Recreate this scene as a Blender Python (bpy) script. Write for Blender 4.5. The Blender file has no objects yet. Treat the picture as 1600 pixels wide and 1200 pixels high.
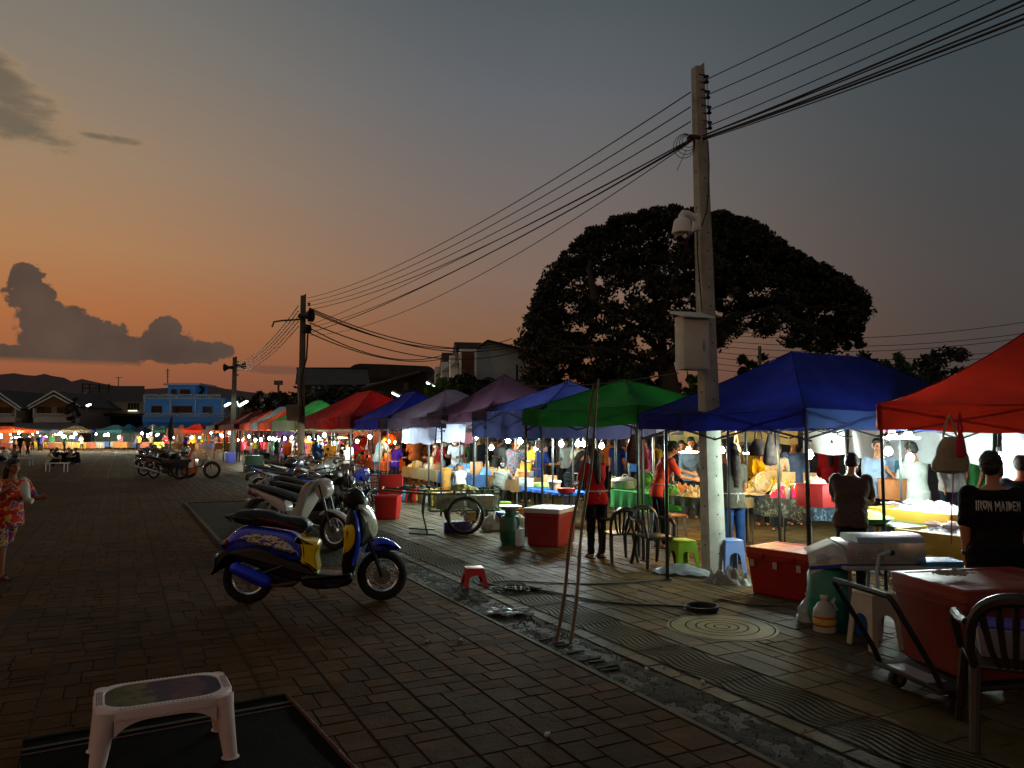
import bpy, bmesh, math, random
from mathutils import Vector, Matrix, noise as mnoise
R = math.radians
sc = bpy.context.scene
col = sc.collection
rnd = random.Random(7)
# camera and photo geometry
F = 1202.0; H = 1.8; PITCH = math.atan(76 / F)
US, UC = 0.452, 0.892          # the stall row runs along U = (-US, UC); V = (UC, US) points into the stalls
def ray(px, py):
 x = (px - 800) / F; y = (600 - py) / F
 return Vector((x, math.cos(PITCH) - y * math.sin(PITCH), math.sin(PITCH) + y * math.cos(PITCH)))
def G(px, py, z=0.0):          # point at height z seen at (px, py)
 r = ray(px, py); t = (z - H) / r.z
 return Vector((r.x * t, r.y * t, z))
def D(px, py, Y):              # point at depth Y seen at (px, py)
 r = ray(px, py); t = Y / r.y
 return Vector((r.x * t, Y, H + r.z * t))
def UV(u, v, z=0.0): return Vector((-US * u + UC * v, UC * u + US * v, z))
def RV(px, v, z=0.0):          # point of the line v = const seen at column px
 t = (px - 800) / F / math.cos(PITCH)
 u = (UC * v - t * US * v) / (US + t * UC)
 return UV(u, v, z)
ROW = math.atan2(UC, -US)      # heading of U
cam_d = bpy.data.cameras.new('camera'); cam = bpy.data.objects.new('camera', cam_d); col.objects.link(cam)
cam.location = (0, 0, H); cam.rotation_euler = (R(90) + PITCH, 0, 0)
cam_d.sensor_width = 36; cam_d.lens = 36 * F / 1600; cam_d.clip_end = 20000; cam_d.clip_start = 0.05
sc.camera = cam
sc.view_settings.view_transform = 'Standard'; sc.view_settings.look = 'None'; sc.view_settings.exposure = 0
sc.render.engine = 'CYCLES'
cy = sc.cycles
cy.use_denoising = True; cy.max_bounces = 6; cy.diffuse_bounces = 3; cy.glossy_bounces = 3; cy.transmission_bounces = 4
cy.transparent_max_bounces = 8; cy.sample_clamp_indirect = 2.5; cy.sample_clamp_direct = 0; cy.use_light_tree = True
cy.caustics_reflective = False; cy.caustics_refractive = False
# materials
_M = {}
def srgb(c):
 if isinstance(c, str):
  c = [int(c[i:i + 2], 16) / 255 for i in (0, 2, 4)]
  return tuple(x / 12.92 if x <= 0.04045 else ((x + 0.055) / 1.055) ** 2.4 for x in c)
 return tuple(c)
class NT:
 def __init__(s, nt): s.t = nt; nt.nodes.clear()
 def n(s, typ, **kw):
  o = s.t.nodes.new(typ)
  for k, v in kw.items():
   if k.startswith('_'): setattr(o, k[1:], v)
  return o
 def l(s, a, b): s.t.links.new(a, b)
 def math(s, op, a, b=None, c=None, clamp=False):
  o = s.t.nodes.new('ShaderNodeMath'); o.operation = op; o.use_clamp = clamp
  for i, x in enumerate((a, b, c)):
   if x is None: continue
   if hasattr(x, 'links'): s.l(x, o.inputs[i])
   else: o.inputs[i].default_value = x
  return o.outputs[0]
 def mix(s, f, a, b, blend='MIX'):
  o = s.t.nodes.new('ShaderNodeMix'); o.data_type = 'RGBA'; o.blend_type = blend
  for i, x in ((0, f), (6, a), (7, b)):
   if hasattr(x, 'links'): s.l(x, o.inputs[i])
   elif i == 0: o.inputs[0].default_value = x
   else: o.inputs[i].default_value = (*x[:3], 1)
  return o.outputs[2]
 def noise(s, vec, scale, detail=3, rough=0.5, out=0):
  o = s.t.nodes.new('ShaderNodeTexNoise'); o.inputs['Scale'].default_value = scale
  o.inputs['Detail'].default_value = detail; o.inputs['Roughness'].default_value = rough
  if vec is not None: s.l(vec, o.inputs['Vector'])
  return o.outputs[out]
 def ramp(s, f, stops, interp='LINEAR'):
  o = s.t.nodes.new('ShaderNodeValToRGB'); o.color_ramp.interpolation = interp
  e = o.color_ramp.elements
  while len(e) < len(stops): e.new(0.5)
  for i, (p, c) in enumerate(stops):
   e[i].position = p; e[i].color = (*srgb(c), 1) if not isinstance(c, (int, float)) else (c, c, c, 1)
  s.l(f, o.inputs[0]); return o.outputs[0]
 def mapr(s, x, a, b, c=0.0, d=1.0, smooth=False):
  o = s.t.nodes.new('ShaderNodeMapRange'); o.clamp = True
  if smooth: o.interpolation_type = 'SMOOTHSTEP'
  s.l(x, o.inputs[0])
  for i, v in enumerate((a, b, c, d)): o.inputs[i + 1].default_value = v
  return o.outputs[0]
def mat(color, rough=0.6, metal=0.0, var=0.25, scale=6.0, bump=0.15, bscale=40.0, emit=None, trans=0.0, alpha=1.0, dirt=0.0, spec=0.5, name=None, transl=0.0, dirtcol=(0.03, 0.025, 0.018), rand=0.0, coat=0.0):
 c = srgb(color)
 key = ('m', c, rough, metal, var, scale, bump, bscale, emit, trans, alpha, dirt, spec, transl, dirtcol, rand, coat)
 if key in _M: return _M[key]
 m = bpy.data.materials.new(name or 'surface'); m.use_nodes = True
 t = NT(m.node_tree)
 out = t.n('ShaderNodeOutputMaterial'); p = t.n('ShaderNodeBsdfPrincipled'); t.l(p.outputs[0], out.inputs[0])
 tc = t.n('ShaderNodeTexCoord'); vec = tc.outputs['Object']
 base = c
 if var > 0:
  nz = t.noise(vec, scale, 5, 0.6)
  f = t.mapr(nz, 0.3, 0.7)
  base = t.mix(f, tuple(x * (1 - var) for x in c), tuple(min(1, x * (1 + var)) for x in c))
 if dirt > 0:
  nd = t.noise(vec, scale * 0.6, 6, 0.7)
  f = t.mapr(nd, 0.45, 0.75, 0, dirt)
  base = t.mix(f, base, dirtcol)
 if rand > 0:
  oi = t.n('ShaderNodeObjectInfo')
  f = t.mapr(oi.outputs['Random'], 0, 1, 1 - rand, 1 + rand)
  hs = t.n('ShaderNodeHueSaturation'); t.l(f, hs.inputs['Value'])
  if hasattr(base, 'links'): t.l(base, hs.inputs['Color'])
  else: hs.inputs['Color'].default_value = (*base, 1)
  base = hs.outputs[0]
 if hasattr(base, 'links'): t.l(base, p.inputs['Base Color'])
 else: p.inputs['Base Color'].default_value = (*base, 1)
 p.inputs['Metallic'].default_value = metal
 p.inputs['Specular IOR Level'].default_value = spec
 if rough < 0.95 and var > 0:
  nr = t.noise(vec, scale * 2.3, 4, 0.6)
  t.l(t.mapr(nr, 0.25, 0.75, max(0.02, rough * 0.75), min(1, rough * 1.3)), p.inputs['Roughness'])
 else: p.inputs['Roughness'].default_value = rough
 if bump > 0:
  nb = t.noise(vec, bscale, 4, 0.6)
  b = t.n('ShaderNodeBump'); b.inputs['Strength'].default_value = bump; b.inputs['Distance'].default_value = 0.01
  t.l(nb, b.inputs['Height']); t.l(b.outputs[0], p.inputs['Normal'])
 if emit:
  p.inputs['Emission Color'].default_value = (*srgb(emit[0]), 1); p.inputs['Emission Strength'].default_value = emit[1]
 if trans > 0:
  p.inputs['Transmission Weight'].default_value = trans; p.inputs['IOR'].default_value = 1.3
 if coat > 0: p.inputs['Coat Weight'].default_value = coat; p.inputs['Coat Roughness'].default_value = 0.08
 if alpha < 1: p.inputs['Alpha'].default_value = alpha
 if transl > 0:
  tr = t.n('ShaderNodeBsdfTranslucent')
  if hasattr(base, 'links'): t.l(base, tr.inputs[0])
  else: tr.inputs[0].default_value = (*base, 1)
  mx = t.n('ShaderNodeMixShader'); mx.inputs[0].default_value = transl
  t.l(p.outputs[0], mx.inputs[1]); t.l(tr.outputs[0], mx.inputs[2]); t.l(mx.outputs[0], out.inputs[0])
 _M[key] = m; return m
def glow(color, strength, name='lamp_glow'):
 key = ('g', color, strength)
 if key in _M: return _M[key]
 m = bpy.data.materials.new(name); m.use_nodes = True
 t = NT(m.node_tree); out = t.n('ShaderNodeOutputMaterial'); e = t.n('ShaderNodeEmission')
 e.inputs[0].default_value = (*srgb(color), 1); e.inputs[1].default_value = strength
 t.l(e.outputs[0], out.inputs[0]); _M[key] = m; return m
# mesh builder
class MB:
 def __init__(s): s.bm = bmesh.new(); s.mi = 0
 def _faces(s, vs, fs, M=None):
  if M is not None: vs = [M @ Vector(v) for v in vs]
  bv = [s.bm.verts.new(v) for v in vs]
  out = []
  for f in fs:
   try:
    q = s.bm.faces.new([bv[i] for i in f]); q.material_index = s.mi; out.append(q)
   except ValueError: pass
  return bv, out
 def box(s, c, d, rz=0, M=None, bev=0.0, taper=1.0):
  x, y, z = d[0] / 2, d[1] / 2, d[2] / 2; t = taper
  vs = [(-x, -y, -z), (x, -y, -z), (x, y, -z), (-x, y, -z), (-x * t, -y * t, z), (x * t, -y * t, z), (x * t, y * t, z), (-x * t, y * t, z)]
  fs = [(3, 2, 1, 0), (4, 5, 6, 7), (0, 1, 5, 4), (1, 2, 6, 5), (2, 3, 7, 6), (3, 0, 4, 7)]
  Mx = Matrix.Translation(Vector(c)) @ Matrix.Rotation(rz, 4, 'Z')
  if M is not None: Mx = M @ Mx
  bv, ff = s._faces(vs, fs, Mx)
  if bev > 0:
   es = list({e for f in ff for e in f.edges})
   bmesh.ops.bevel(s.bm, geom=es, offset=bev, segments=2, profile=0.5, affect='EDGES', clamp_overlap=True)
  return s
 def ring(s, c, ax, r, n, ry=None, up=None, ph=0):
  ax = Vector(ax).normalized()
  if up is None: up = Vector((0, 0, 1)) if abs(ax.z) < 0.9 else Vector((0, 1, 0))
  a = up.cross(ax).normalized(); b = ax.cross(a).normalized()
  ry = r if ry is None else ry
  return [Vector(c) + a * (r * math.cos(2 * math.pi * i / n + ph)) + b * (ry * math.sin(2 * math.pi * i / n + ph)) for i in range(n)]
 def rings(s, rs, cap=True, closed=False):
  n = len(rs[0]); vs = [v for r in rs for v in r]; fs = []
  m = len(rs)
  for k in range(m if closed else m - 1):
   a = k * n; b = ((k + 1) % m) * n
   for i in range(n): fs.append((a + i, a + (i + 1) % n, b + (i + 1) % n, b + i))
  if cap and not closed:
   fs.append(tuple(reversed(range(n)))); fs.append(tuple(range((m - 1) * n, m * n)))
  s._faces(vs, fs); return s
 def cyl(s, p0, p1, r0, r1=None, n=12):
  p0, p1 = Vector(p0), Vector(p1); r1 = r0 if r1 is None else r1
  ax = p1 - p0
  if ax.length < 1e-6: return s
  return s.rings([s.ring(p0, ax, r0, n), s.ring(p1, ax, r1, n)])
 def cap(s, p0, p1, r0, r1, n=10, k=3):        # tapered capsule
  p0, p1 = Vector(p0), Vector(p1); ax = (p1 - p0)
  a = ax.normalized() if ax.length > 1e-6 else Vector((0, 0, 1)); up = Vector((0, 0, 1)) if abs(a.z) < 0.9 else Vector((0, 1, 0))
  rs = []
  for i in range(k): t = (i + 0.3) / k * math.pi / 2; rs.append(s.ring(p0 - a * r0 * math.cos(t), a, r0 * math.sin(t), n, up=up))
  rs.append(s.ring(p0, a, r0, n, up=up)); rs.append(s.ring(p1, a, r1, n, up=up))
  for i in reversed(range(k)): t = (i + 0.3) / k * math.pi / 2; rs.append(s.ring(p1 + a * r1 * math.cos(t), a, r1 * math.sin(t), n, up=up))
  return s.rings(rs)
 def tube(s, pts, r, n=8, closed=False, radii=None):
  pts = [Vector(p) for p in pts]; rs = []; m = len(pts); prev = None
  for i, p in enumerate(pts):
   if closed: d = pts[(i + 1) % m] - pts[i - 1]
   else: d = pts[min(i + 1, m - 1)] - pts[max(i - 1, 0)]
   d.normalize()
   if prev is None: up = Vector((0, 0, 1)) if abs(d.z) < 0.9 else Vector((0, 1, 0))
   else: up = prev
   a = up.cross(d)
   if a.length < 1e-4: a = Vector((1, 0, 0)).cross(d)
   a.normalize(); b = d.cross(a).normalized(); prev = b
   rr = radii[i] if radii else r
   rs.append([p + a * (rr * math.cos(2 * math.pi * k / n)) + b * (rr * math.sin(2 * math.pi * k / n)) for k in range(n)])
  return s.rings(rs, closed=closed)
 def sph(s, c, r, n=16, m=10, M=None):
  if isinstance(r, (int, float)): r = (r, r, r)
  rs = []
  for j in range(m + 1):
   t = math.pi * (j / m) * 0.998 + 0.003
   rs.append([Vector((r[0] * math.sin(t) * math.cos(2 * math.pi * i / n), r[1] * math.sin(t) * math.sin(2 * math.pi * i / n), -r[2] * math.cos(t))) for i in range(n)])
  Mx = Matrix.Translation(Vector(c)) @ (M if M is not None else Matrix.Identity(4))
  rs = [[Mx @ v for v in q] for q in rs]
  return s.rings(rs)
 def lathe(s, prof, c=(0, 0, 0), n=24, axis='Z', cap=True):
  rs = []
  for r, z in prof:
   q = []
   for i in range(n):
    a = 2 * math.pi * i / n
    if axis == 'Z': v = Vector((r * math.cos(a), r * math.sin(a), z))
    elif axis == 'Y': v = Vector((r * math.cos(a), z, -r * math.sin(a)))
    else: v = Vector((z, r * math.cos(a), r * math.sin(a)))
    q.append(v + Vector(c))
   rs.append(q)
  return s.rings(rs, cap=cap)
 def loft(s, secs, n=18, pw=2.0):              # secs: (centre, rx, ry, dir, up)
  rs = []
  for c, rx, ry, ax in secs:
   ax = Vector(ax).normalized(); a = Vector((1, 0, 0)); b = ax.cross(a).normalized()
   q = []
   for i in range(n):
    t = 2 * math.pi * i / n; ct, st = math.cos(t), math.sin(t)
    if pw != 2.0: ct = math.copysign(abs(ct) ** (2 / pw), ct); st = math.copysign(abs(st) ** (2 / pw), st)
    q.append(Vector(c) + a * rx * ct + b * ry * st)
   rs.append(q)
  return s.rings(rs)
 def prism(s, pts, y0, y1, axis='Y', M=None):
  n = len(pts)
  if axis == 'Y': A = [Vector((p[0], y0, p[1])) for p in pts]; B = [Vector((p[0], y1, p[1])) for p in pts]
  elif axis == 'X': A = [Vector((y0, p[0], p[1])) for p in pts]; B = [Vector((y1, p[0], p[1])) for p in pts]
  else: A = [Vector((p[0], p[1], y0)) for p in pts]; B = [Vector((p[0], p[1], y1)) for p in pts]
  fs = [(i, (i + 1) % n, n + (i + 1) % n, n + i) for i in range(n)] + [tuple(reversed(range(n))), tuple(range(n, 2 * n))]
  s._faces(A + B, fs, M); return s
 def slab(s, pts, hw, rnd_=0.02, yc=0, k=4, bulge=0):   # side profile (x,z) with rounded flanks, half width hw (number or function of x)
  pts = smooth_poly(pts, 2); n = len(pts)
  cx = sum(p[0] for p in pts) / n; cz = sum(p[1] for p in pts) / n
  area = sum(pts[i][0] * pts[(i + 1) % n][1] - pts[(i + 1) % n][0] * pts[i][1] for i in range(n))
  sg = 1 if area > 0 else -1
  nor = []
  for i in range(n):
   dx = pts[(i + 1) % n][0] - pts[i - 1][0]; dz = pts[(i + 1) % n][1] - pts[i - 1][1]; L = math.hypot(dx, dz) or 1
   nor.append((sg * dz / L, -sg * dx / L))
  rs = []
  seq = [(-1, i / k) for i in range(k + 1)] + [(1, 1 - i / k) for i in range(k + 1)]
  for side, q in seq:
   ang = q * math.pi / 2; ins = rnd_ * (1 - math.sin(ang)); off = rnd_ * math.cos(ang)
   ring = []
   for i in range(n):
    x, z = pts[i][0] - nor[i][0] * ins, pts[i][1] - nor[i][1] * ins
    w = hw(x, z) if callable(hw) else hw
    ring.append(Vector((x, yc + side * (w - rnd_ + off), z)))
   rs.append(ring)
  return s.rings(rs)
 def grid(s, fn, nu, nv):
  vs = [fn(i / nu, j / nv) for j in range(nv + 1) for i in range(nu + 1)]
  fs = [(j * (nu + 1) + i, j * (nu + 1) + i + 1, (j + 1) * (nu + 1) + i + 1, (j + 1) * (nu + 1) + i) for j in range(nv) for i in range(nu)]
  s._faces(vs, fs); return s
 def quads(s, vs, fs): s._faces(vs, fs); return s
def smooth_poly(pts, it=1):
 for _ in range(it):
  q = []
  for i in range(len(pts)):
   a, b = pts[i], pts[(i + 1) % len(pts)]
   q.append((a[0] * .78 + b[0] * .22, a[1] * .78 + b[1] * .22)); q.append((a[0] * .22 + b[0] * .78, a[1] * .22 + b[1] * .78))
  pts = q
 return pts
def mesh_obj(name, me, parent=None, mats=None, loc=None):
 o = bpy.data.objects.new(name, me); col.objects.link(o)
 if parent is not None: o.parent = parent
 if loc is not None: o.location = loc
 if mats is not None:
  mats = mats if isinstance(mats, (list, tuple)) else [mats]
  if len(me.materials) == 0:
   for m in mats: me.materials.append(m)
  else:
   for i, m in enumerate(mats):
    o.material_slots[i].link = 'OBJECT'; o.material_slots[i].material = m
 return o
def build(mb, smooth=True, ang=35):
 me = bpy.data.meshes.new('mesh')
 bmesh.ops.recalc_face_normals(mb.bm, faces=mb.bm.faces)
 mb.bm.to_mesh(me); mb.bm.free()
 if smooth and len(me.polygons):
  me.polygons.foreach_set('use_smooth', [True] * len(me.polygons))
  try: me.set_sharp_from_angle(angle=R(ang))
  except Exception: pass
 return me
def part(name, mb, m, parent=None, label=None, smooth=True, ang=35):
 o = mesh_obj(name, build(mb, smooth, ang), parent, m)
 if label: o['label'] = label
 return o
_labels = {}
def tag(o, label, cat, group=None, kind=None):
 o['label'] = label; o['category'] = cat
 if group: o['group'] = group
 if kind: o['kind'] = kind
 if label in _labels and not group: print('DUP LABEL', label)
 _labels[label] = 1
 return o
def thing(name, loc, rz, label, cat, group=None):
 o = bpy.data.objects.new(name, None); col.objects.link(o)
 o.location = loc; o.rotation_euler = (0, 0, rz); o.empty_display_size = 0.1
 return tag(o, label, cat, group)
def struct(name, mb, m, smooth=False):
 o = part(name, mb, m, smooth=smooth); o['kind'] = 'structure'; return o
def one(name, mb, m, label, cat, group=None, loc=None, rz=0, smooth=True):
 o = part(name, mb, m, smooth=smooth)
 if loc is not None: o.location = loc
 o.rotation_euler = (0, 0, rz)
 return tag(o, label, cat, group)
def dup(root, loc, rz, label, group=None, scale=None, swap=None):
 r = root.copy(); col.objects.link(r); r.location = loc; r.rotation_euler = (0, 0, rz); r['label'] = label
 if group: r['group'] = group
 if scale: r.scale = (scale,) * 3
 def rec(a, b):
  for ch in [c for c in a.children]:
   c = ch.copy(); col.objects.link(c); c.parent = b
   if swap and c.type == 'MESH':
    for i, s_ in enumerate(c.material_slots):
     if s_.material in swap:
      m = swap[s_.material]; s_.link = 'OBJECT'; s_.material = m
   rec(ch, c)
 rec(root, r)
 _labels[label] = 1
 return r
# sky: dusk gradient, orange in the west (left), slate to the right
w = bpy.data.worlds.new('World'); sc.world = w; w.use_nodes = True
t = NT(w.node_tree)
out = t.n('ShaderNodeOutputWorld'); bg = t.n('ShaderNodeBackground'); t.l(bg.outputs[0], out.inputs[0])
tc = t.n('ShaderNodeTexCoord'); sp = t.n('ShaderNodeSeparateXYZ'); t.l(tc.outputs['Generated'], sp.inputs[0])
az = t.math('ARCTAN2', sp.outputs[0], sp.outputs[1]); el = t.math('ARCSINE', sp.outputs[2])
e = t.mapr(el, 0, 0.6)
Lr = t.ramp(e, [(0.0, '70443a'), (0.06, '844f3c'), (0.15, 'a0603e'), (0.24, 'ae6e42'), (0.35, 'ae7f56'), (0.52, '9c8268'), (0.70, '857b6e'), (0.90, '6d6e6d')])
Mr = t.ramp(e, [(0.0, '644036'), (0.10, '7b4e3c'), (0.20, '845f47'), (0.33, '80695c'), (0.50, '736a66'), (0.70, '62656a'), (0.90, '50585d')])
Rr = t.ramp(e, [(0.0, '423735'), (0.12, '473f3c'), (0.3, '4a4645'), (0.55, '434749'), (0.75, '3a4448'), (0.95, '323d42')])
fL = t.mapr(az, -0.62, 0.05, 0, 1, True); fR = t.mapr(az, 0.0, 0.62, 0, 1, True)
c1 = t.mix(fL, Lr, Mr); c2 = t.mix(fR, c1, Rr)
cv = t.n('ShaderNodeCombineXYZ'); t.l(az, cv.inputs[0]); t.l(el, cv.inputs[1])
nzv = t.n('ShaderNodeTexNoise'); nzv.inputs['Scale'].default_value = 46; nzv.inputs['Detail'].default_value = 7; nzv.inputs['Roughness'].default_value = 0.6
t.l(cv.outputs[0], nzv.inputs['Vector'])
nzb = t.noise(cv.outputs[0], 13, 4, 0.5)
def azel(px, py):
 r = ray(px, py).normalized(); return math.atan2(r.x, r.y), math.asin(r.z)
def blobs(lst):
 cur = None
 for (px, py, rx, ry) in lst:
  a, b = azel(px, py)
  s1 = t.n('ShaderNodeVectorMath', _operation='SUBTRACT'); t.l(cv.outputs[0], s1.inputs[0]); s1.inputs[1].default_value = (a, b, 0)
  s2 = t.n('ShaderNodeVectorMath', _operation='MULTIPLY'); t.l(s1.outputs[0], s2.inputs[0]); s2.inputs[1].default_value = (F / rx * 1.12, F / ry * 1.15, 0)
  s3 = t.n('ShaderNodeVectorMath', _operation='LENGTH'); t.l(s2.outputs[0], s3.inputs[0])
  v = t.math('SUBTRACT', 1.0, s3.outputs['Value'])
  cur = v if cur is None else t.math('MAXIMUM', cur, v)
 return cur
cum = blobs([(43, 432, 25, 20), (50, 462, 38, 30), (68, 500, 40, 42), (92, 520, 62, 46), (135, 528, 56, 40), (172, 543, 58, 36), (60, 556, 140, 17), (165, 557, 50, 15),
             (262, 516, 26, 28), (262, 540, 48, 34), (318, 549, 46, 20), (285, 558, 66, 13), (0, 552, 60, 13)])
cum = t.math('ADD', cum, t.math('MULTIPLY', t.math('SUBTRACT', nzv.outputs[0], 0.5), 1.5))
flat = t.mapr(el, azel(150, 572)[1], azel(150, 562)[1], 0, 1)
fcum = t.math('MULTIPLY', t.mapr(cum, 0.02, 0.17, 0, 0.96, True), flat)
ccol = t.mix(t.mapr(nzb, 0.3, 0.7), srgb('463b35'), srgb('5a4b42'))
c3 = t.mix(fcum, c2, ccol)
hi = blobs([(8, 170, 90, 55), (60, 200, 120, 30), (-20, 120, 60, 60), (150, 213, 70, 11)])
mp = t.n('ShaderNodeMapping'); mp.inputs['Scale'].default_value = (9, 26, 1); mp.inputs['Rotation'].default_value = (0, 0, 0.42); t.l(cv.outputs[0], mp.inputs[0])
stn = t.noise(mp.outputs[0], 1.6, 6, 0.55)
hi = t.math('ADD', hi, t.math('MULTIPLY', t.math('SUBTRACT', stn, 0.56), 2.6))
fhi = t.mapr(hi, 0.0, 0.7, 0, 0.8, True); edge = t.mapr(hi, -0.25, 0.1, 0, 0.5, True)
c4 = t.mix(edge, c3, srgb('9a8060'))
c4 = t.mix(t.math('MULTIPLY', fhi, edge), c4, srgb('64594b'))
c4 = t.mix(fhi, c4, srgb('6a6052'))
hz = blobs([(430, 578, 60, 10), (560, 590, 60, 6)])
hz = t.math('ADD', hz, t.math('MULTIPLY', t.math('SUBTRACT', nzv.outputs[0], 0.5), 0.6))
c5 = t.mix(t.mapr(hz, 0, 0.5, 0, 0.55, True), c4, srgb('5e443e'))
sky = t.n('ShaderNodeTexSky'); sky.sky_type = 'NISHITA'; sky.sun_disc = False; sky.sun_elevation = R(0.5); sky.sun_rotation = R(-42)
c6 = t.mix(0.0008, c5, sky.outputs[0], 'ADD')
t.l(c6, bg.inputs[0]); bg.inputs[1].default_value = 1.0
sd = bpy.data.lights.new('sun', 'SUN'); sd.energy = 0.06; sd.angle = R(12); sd.color = (1, 0.5, 0.28)
sun = bpy.data.objects.new('sun', sd); col.objects.link(sun); sun.rotation_euler = (R(80), 0, R(42))
# ground
def ground_mat(name, c1, c2, joint=False, bump=0.5, rough=0.75, wet=0.0, att=True, spec=.35):
 m = bpy.data.materials.new(name); m.use_nodes = True; t = NT(m.node_tree)
 out = t.n('ShaderNodeOutputMaterial'); p = t.n('ShaderNodeBsdfPrincipled'); t.l(p.outputs[0], out.inputs[0])
 p.inputs['Specular IOR Level'].default_value = spec; tc = t.n('ShaderNodeTexCoord'); v = tc.outputs['Object']
 n1 = t.noise(v, 0.35, 5, 0.6); n2 = t.noise(v, 5, 6, 0.7); n3 = t.noise(v, 45, 4, 0.7)
 a = t.mix(t.mapr(n2, 0.3, 0.7), c1, c2)
 n4 = t.noise(v, 1.6, 7, 0.75); a = t.mix(t.mapr(n4, 0.52, 0.66, 0, 0.55), a, tuple(x * 0.4 for x in c1))
 a = t.mix(t.mapr(n1, 0.42, 0.6, 0, 0.6), a, tuple(x * 0.45 for x in c1))
 a = t.mix(t.mapr(n3, 0.55, 0.8, 0, 0.5), a, tuple(x * 0.5 for x in c1))
 if att:
  at = t.n('ShaderNodeAttribute'); at.attribute_name = 'tone'
  hs = t.n('ShaderNodeHueSaturation'); t.l(a, hs.inputs['Color']); t.l(t.mapr(at.outputs['Fac'], 0, 1, 0.74, 1.22), hs.inputs['Value']); a = hs.outputs[0]
 t.l(a, p.inputs['Base Color'])
 rr = t.mapr(t.noise(v, 1.1, 6, 0.7), 0.38, 0.6, rough - wet, rough)
 t.l(rr, p.inputs['Roughness'])
 b = t.n('ShaderNodeBump'); b.inputs['Strength'].default_value = bump; b.inputs['Distance'].default_value = 0.02
 hh = t.math('ADD', t.math('MULTIPLY', n3, 0.35), t.math('MULTIPLY', n2, 1.6)); t.l(hh, b.inputs['Height']); t.l(b.outputs[0], p.inputs['Normal'])
 return m
m_ground = ground_mat('joint_grime', (0.022, 0.014, 0.007), (0.034, 0.023, 0.012), att=False)
mb = MB(); mb.box((0, 900, -0.25), (5000, 5000, 0.48))
struct('ground', mb, m_ground)
def pave(name, m, u0, u1, v0, v1, W, tmpl, P, gap, z, sd, far=None):
 r = random.Random(sd); vs = []; fs = []; tone = []
 nv = int(round((v1 - v0) / W));
 for k in range(nv):
  off = r.random() * P
  n0 = int(u0 / P) - 1; n1 = int(u1 / P) + 1
  for i in range(n0, n1):
   for (a, b, c, d) in tmpl[r.randrange(len(tmpl))]:
    ua, ub = i * P + off + a * P, i * P + off + c * P; va, vb = v0 + k * W + b * W, v0 + k * W + d * W
    if ub < u0 or ua > u1: continue
    g = gap * .32; gb = gap if b == 0 else g; gd = gap if d == 1 else g
    q = []
    j = lambda: r.uniform(-0.004, 0.004)
    for (uu, vv) in ((ua + g, va + gb), (ub - g, va + gb), (ub - g, vb - gd), (ua + g, vb - gd)):
     q.append((uu + j(), vv + j()))
    c0 = len(vs)
    cu, cvv = (ua + ub) / 2, (va + vb) / 2
    for (uu, vv) in q: vs.append(UV(uu, vv, z - 0.006))
    for (uu, vv) in q: vs.append(UV(cu + (uu - cu) * (1 - 0.010 / max(0.05, ub - ua)), cvv + (vv - cvv) * (1 - 0.010 / max(0.05, vb - va)), z + r.uniform(-0.0018, 0.0018)))
    fs.append((c0 + 4, c0 + 5, c0 + 6, c0 + 7)); tn = r.random(); tone.append(tn)
    for s_ in range(4): fs.append((c0 + s_, c0 + (s_ + 1) % 4, c0 + 4 + (s_ + 1) % 4, c0 + 4 + s_)); tone.append(tn * 0.4)
 me = bpy.data.meshes.new(name); me.from_pydata([tuple(v) for v in vs], [], fs)
 at = me.attributes.new('tone', 'FLOAT', 'FACE'); at.data.foreach_set('value', tone)
 me.materials.append(m); me.validate()
 o = bpy.data.objects.new(name, me); col.objects.link(o); o['kind'] = 'structure'; return o
T = [[(0, 0, .42, .55), (.42, 0, .7, .55), (.7, 0, 1, .36), (0, .55, .26, 1), (.26, .55, .7, 1), (.7, .36, 1, 1)],
     [(0, 0, .3, .4), (.3, 0, .72, .4), (.72, 0, 1, .62), (0, .4, .5, 1), (.5, .4, .72, 1), (.72, .62, 1, 1)],
     [(0, 0, .5, .5), (.5, 0, 1, .3), (.5, .3, 1, .65), (0, .5, .22, 1), (.22, .5, .5, 1), (.5, .65, 1, 1)],
     [(0, 0, .25, 1), (.25, 0, .6, .5), (.6, 0, 1, .45), (.25, .5, .48, 1), (.48, .5, .6, 1), (.6, .45, 1, 1)]]
m_pl = ground_mat('stamped_concrete', srgb('42290f'), srgb('553718'), wet=0.06, rough=0.9, spec=.1)
W = 0.455
pave('plaza_paving', m_pl, -4, 34, 3.2 - W * 28, 3.2, W, T, 0.62, 0.008, 0.0, 3)
W2 = 0.91
pave('plaza_paving_far', m_pl, 34, 105, 3.2 - W2 * 80, 3.2 + W2 * 2, W2, [[(0, 0, .5, .5), (.5, 0, 1, .5), (0, .5, .35, 1), (.35, .5, 1, 1)]], 1.9, 0.03, 0.0, 4)
pave('plaza_paving_left', m_pl, 4, 34, 3.2 - W * 28 - W2 * 30, 3.2 - W * 28, W2, [[(0, 0, .5, .5), (.5, 0, 1, .5), (0, .5, .35, 1), (.35, .5, 1, 1)]], 1.9, 0.02, 0.0, 5)
m_kerb = ground_mat('kerb_concrete', (0.05, 0.04, 0.024), (0.075, 0.062, 0.038), att=False, spec=.15)
mb = MB()
for i in range(40):
 a = UV(-4 + i * 1.0, 3.235); mb.box((a.x, a.y, -0.006), (0.985, 0.045, 0.016), rz=ROW, bev=0.003)
for i in range(40):
 a = UV(36 + i * 1.0, 3.235)
 mb.box((a.x, a.y, -0.006), (0.985, 0.045, 0.016), rz=ROW)
struct('kerb_line', mb, m_kerb)
m_dirt = ground_mat('worn_asphalt', (0.012, 0.009, 0.005), (0.026, 0.020, 0.010), att=False, bump=1.0, wet=0.12, rough=0.9, spec=.12)
mb = MB()
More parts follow.
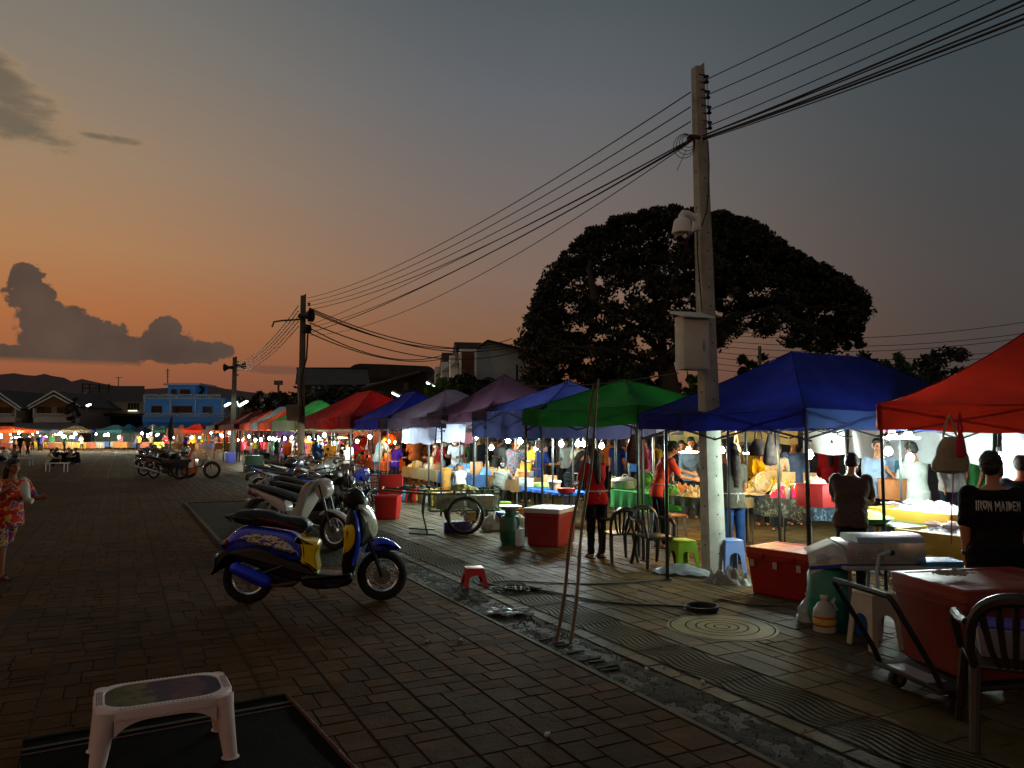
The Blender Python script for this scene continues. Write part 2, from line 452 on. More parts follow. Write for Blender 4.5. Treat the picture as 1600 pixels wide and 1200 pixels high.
def dirtf(a, b):
 u = -4 + a * 42; v = 3.265 + b * 0.40
 return UV(u, v, -0.008 + 0.010 * mnoise.noise(Vector((u * 2.2, v * 5, 0))) + 0.012 * mnoise.noise(Vector((u * 12, v * 14, 3))))
mb.grid(dirtf, 700, 9); struct('worn_strip', mb, m_dirt, smooth=True)
m_walk = ground_mat('walkway_pavers', srgb('43361a'), srgb('5a4a27'), wet=0.15, rough=0.78, spec=.22)
T2 = [[(0, 0, .5, .36), (.5, 0, 1, .36), (0, .36, .3, .64), (.3, .36, 1, .64), (0, .64, .62, 1), (.62, .64, 1, 1)],
      [(0, 0, .66, .36), (.66, 0, 1, .36), (0, .36, .66, .64), (.66, .36, 1, .64), (0, .64, .4, .86), (.4, .64, 1, .86), (0, .86, 1, 1)],
      [(0, 0, .4, .2), (.4, 0, 1, .2), (0, .2, .5, .64), (.5, .2, 1, .64), (0, .64, .6, 1), (.6, .64, 1, 1)]]
pave('paver_border', m_walk, -4, 36, 3.66, 3.82, 0.16, [[(0, 0, .5, 1), (.5, 0, 1, 1)]], 0.6, 0.012, 0.0, 8)
pave('walkway', m_walk, -4, 36, 4.32, 4.32 + 0.62 * 14, 0.62, T2, 0.9, 0.011, 0.0, 6)
pave('walkway_far', m_walk, 36, 100, 5.0, 5.0 + 0.62 * 14, 0.62, T2, 0.9, 0.011, 0.0, 9)
m_wave = ground_mat('wave_band_concrete', srgb('50472c'), srgb('625838'), att=False, wet=0.12, rough=0.8, spec=.2)
mb = MB(); mb.grid(lambda a, b: UV(-4 + a * 40, 3.86 + b * 0.455, -0.004), 40, 1); struct('wave_band', mb, m_wave)
m_groove = mat((0.006, 0.006, 0.004), rough=0.95, bump=0, spec=.05)
mb = MB()
for k in range(9):
 v0 = 3.875 + k * 0.05
 def gf(a, b, v0=v0):
  u = -4 + a * 40; c = v0 + 0.032 * math.sin(u * 2 * math.pi / 0.62)
  return UV(u, c + (b - 0.5) * 0.017, -0.0005)
 mb.grid(gf, 1300, 1)
for i in range(44):
 u = -4 + i * 0.93
 mb.quads([UV(u, 3.86, 0.0008), UV(u + .013, 3.86, 0.0008), UV(u + .013, 4.315, 0.0008), UV(u, 4.315, 0.0008)], [(0, 1, 2, 3)])
struct('wave_grooves', mb, m_groove)
mb = MB(); mb.grid(lambda a, b: UV(-4 + a * 40, 3.825 + b * 0.03, -0.003), 200, 1); struct('drain_gap', mb, m_groove)
mc = G(1128, 980)
mb = MB(); mb.lathe([(0.0005, 0.004), (0.50, 0.004), (0.505, 0.0)], n=64); o = struct('paving_medallion', mb, ground_mat('medallion_concrete', srgb('6e683c'), srgb('7e774a'), att=False, rough=0.6), True); o.location = mc
mb = MB()
for r_ in (0.07, 0.15, 0.235, 0.33, 0.47):
 mb.grid(lambda a, b, r_=r_: Vector((math.cos(a * 2 * math.pi), math.sin(a * 2 * math.pi), 0)) * (r_ + (b - .5) * 0.014) + Vector((0, 0, 0.0062)), 60, 1)
o = struct('medallion_rings', mb, m_groove); o.location = mc
mb = MB(); rr = random.Random(4)
for i in range(16):
 u = 5.0 + i * 0.075
 if rr.random() < 0.7:
  a = UV(u, 3.40 + rr.uniform(-.03, .03)); mb.box((a.x, a.y, 0.000), (0.03, rr.uniform(.10, .2), 0.008), rz=ROW + rr.uniform(-.1, .1))
struct('brick_edging', mb, m_dirt)
mb = MB(); mb.grid(lambda a, b: UV(-10 + a * 130, 13.0 + b * 30, -0.006), 10, 5); struct('market_floor', mb, ground_mat('market_floor_concrete', (0.10, 0.09, 0.07), (0.14, 0.12, 0.1), att=False))
mb = MB(); m_hill = mat('6a5d5c', rough=1, bump=0, var=0.1, spec=0)  # lightened hill tone, distance haze put into the colour
def ridge(pts, Y, base=660):
 for a, b in zip(pts[:-1], pts[1:]):
  A, B, A0, B0 = D(a[0], a[1], Y), D(b[0], b[1], Y), D(a[0], base, Y), D(b[0], base, Y)
  A0.y -= 900; B0.y -= 900; A0.z = -1; B0.z = -1
  mb.quads([A0, B0, B, A], [(0, 1, 2, 3)])
ridge([(-900, 600), (-400, 592), (-160, 590), (-30, 588), (0, 585), (22, 583), (40, 586), (55, 587), (70, 584), (80, 587), (100, 590), (112, 596), (128, 592), (150, 597), (175, 602), (220, 608), (260, 606), (300, 600), (330, 602), (350, 607), (385, 612), (500, 625), (700, 640), (1100, 645), (1500, 642), (2400, 636)], 5200)
struct('hills', mb, m_hill, True)
mb = MB()
def bedf(a, b): u = 10.5 + a * 10.8; v = 1.5 + b * 1.7; return UV(u, v, .006 + .004 * mnoise.noise(Vector((u * 3, v * 4, 1))) + .003 * mnoise.noise(Vector((u * 11, v * 12, 3))))
mb.grid(bedf, 160, 26); struct('worn_bed', mb, m_dirt, True)
mb = MB()
for i in range(11): a = UV(11 + i * .99, 1.5); mb.box((a.x, a.y, .008), (.975, .07, .03), rz=ROW, bev=.004)
for i in range(2): a = UV(21.4, 1.95 + i * .86); mb.box((a.x, a.y, .008), (.85, .07, .03), rz=ROW + math.pi / 2, bev=.004)
struct('bed_kerb', mb, m_kerb)
rr = random.Random(12); vs = []; fs = []
for i in range(3000):
 u = rr.uniform(1, 24) if rr.random() < .75 else rr.uniform(1, 9); v = 3.25 + .58 * min(1, abs(rr.gauss(.45, .33))); r_ = rr.uniform(.002, .008) * (1.8 if rr.random() < .05 else 1); c = UV(u, v, .0); k = len(vs)
 for a in range(4): an = a * 1.57 + rr.random(); vs.append((c.x + r_ * math.cos(an), c.y + r_ * math.sin(an), -.006))
 vs.append((c.x + r_ * .3, c.y, r_ * rr.uniform(.6, 1.2))); fs += [(k + a, k + (a + 1) % 4, k + 4) for a in range(4)]
me = bpy.data.meshes.new('grit'); me.from_pydata(vs, [], fs); me.materials.append(mat((.045, .038, .024), rough=.95, var=.5, scale=9, bump=0, spec=.1))
tag(mesh_obj('gravel_grit', me), 'loose grit and crumbs scattered along the worn strip', 'gravel', kind='stuff')
# utility poles and wires
m_conc = mat('a6aa9c', rough=0.8, var=0.25, scale=3, bump=0.4, bscale=60, dirt=0.5, dirtcol=(0.10, 0.09, 0.06))
m_conc_d = mat('6b675a', rough=0.85, var=0.25, scale=3, bump=0.3, dirt=0.4)
m_black = mat('101010', rough=0.6, bump=0, var=0)
m_wire = mat('121312', rough=0.6, bump=0, var=0)
m_white = mat('e0e4de', rough=0.35, var=0.06, dirt=0.15, dirtcol=(0.25, 0.24, 0.2), bump=0.03)
m_steel = mat('8b9092', rough=0.35, metal=0.8, var=0.2, bump=0.05, dirt=0.3)
m_rust = mat('5a3a28', rough=0.8, bump=0.3)
P1 = G(1116, 893)
pole1 = thing('utility_pole', P1, R(20), 'tall tapering concrete utility pole with square cross-section carrying a camera and a cabinet', 'utility pole')
top1 = D(1090, 101, P1.y + 0.1) - P1
def square_pole(top, w0, w1, lean):
 mb = MB(); w0 /= 2; w1 /= 2; Mi = Matrix.Rotation(-lean, 4, 'Z'); tp = Mi @ top
 c = 0.3
 def sec(w, o, z, slope=0):
  q = [(-w, -w * .8), (-w * c, -w), (w * c, -w), (w, -w * .8), (w, w * .8), (w * c, w), (-w * c, w), (-w, w * .8)]
  return [Vector((x + o.x, y + o.y, z + slope * x / w)) for x, y in q]
 mb.rings([sec(w0, Vector((0, 0, 0)), -0.4), sec(w0, Vector((0, 0, 0)), 0), sec(w1, tp, tp.z - 0.05, 0), sec(w1, tp, tp.z - 0.04, 0.06)])
 return mb
part('shaft', square_pole(top1, 0.25, 0.14, R(20)), m_conc, pole1, ang=25)
mb = MB()
for i in range(26):
 f = (i + 1) / 27.5; o = (Matrix.Rotation(-R(20), 4, 'Z') @ top1) * f; w_ = 0.125 + (0.07 - 0.125) * f
 for dx in ((0.02,) if i % 2 else (0.0, )): mb.cyl(o + Vector((dx, -w_ - .002, 0)), o + Vector((dx, -w_ + .01, 0)), 0.011, n=8)
 if i % 2 == 0: mb.cyl(o + Vector((-w_ - .002, 0, .1)), o + Vector((-w_ + .01, 0, .1)), 0.014, n=8)
part('bolt_hole', mb, m_black, pole1)['kind'] = 'stuff'
def wp(px, py, Y): return D(px, py, Y)
ins1 = []
for i, (px, py) in enumerate([(1103, 124), (1105, 148), (1107, 172), (1108, 196)]):
 q = wp(px + 1, py, P1.y + 0.06); ins1.append(q); l = Matrix.Rotation(-R(20), 4, 'Z') @ (q - P1)
 mb = MB(); mb.lathe([(0.004, -.05), (.03, -.05), (.036, -.035), (.02, -.02), (.018, .0), (.02, .02), (.036, .035), (.03, .05), (.004, .05)], c=l, n=14)
 part('insulator', mb, mat('2a1b16', rough=0.2, bump=0), pole1)
 for dz_ in (.055, -.055): mb = MB(); mb.cyl(l + Vector((-.12, 0, dz_)), l + Vector((.02, 0, dz_)), .007, n=6); part('bracket', mb, m_black, pole1)
mb = MB(); l0 = Matrix.Rotation(-R(20), 4, 'Z') @ (ins1[0] - P1); l1 = Matrix.Rotation(-R(20), 4, 'Z') @ (ins1[3] - P1)
mb.cyl(l0, l1, .006, n=6); part('insulator_rod', mb, m_black, pole1)
q = Matrix.Rotation(-R(20), 4, 'Z') @ (wp(1086, 214, P1.y - .12) - P1)
mb = MB(); mb.box(q, (0.16, .05, .05), bev=.01); mb.box(q + Vector((-.10, -.02, -.05)), (0.07, .05, .07), bev=.01); part('clamp', mb, mat('5b1d18', rough=0.6), pole1)
mb = MB(); rr = random.Random(1)
for k in range(4):
 pts = [q + Vector((-.12 - .03 * k, -.03, 0)) + Vector((.10 * math.sin(a * 1.05) * (1 + .2 * k), -.01 * k, -.14 * (1 - math.cos(a)) * (0.6 + .2 * k))) for a in [i * .35 for i in range(19)]]
 mb.tube(pts, .0045, n=5)
mb.tube([q + Vector((-.15, -.02, -.2)), q + Vector((-.3, -.02, -.5))], .004, n=5)
tag(mesh_obj('spliced_cable', build(mb), None, m_wire, None), 'loops of loose black cable hanging at the clamp near the pole top', 'cable')
bpy.data.objects['spliced_cable'].location = P1; bpy.data.objects['spliced_cable'].rotation_euler = (0, 0, R(20))
mb = MB(); pts = []
for (px, py) in [(1106, 220), (1108, 260), (1107, 300), (1104, 330), (1097, 352), (1089, 358), (1090, 400), (1094, 450), (1097, 487)]:
 pts.append(Matrix.Rotation(-R(20), 4, 'Z') @ (wp(px, py, P1.y - .16) - P1))
mb.tube(pts, .009, n=6); part('conduit', mb, m_black, pole1)
def bar(mb, a, b, w=.03):
 mb.cyl(a, b, w / 2, n=8)
mb = MB(); a = Matrix.Rotation(-R(20), 4, 'Z') @ (wp(1092, 640, P1.y - .1) - P1)
Yc = P1.y - 0.25
cc = wp(1066, 362, Yc); cam_t = thing('dome_camera', cc, 0, 'white dome security camera on a bracket high on the concrete utility pole', 'security camera')
k = Yc / F
mb = MB(); mb.lathe([(.004, 21 * k), (10 * k, 20.5 * k), (13 * k, 17 * k), (14.5 * k, 8 * k), (16.5 * k, -0.5 * k), (16.5 * k, -2.5 * k), (12.5 * k, -4 * k), (11 * k, -3.8 * k), (.004, -3.8 * k)], n=32); part('housing', mb, m_white, cam_t)
mb = MB(); mb.lathe([(10.8 * k, -4 * k), (11 * k, -9 * k), (9.5 * k, -14.5 * k), (6 * k, -18.5 * k), (2 * k, -20 * k), (.002, -20.2 * k)], n=32); part('dome_glass', mb, mat('1a1d1f', rough=0.04, bump=0, var=0, spec=0.9), cam_t)
mb = MB(); mb.sph((2 * k, -9 * k, -10 * k), 4 * k, 12, 8); part('lens', mb, m_white, cam_t)
mb = MB(); mb.tube([Vector((0, 0, 18 * k)), Vector((0, 0, 25 * k)), Vector((3 * k, 0, 29 * k)), Vector((8 * k, .01, 29 * k)), Vector((26 * k, .06, 22 * k))], .045, n=14, radii=[.05, .05, .052, .05, .05])
part('arm', mb, m_white, cam_t)
mb = MB(); mb.box((25 * k, .07, 17 * k), (.07, .12, 27 * k), rz=R(20), bev=.012); part('mounting_plate', mb, m_white, cam_t)
Yb = P1.y - 0.22; cb = wp(1079, 578, Yb); cab = thing('control_cabinet', cb, R(18), 'pale metal cabinet with a sloped lid fixed to the concrete pole', 'cabinet')
kb = Yb / F; m_cab = mat('c4cabb', rough=0.5, var=0.1, dirt=0.3, dirtcol=(0.2, 0.2, 0.15), bump=0.05)
mb = MB(); mb.box((5 * kb, .02, 42 * kb), (46 * kb, .22, 84 * kb), bev=.006); part('case', mb, m_cab, cab)
mb = MB(); mb.box((3.0 * kb, -.098, 40 * kb), (41 * kb, .012, 76 * kb), bev=.004); d_ = part('door', mb, m_cab, cab)
mb = MB(); mb.box((17 * kb, -.11, 38 * kb), (.014, .018, .14), bev=.004); mb.cyl((17 * kb, -.104, 33 * kb), (17 * kb, -.12, 33 * kb), .012, n=10); part('handle', mb, m_steel, d_)
mb = MB(); mb.prism([(-.17, 83 * kb), (-.185, 80 * kb), (.15, 91 * kb), (.15, 95 * kb)], -25 * kb, 31 * kb, axis='X'); part('lid', mb, m_cab, cab)
for s_ in (-1, 1):
 mb = MB(); mb.box((5 * kb, .17, 42 * kb + s_ * .25), (.34, .02, .04), bev=.004); part('strap', mb, m_steel, cab)
P2t = wp(474, 460, 27.0); P3t = wp(367, 557, 49.5)
def far_pole(px, py, Y, wpx, label, extra=None):
 tp = wp(px, py, Y); base = Vector((tp.x + .0, tp.y, 0))
 o = thing('utility_pole', base, R(20), label, 'utility pole', None)
 part('shaft', square_pole(Vector((0, 0, tp.z)), wpx / F * Y * 1.15, wpx / F * Y * 0.8, R(20)), m_conc_d, o, ang=25)
 for i in range(4):
  mb = MB(); mb.lathe([(.004, -.05), (.05, -.05), (.06, -.03), (.03, 0), (.06, .03), (.05, .05), (.004, .05)], c=(.2, -.02, tp.z - .35 - .28 * i), n=10)
  part('insulator', mb, m_black, o)
 return o, tp
p2, _ = far_pole(474, 460, 27.0, 10, 'concrete utility pole with black loudspeakers rising behind the large red canopy')
s2 = 27.0 / F
def horn(parent, x, z, s):
 mb = MB(); mb.lathe([(.03 * s, 0), (.07 * s, .1 * s), (.17 * s, .28 * s), (.20 * s, .32 * s), (.18 * s, .31 * s), (.05 * s, .12 * s), (.002, .1 * s)], c=(0, 0, 0), n=18, axis='X')
 o = part('horn', mb, m_black, parent); o.location = (x, -.05, z); return o
z2 = P2t.z
sp_ = thing('loudspeaker', (P2t.x + .05, P2t.y - .25, P2t.z - 36 * s2), R(-15), 'black horn loudspeaker facing right near the top of the second utility pole', 'loudspeaker')
horn(sp_, .0, 0, 1.2); mb = MB(); mb.box((-.03, 0, 0), (.2, .16, .16), bev=.02); part('driver', mb, m_black, sp_)
sp_ = thing('loudspeaker', (P2t.x + .2, P2t.y - .2, P2t.z - 56 * s2), R(60), 'small black speaker box below the horn on the second utility pole', 'loudspeaker')
mb = MB(); mb.box((0, 0, 0), (.25, .2, .3), bev=.03); part('case', mb, m_black, sp_); mb = MB(); mb.cyl((.1, 0, 0), (.16, 0, 0), .08, n=12); part('cone', mb, m_black, sp_)
mb = MB(); mb.tube([wp(470, 499, 27), wp(440, 501, 26.6), wp(428, 503, 26.5), wp(425, 511, 26.5)], .035, n=6)
one('lamp_bracket', mb, m_conc_d, 'bare curved lamp arm sticking out left from the second utility pole', 'lamp bracket')
mb = MB(); mb.box((0, 0, 0), (.45, .3, .55), bev=.02); one('meter_box', mb, m_conc_d, 'grey box fixed low on the second pole beside the red canopy', 'meter box', loc=wp(459, 645, 26.7))
mb = MB(); mb.tube([wp(481, 520, 26.8), wp(479, 560, 26.8), wp(472, 585, 26.8), wp(470, 610, 26.8), wp(475, 650, 26.8)], .03, n=6)
one('downlead_cable', mb, m_wire, 'dark cable running down the face of the second utility pole', 'cable')
p3, _ = far_pole(367, 557, 49.5, 8, 'slim concrete utility pole with twin lamps standing left among the far dark canopies')
sp_ = thing('loudspeaker', (P3t.x - .15, P3t.y - .3, P3t.z - 18 * 49.5 / F), R(180), 'black loudspeaker facing left on the slim far utility pole', 'loudspeaker')
horn(sp_, 0, 0, 1.3); mb = MB(); mb.box((-.03, 0, 0), (.2, .2, .2), bev=.02); part('driver', mb, m_black, sp_)
sp_ = thing('loudspeaker', (P3t.x + .35, P3t.y - .3, P3t.z - 15 * 49.5 / F), R(0), 'black loudspeaker facing right on the slim far utility pole', 'loudspeaker')
horn(sp_, 0, 0, 1.3); mb = MB(); mb.box((-.03, 0, 0), (.2, .2, .2), bev=.02); part('driver', mb, m_black, sp_)
def wire(pts_or_ab, sag, r, label, group=None):
 a, b = pts_or_ab; mb = MB(); n = 28
 mb.tube([a.lerp(b, i / n) + Vector((0, 0, -4 * sag * (i / n) * (1 - i / n))) for i in range(n + 1)], r, n=5)
 return one('power_wire', mb, m_wire, label, 'wire', group)
ords = ['topmost', 'second', 'third', 'fourth']
for i in range(4):
 if i < 3:
  wire((wp(1079, 144 + i * 23, P1.y), wp(480, 466 + i * 6, 27)), .42, .0085, f'{ords[i]} thin wire running from the concrete pole down to the second utility pole')
g = 'wires bundled between the concrete pole and the second pole'
for i, (a, b, sg, r_) in enumerate([((1082, 216), (482, 484), .36, .010), ((1080, 218), (483, 508), .16, .008), ((1078, 220), (484, 512), .34, .009), ((1078, 222), (484, 520), .26, .012), ((1076, 224), (484, 524), .62, .007)]):
 wire((wp(*a, P1.y), wp(*b, 27)), sg, r_, ['thick upper cable of the bundle sloping to the second pole', 'thin cable in the middle of the sagging bundle between the poles', 'cable just under the middle of the sagging bundle between poles', 'heavy lower cable of the bundle sloping to the second pole', 'lowest and slackest cable between the concrete pole and second pole'][i])
NP = P1 + Vector((US, -UC, 0)) * 21
for i, (z_, sg) in enumerate([(6.75, .62), (6.5, .62), (6.3, .60), (6.1, .50)]):
 wire((ins1[i], Vector((NP.x, NP.y, z_ + 0.25))), sg, .0065, f'{ords[i]} single wire leaving the insulators of the concrete pole to the upper right')
for i, (dz, sg, r_) in enumerate([(-.0, .50, .012), (.0, .56, .008), (-.03, .62, .010), (-.04, .66, .013), (-.06, .70, .007)]):
 wire((wp(1098, 212, P1.y - .1) + Vector((0, 0, dz)), Vector((NP.x + .1 * i, NP.y, 6.15 + dz))), sg, r_, ['upper thick cable of the bundle leaving to the upper right corner', 'thin cable inside the bundle leaving to the upper right corner', 'middle black cable of the bundle leaving to the upper right', 'heavy lower cable of the bundle leaving to the upper right', 'thinnest bottom cable of the bundle leaving to the upper right'][i])
for i in range(5):
 wire((wp(466, 478 + i * 8, 27), wp(369, 566 + i * 3, 49.5)), .5, .02, f'{["highest", "second highest", "middle", "second lowest", "lowest"][i]} of the wires between the second pole and the far slim pole')
for i, (ya, px, yb, sg) in enumerate([(481, 828, 531, .9), (483, 828, 533, 1.0), (486, 800, 529, .9), (504, 822, 545, .9), (512, 700, 552, .7), (520, 695, 560, .5)]):
 wire((wp(483, ya, 27), wp(px, yb, 42)), sg, .022, f'{["highest", "second", "third", "fourth", "fifth", "lowest"][i]} service wire crossing the sky from second pole towards the townhouse')
wire((wp(1060, 583, P1.y - .2), wp(690, 558, 30)), .55, .008, 'pale service cable sagging from the cabinet across to the townhouse')
for i in range(7):
 wire((wp(1095, 520 + i * 9, 34), wp(1700, 486 + i * 13 + (i % 2) * 6, 30)), .6, .013, f'background wire {["one", "two", "three", "four", "five", "six", "seven"][i]} steps from the top, crossing right of the tree', 'wires crossing the sky right of the big tree')
# buildings
def slabs(mb, px0, py0, px1, py1, Y, depth=4):
 a = D(px0, py1, Y); b = D(px1, py0, Y)
 mb.box(((a.x + b.x) / 2, Y + depth / 2, (a.z + b.z) / 2), (abs(b.x - a.x), depth, abs(b.z - a.z)))
 return mb
def bpart(name, parent, m, rects, Y, depth=.2):
 mb = MB()
 for r_ in rects: slabs(mb, *r_, Y, depth)
 o = mesh_obj(name, build(mb, False), parent, m); o.matrix_parent_inverse = parent.matrix_world.inverted() if False else Matrix.Identity(4)
 o.location = -parent.location; return o
def bempty(name, px, Y, label, cat, group=None):
 p = D(px, 690, Y); return thing(name, (p.x, Y, 0), 0, label, cat, group)
m_blue = mat('3f78b8', rough=0.7, var=0.1, scale=1, emit=('2f6bb0', 0.07))  # wall paint carries a faint added glow, though it is no lamp
m_blue_l = mat('9fb4c0', rough=0.7, var=0.1)
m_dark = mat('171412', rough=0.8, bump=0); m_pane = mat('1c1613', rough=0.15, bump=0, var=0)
m_cream = mat('8a8070', rough=0.8, dirt=0.3); m_roofd = mat('262322', rough=0.85, scale=2, bump=0.3)
Y = 118
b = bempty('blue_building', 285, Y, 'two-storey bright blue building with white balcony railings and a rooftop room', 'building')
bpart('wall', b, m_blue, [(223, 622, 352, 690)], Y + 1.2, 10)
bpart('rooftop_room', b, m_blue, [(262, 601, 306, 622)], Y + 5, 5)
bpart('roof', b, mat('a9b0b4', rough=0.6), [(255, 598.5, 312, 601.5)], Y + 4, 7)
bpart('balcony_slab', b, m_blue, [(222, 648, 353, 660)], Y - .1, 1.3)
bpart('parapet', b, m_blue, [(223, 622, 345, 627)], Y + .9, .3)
for (y0, y1, x0, x1) in ((616, 623, 223, 345), (645, 651, 224, 353)):
 bpart('railing', b, m_blue_l, [(x0, y0, x1, y0 + 1.6), (x0, y1 - 1, x1, y1)] + [(x, y0, x + .9, y1) for x in range(x0, x1, 3)] + [(x, y0, x + 2.5, y1 - .8) for x in range(x0, x1, 26)], Y - .3, .15)
for x in (224, 265, 304, 346): bpart('column', b, m_blue_l, [(x, 624, x + 2, 648)], Y - .25, .3)
for (x0, y0, x1, y1) in ((236, 634, 253, 645), (269, 634, 300, 645), (316, 635, 332, 645), (267, 608, 276, 616), (281, 608, 297, 619)):
 wn = bpart('window', b, mat('4c2f22', rough=0.6), [(x0, y0, x1, y1)], Y + (1.1 if y0 > 620 else 4.9), .2)
 n_ = max(2, int((x1 - x0) / 5)); st = (x1 - x0) / n_
 o = bpart('pane', b, m_pane, [(x0 + i * st + .6, y0 + 1, x0 + (i + 1) * st - .6, y1 - 1) for i in range(n_)], Y + (1.0 if y0 > 620 else 4.8), .1)
 o.parent = wn; o.location = (0, 0, 0)
mb = MB(); mb.cyl(D(262, 600, Y + 6), D(262, 576, Y + 6), .08, n=6)
for i, yy in enumerate((579, 583, 588)): a = D(262, yy, Y + 6); mb.cyl(a + Vector((-.4 + .1 * i, 0, 0)), a + Vector((.4 - .1 * i, 0, 0)), .04, n=5)
one('tv_antenna', mb, m_black, 'thin television antenna mast on the blue building roof', 'antenna')
mb = MB(); mb.cyl(D(185, 604, Y + 6), D(185, 589, Y + 6), .07, n=6)
a = D(186, 590, Y + 6); mb.cyl(a + Vector((-.5, 0, 0)), a + Vector((.5, 0, 0)), .04, n=5)
one('tv_antenna', mb, m_black, 'short antenna above the dark roofed house left of the blue building', 'antenna')
Y = 124
b = bempty('shop_house', 170, Y, 'dark roofed house with a cream upper floor left of the blue building', 'house')
bpart('wall', b, m_cream, [(120, 626, 224, 690)], Y + .5, 8)
mb = MB()
q = [D(118, 627, Y - .5), D(226, 627, Y - .5), D(226, 603, Y + 7), D(150, 603, Y + 7)]; mb.quads(q, [(0, 1, 2, 3)]); q = [D(150, 603, Y + 7), D(226, 603, Y + 7), D(226, 620, Y + 12), D(118, 620, Y + 12)]; mb.quads(q, [(0, 1, 2, 3)])
mb.quads([D(118, 627, Y - .5), D(150, 603, Y + 7), D(118, 620, Y + 12)], [(0, 1, 2)])
o = part('roof', mb, m_roofd, b, smooth=False); o.location = -b.location
for (x0, y0, x1, y1) in ((146, 629, 167, 637), (199, 630, 217, 641)):
 wn = bpart('window', b, m_cream, [(x0 - .6, y0 - .6, x1 + .6, y1 + .6)], Y + .4, .2)
 n_ = 4; st = (x1 - x0) / n_
 o = bpart('pane', b, m_pane, [(x0 + i * st + .5, y0, x0 + (i + 1) * st - .5, y1) for i in range(n_)], Y + .3, .1); o.parent = wn; o.location = (0, 0, 0)
bpart('lower_roof', b, m_dark, [(122, 646, 224, 650)], Y - 2.5, 3)
bpart('shutter', b, mat('27558f', rough=.7), [(147, 648, 174, 668)], Y - .1, .2)
for q_ in ((124, 650, 146, 688), (174, 650, 222, 688)): bpart('doorway_shade_panel', b, m_dark, [q_], Y - .1, .2)  # flat dark panels; shade of the openings is put into their colour
bpart('lit_window', b, glow('ffe9c0', 2.2), [(200, 641, 214, 642.5)], Y + .1, .1)
mb = MB()
for x in (129, 140, 155, 170): mb.cyl(D(x, 614, Y + 2), D(x, 599.5, Y + 2), .12, n=5)
for (a, c) in (((129, 599.5), (172, 603)), ((129, 606), (170, 606))): mb.cyl(D(*a, Y + 2), D(*c, Y + 2), .1, n=5)
one('roof_frame', mb, m_black, 'skeletal steel frame on the roof of the dark house', 'roof frame')
m_ochre = mat('7a5a2e', rough=0.8, dirt=.2); m_trim = mat('b8bab8', rough=0.6)
for (cx, hw, top, eave, lab) in ((84, 41, 611, 635, 'gabled two-storey house with ochre gable and balcony at the far left'), (-10, 43, 608, 638, 'gabled house cut off by the left edge of the picture')):
 Y = 112; b = bempty('gabled_house', cx, Y, lab, 'house')
 bpart('wall', b, m_cream, [(cx - hw * .82, eave, cx + hw * .82, 690)], Y + 1.5, 10)
 mb = MB(); f = hw * .8
 mb.quads([D(cx - f, eave + 1, Y + 1.4), D(cx + f, eave + 1, Y + 1.4), D(cx, top + 3, Y + 1.4)], [(0, 1, 2)])
 o = part('gable', mb, m_ochre, b, smooth=False); o.location = -b.location
 mb = MB()
 for s_ in (-1, 1):
  A = D(cx, top, Y); B = D(cx + s_ * hw, eave, Y); A2 = A + Vector((0, 12, 0)); B2 = B + Vector((0, 12, 0)); dz = Vector((0, 0, .3))
  mb.quads([A, B, B2, A2, A - dz, B - dz, B2 - dz, A2 - dz], [(0, 1, 2, 3), (4, 5, 6, 7), (0, 1, 5, 4), (1, 2, 6, 5)])
 o = part('roof', mb, m_roofd, b, smooth=False); o.location = -b.location
 mb = MB()
 for s_ in (-1, 1):
  for off in (0, 6.5):
   A = D(cx, top + off, Y - .1); B = D(cx + s_ * (hw - off * .3), eave + off * .55, Y - .1); mb.cyl(A, B, .12, n=6)
 o = part('bargeboard', mb, m_trim, b); o.location = -b.location
 bpart('balcony_slab', b, m_trim, [(cx - hw * .78, 653, cx + hw * .78, 660)], Y + .2, 1.5)
 bpart('railing', b, m_trim, [(cx - hw * .78, 646, cx + hw * .78, 647.2), (cx - hw * .78, 651, cx + hw * .78, 653)] + [(cx - hw * .78 + i * 2.4, 647, cx - hw * .78 + i * 2.4 + .9, 652) for i in range(int(hw * 1.5 / 2.4))], Y + .1, .12)
 for k in (-1, 1):
  x0 = cx + k * hw * .38 - hw * .27; x1 = x0 + hw * .54
  wn = bpart('window', b, m_ochre, [(x0, 635, x1, 648)], Y + 1.35, .2); st = (x1 - x0) / 3
  o = bpart('pane', b, m_pane, [(x0 + i * st + .5, 636, x0 + (i + 1) * st - .5, 646.5) for i in range(3)], Y + 1.25, .1); o.parent = wn; o.location = (0, 0, 0)
 for k in (-1, 1): bpart('column', b, m_trim, [(cx + k * hw * .78 - 1, 638, cx + k * hw * .78 + 1, 653)], Y + .1, .25)
b = bempty('side_house', 30, 122, 'dark low house squeezed between the two gabled houses', 'house')
bpart('wall', b, mat('3a322b'), [(22, 630, 50, 690)], 122, 6); mb = MB(); mb.quads([D(20, 632, 121), D(62, 632, 121), D(58, 619, 127), D(22, 619, 127)], [(0, 1, 2, 3)]); o = part('roof', mb, m_roofd, b, smooth=False); o.location = -b.location
mb = MB(); mb.grid(lambda a, c: D(22 + a * 100, 661 + c * 12, 104 - c * 5) + Vector((0, 0, .05 * math.sin(a * 260))), 200, 3)
one('corrugated_awning', mb, mat('4b4a4c', rough=.6), 'long grey corrugated awning below the gabled houses', 'awning')
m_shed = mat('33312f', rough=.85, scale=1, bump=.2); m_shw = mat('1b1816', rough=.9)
Y = 62; b = bempty('long_shed', 515, Y, 'long dark shed with a sloping grey roof behind the red canopy', 'shed')
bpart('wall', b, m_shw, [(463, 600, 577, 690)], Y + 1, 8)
mb = MB(); mb.quads([D(461, 601, Y), D(579, 601, Y), D(573, 577, Y + 5), D(464, 575, Y + 5)], [(0, 1, 2, 3)]); o = part('roof', mb, m_shed, b, smooth=False); o.location = -b.location
bpart('ridge_cap', b, m_shw, [(463, 574, 575, 577)], Y + 5, .4)
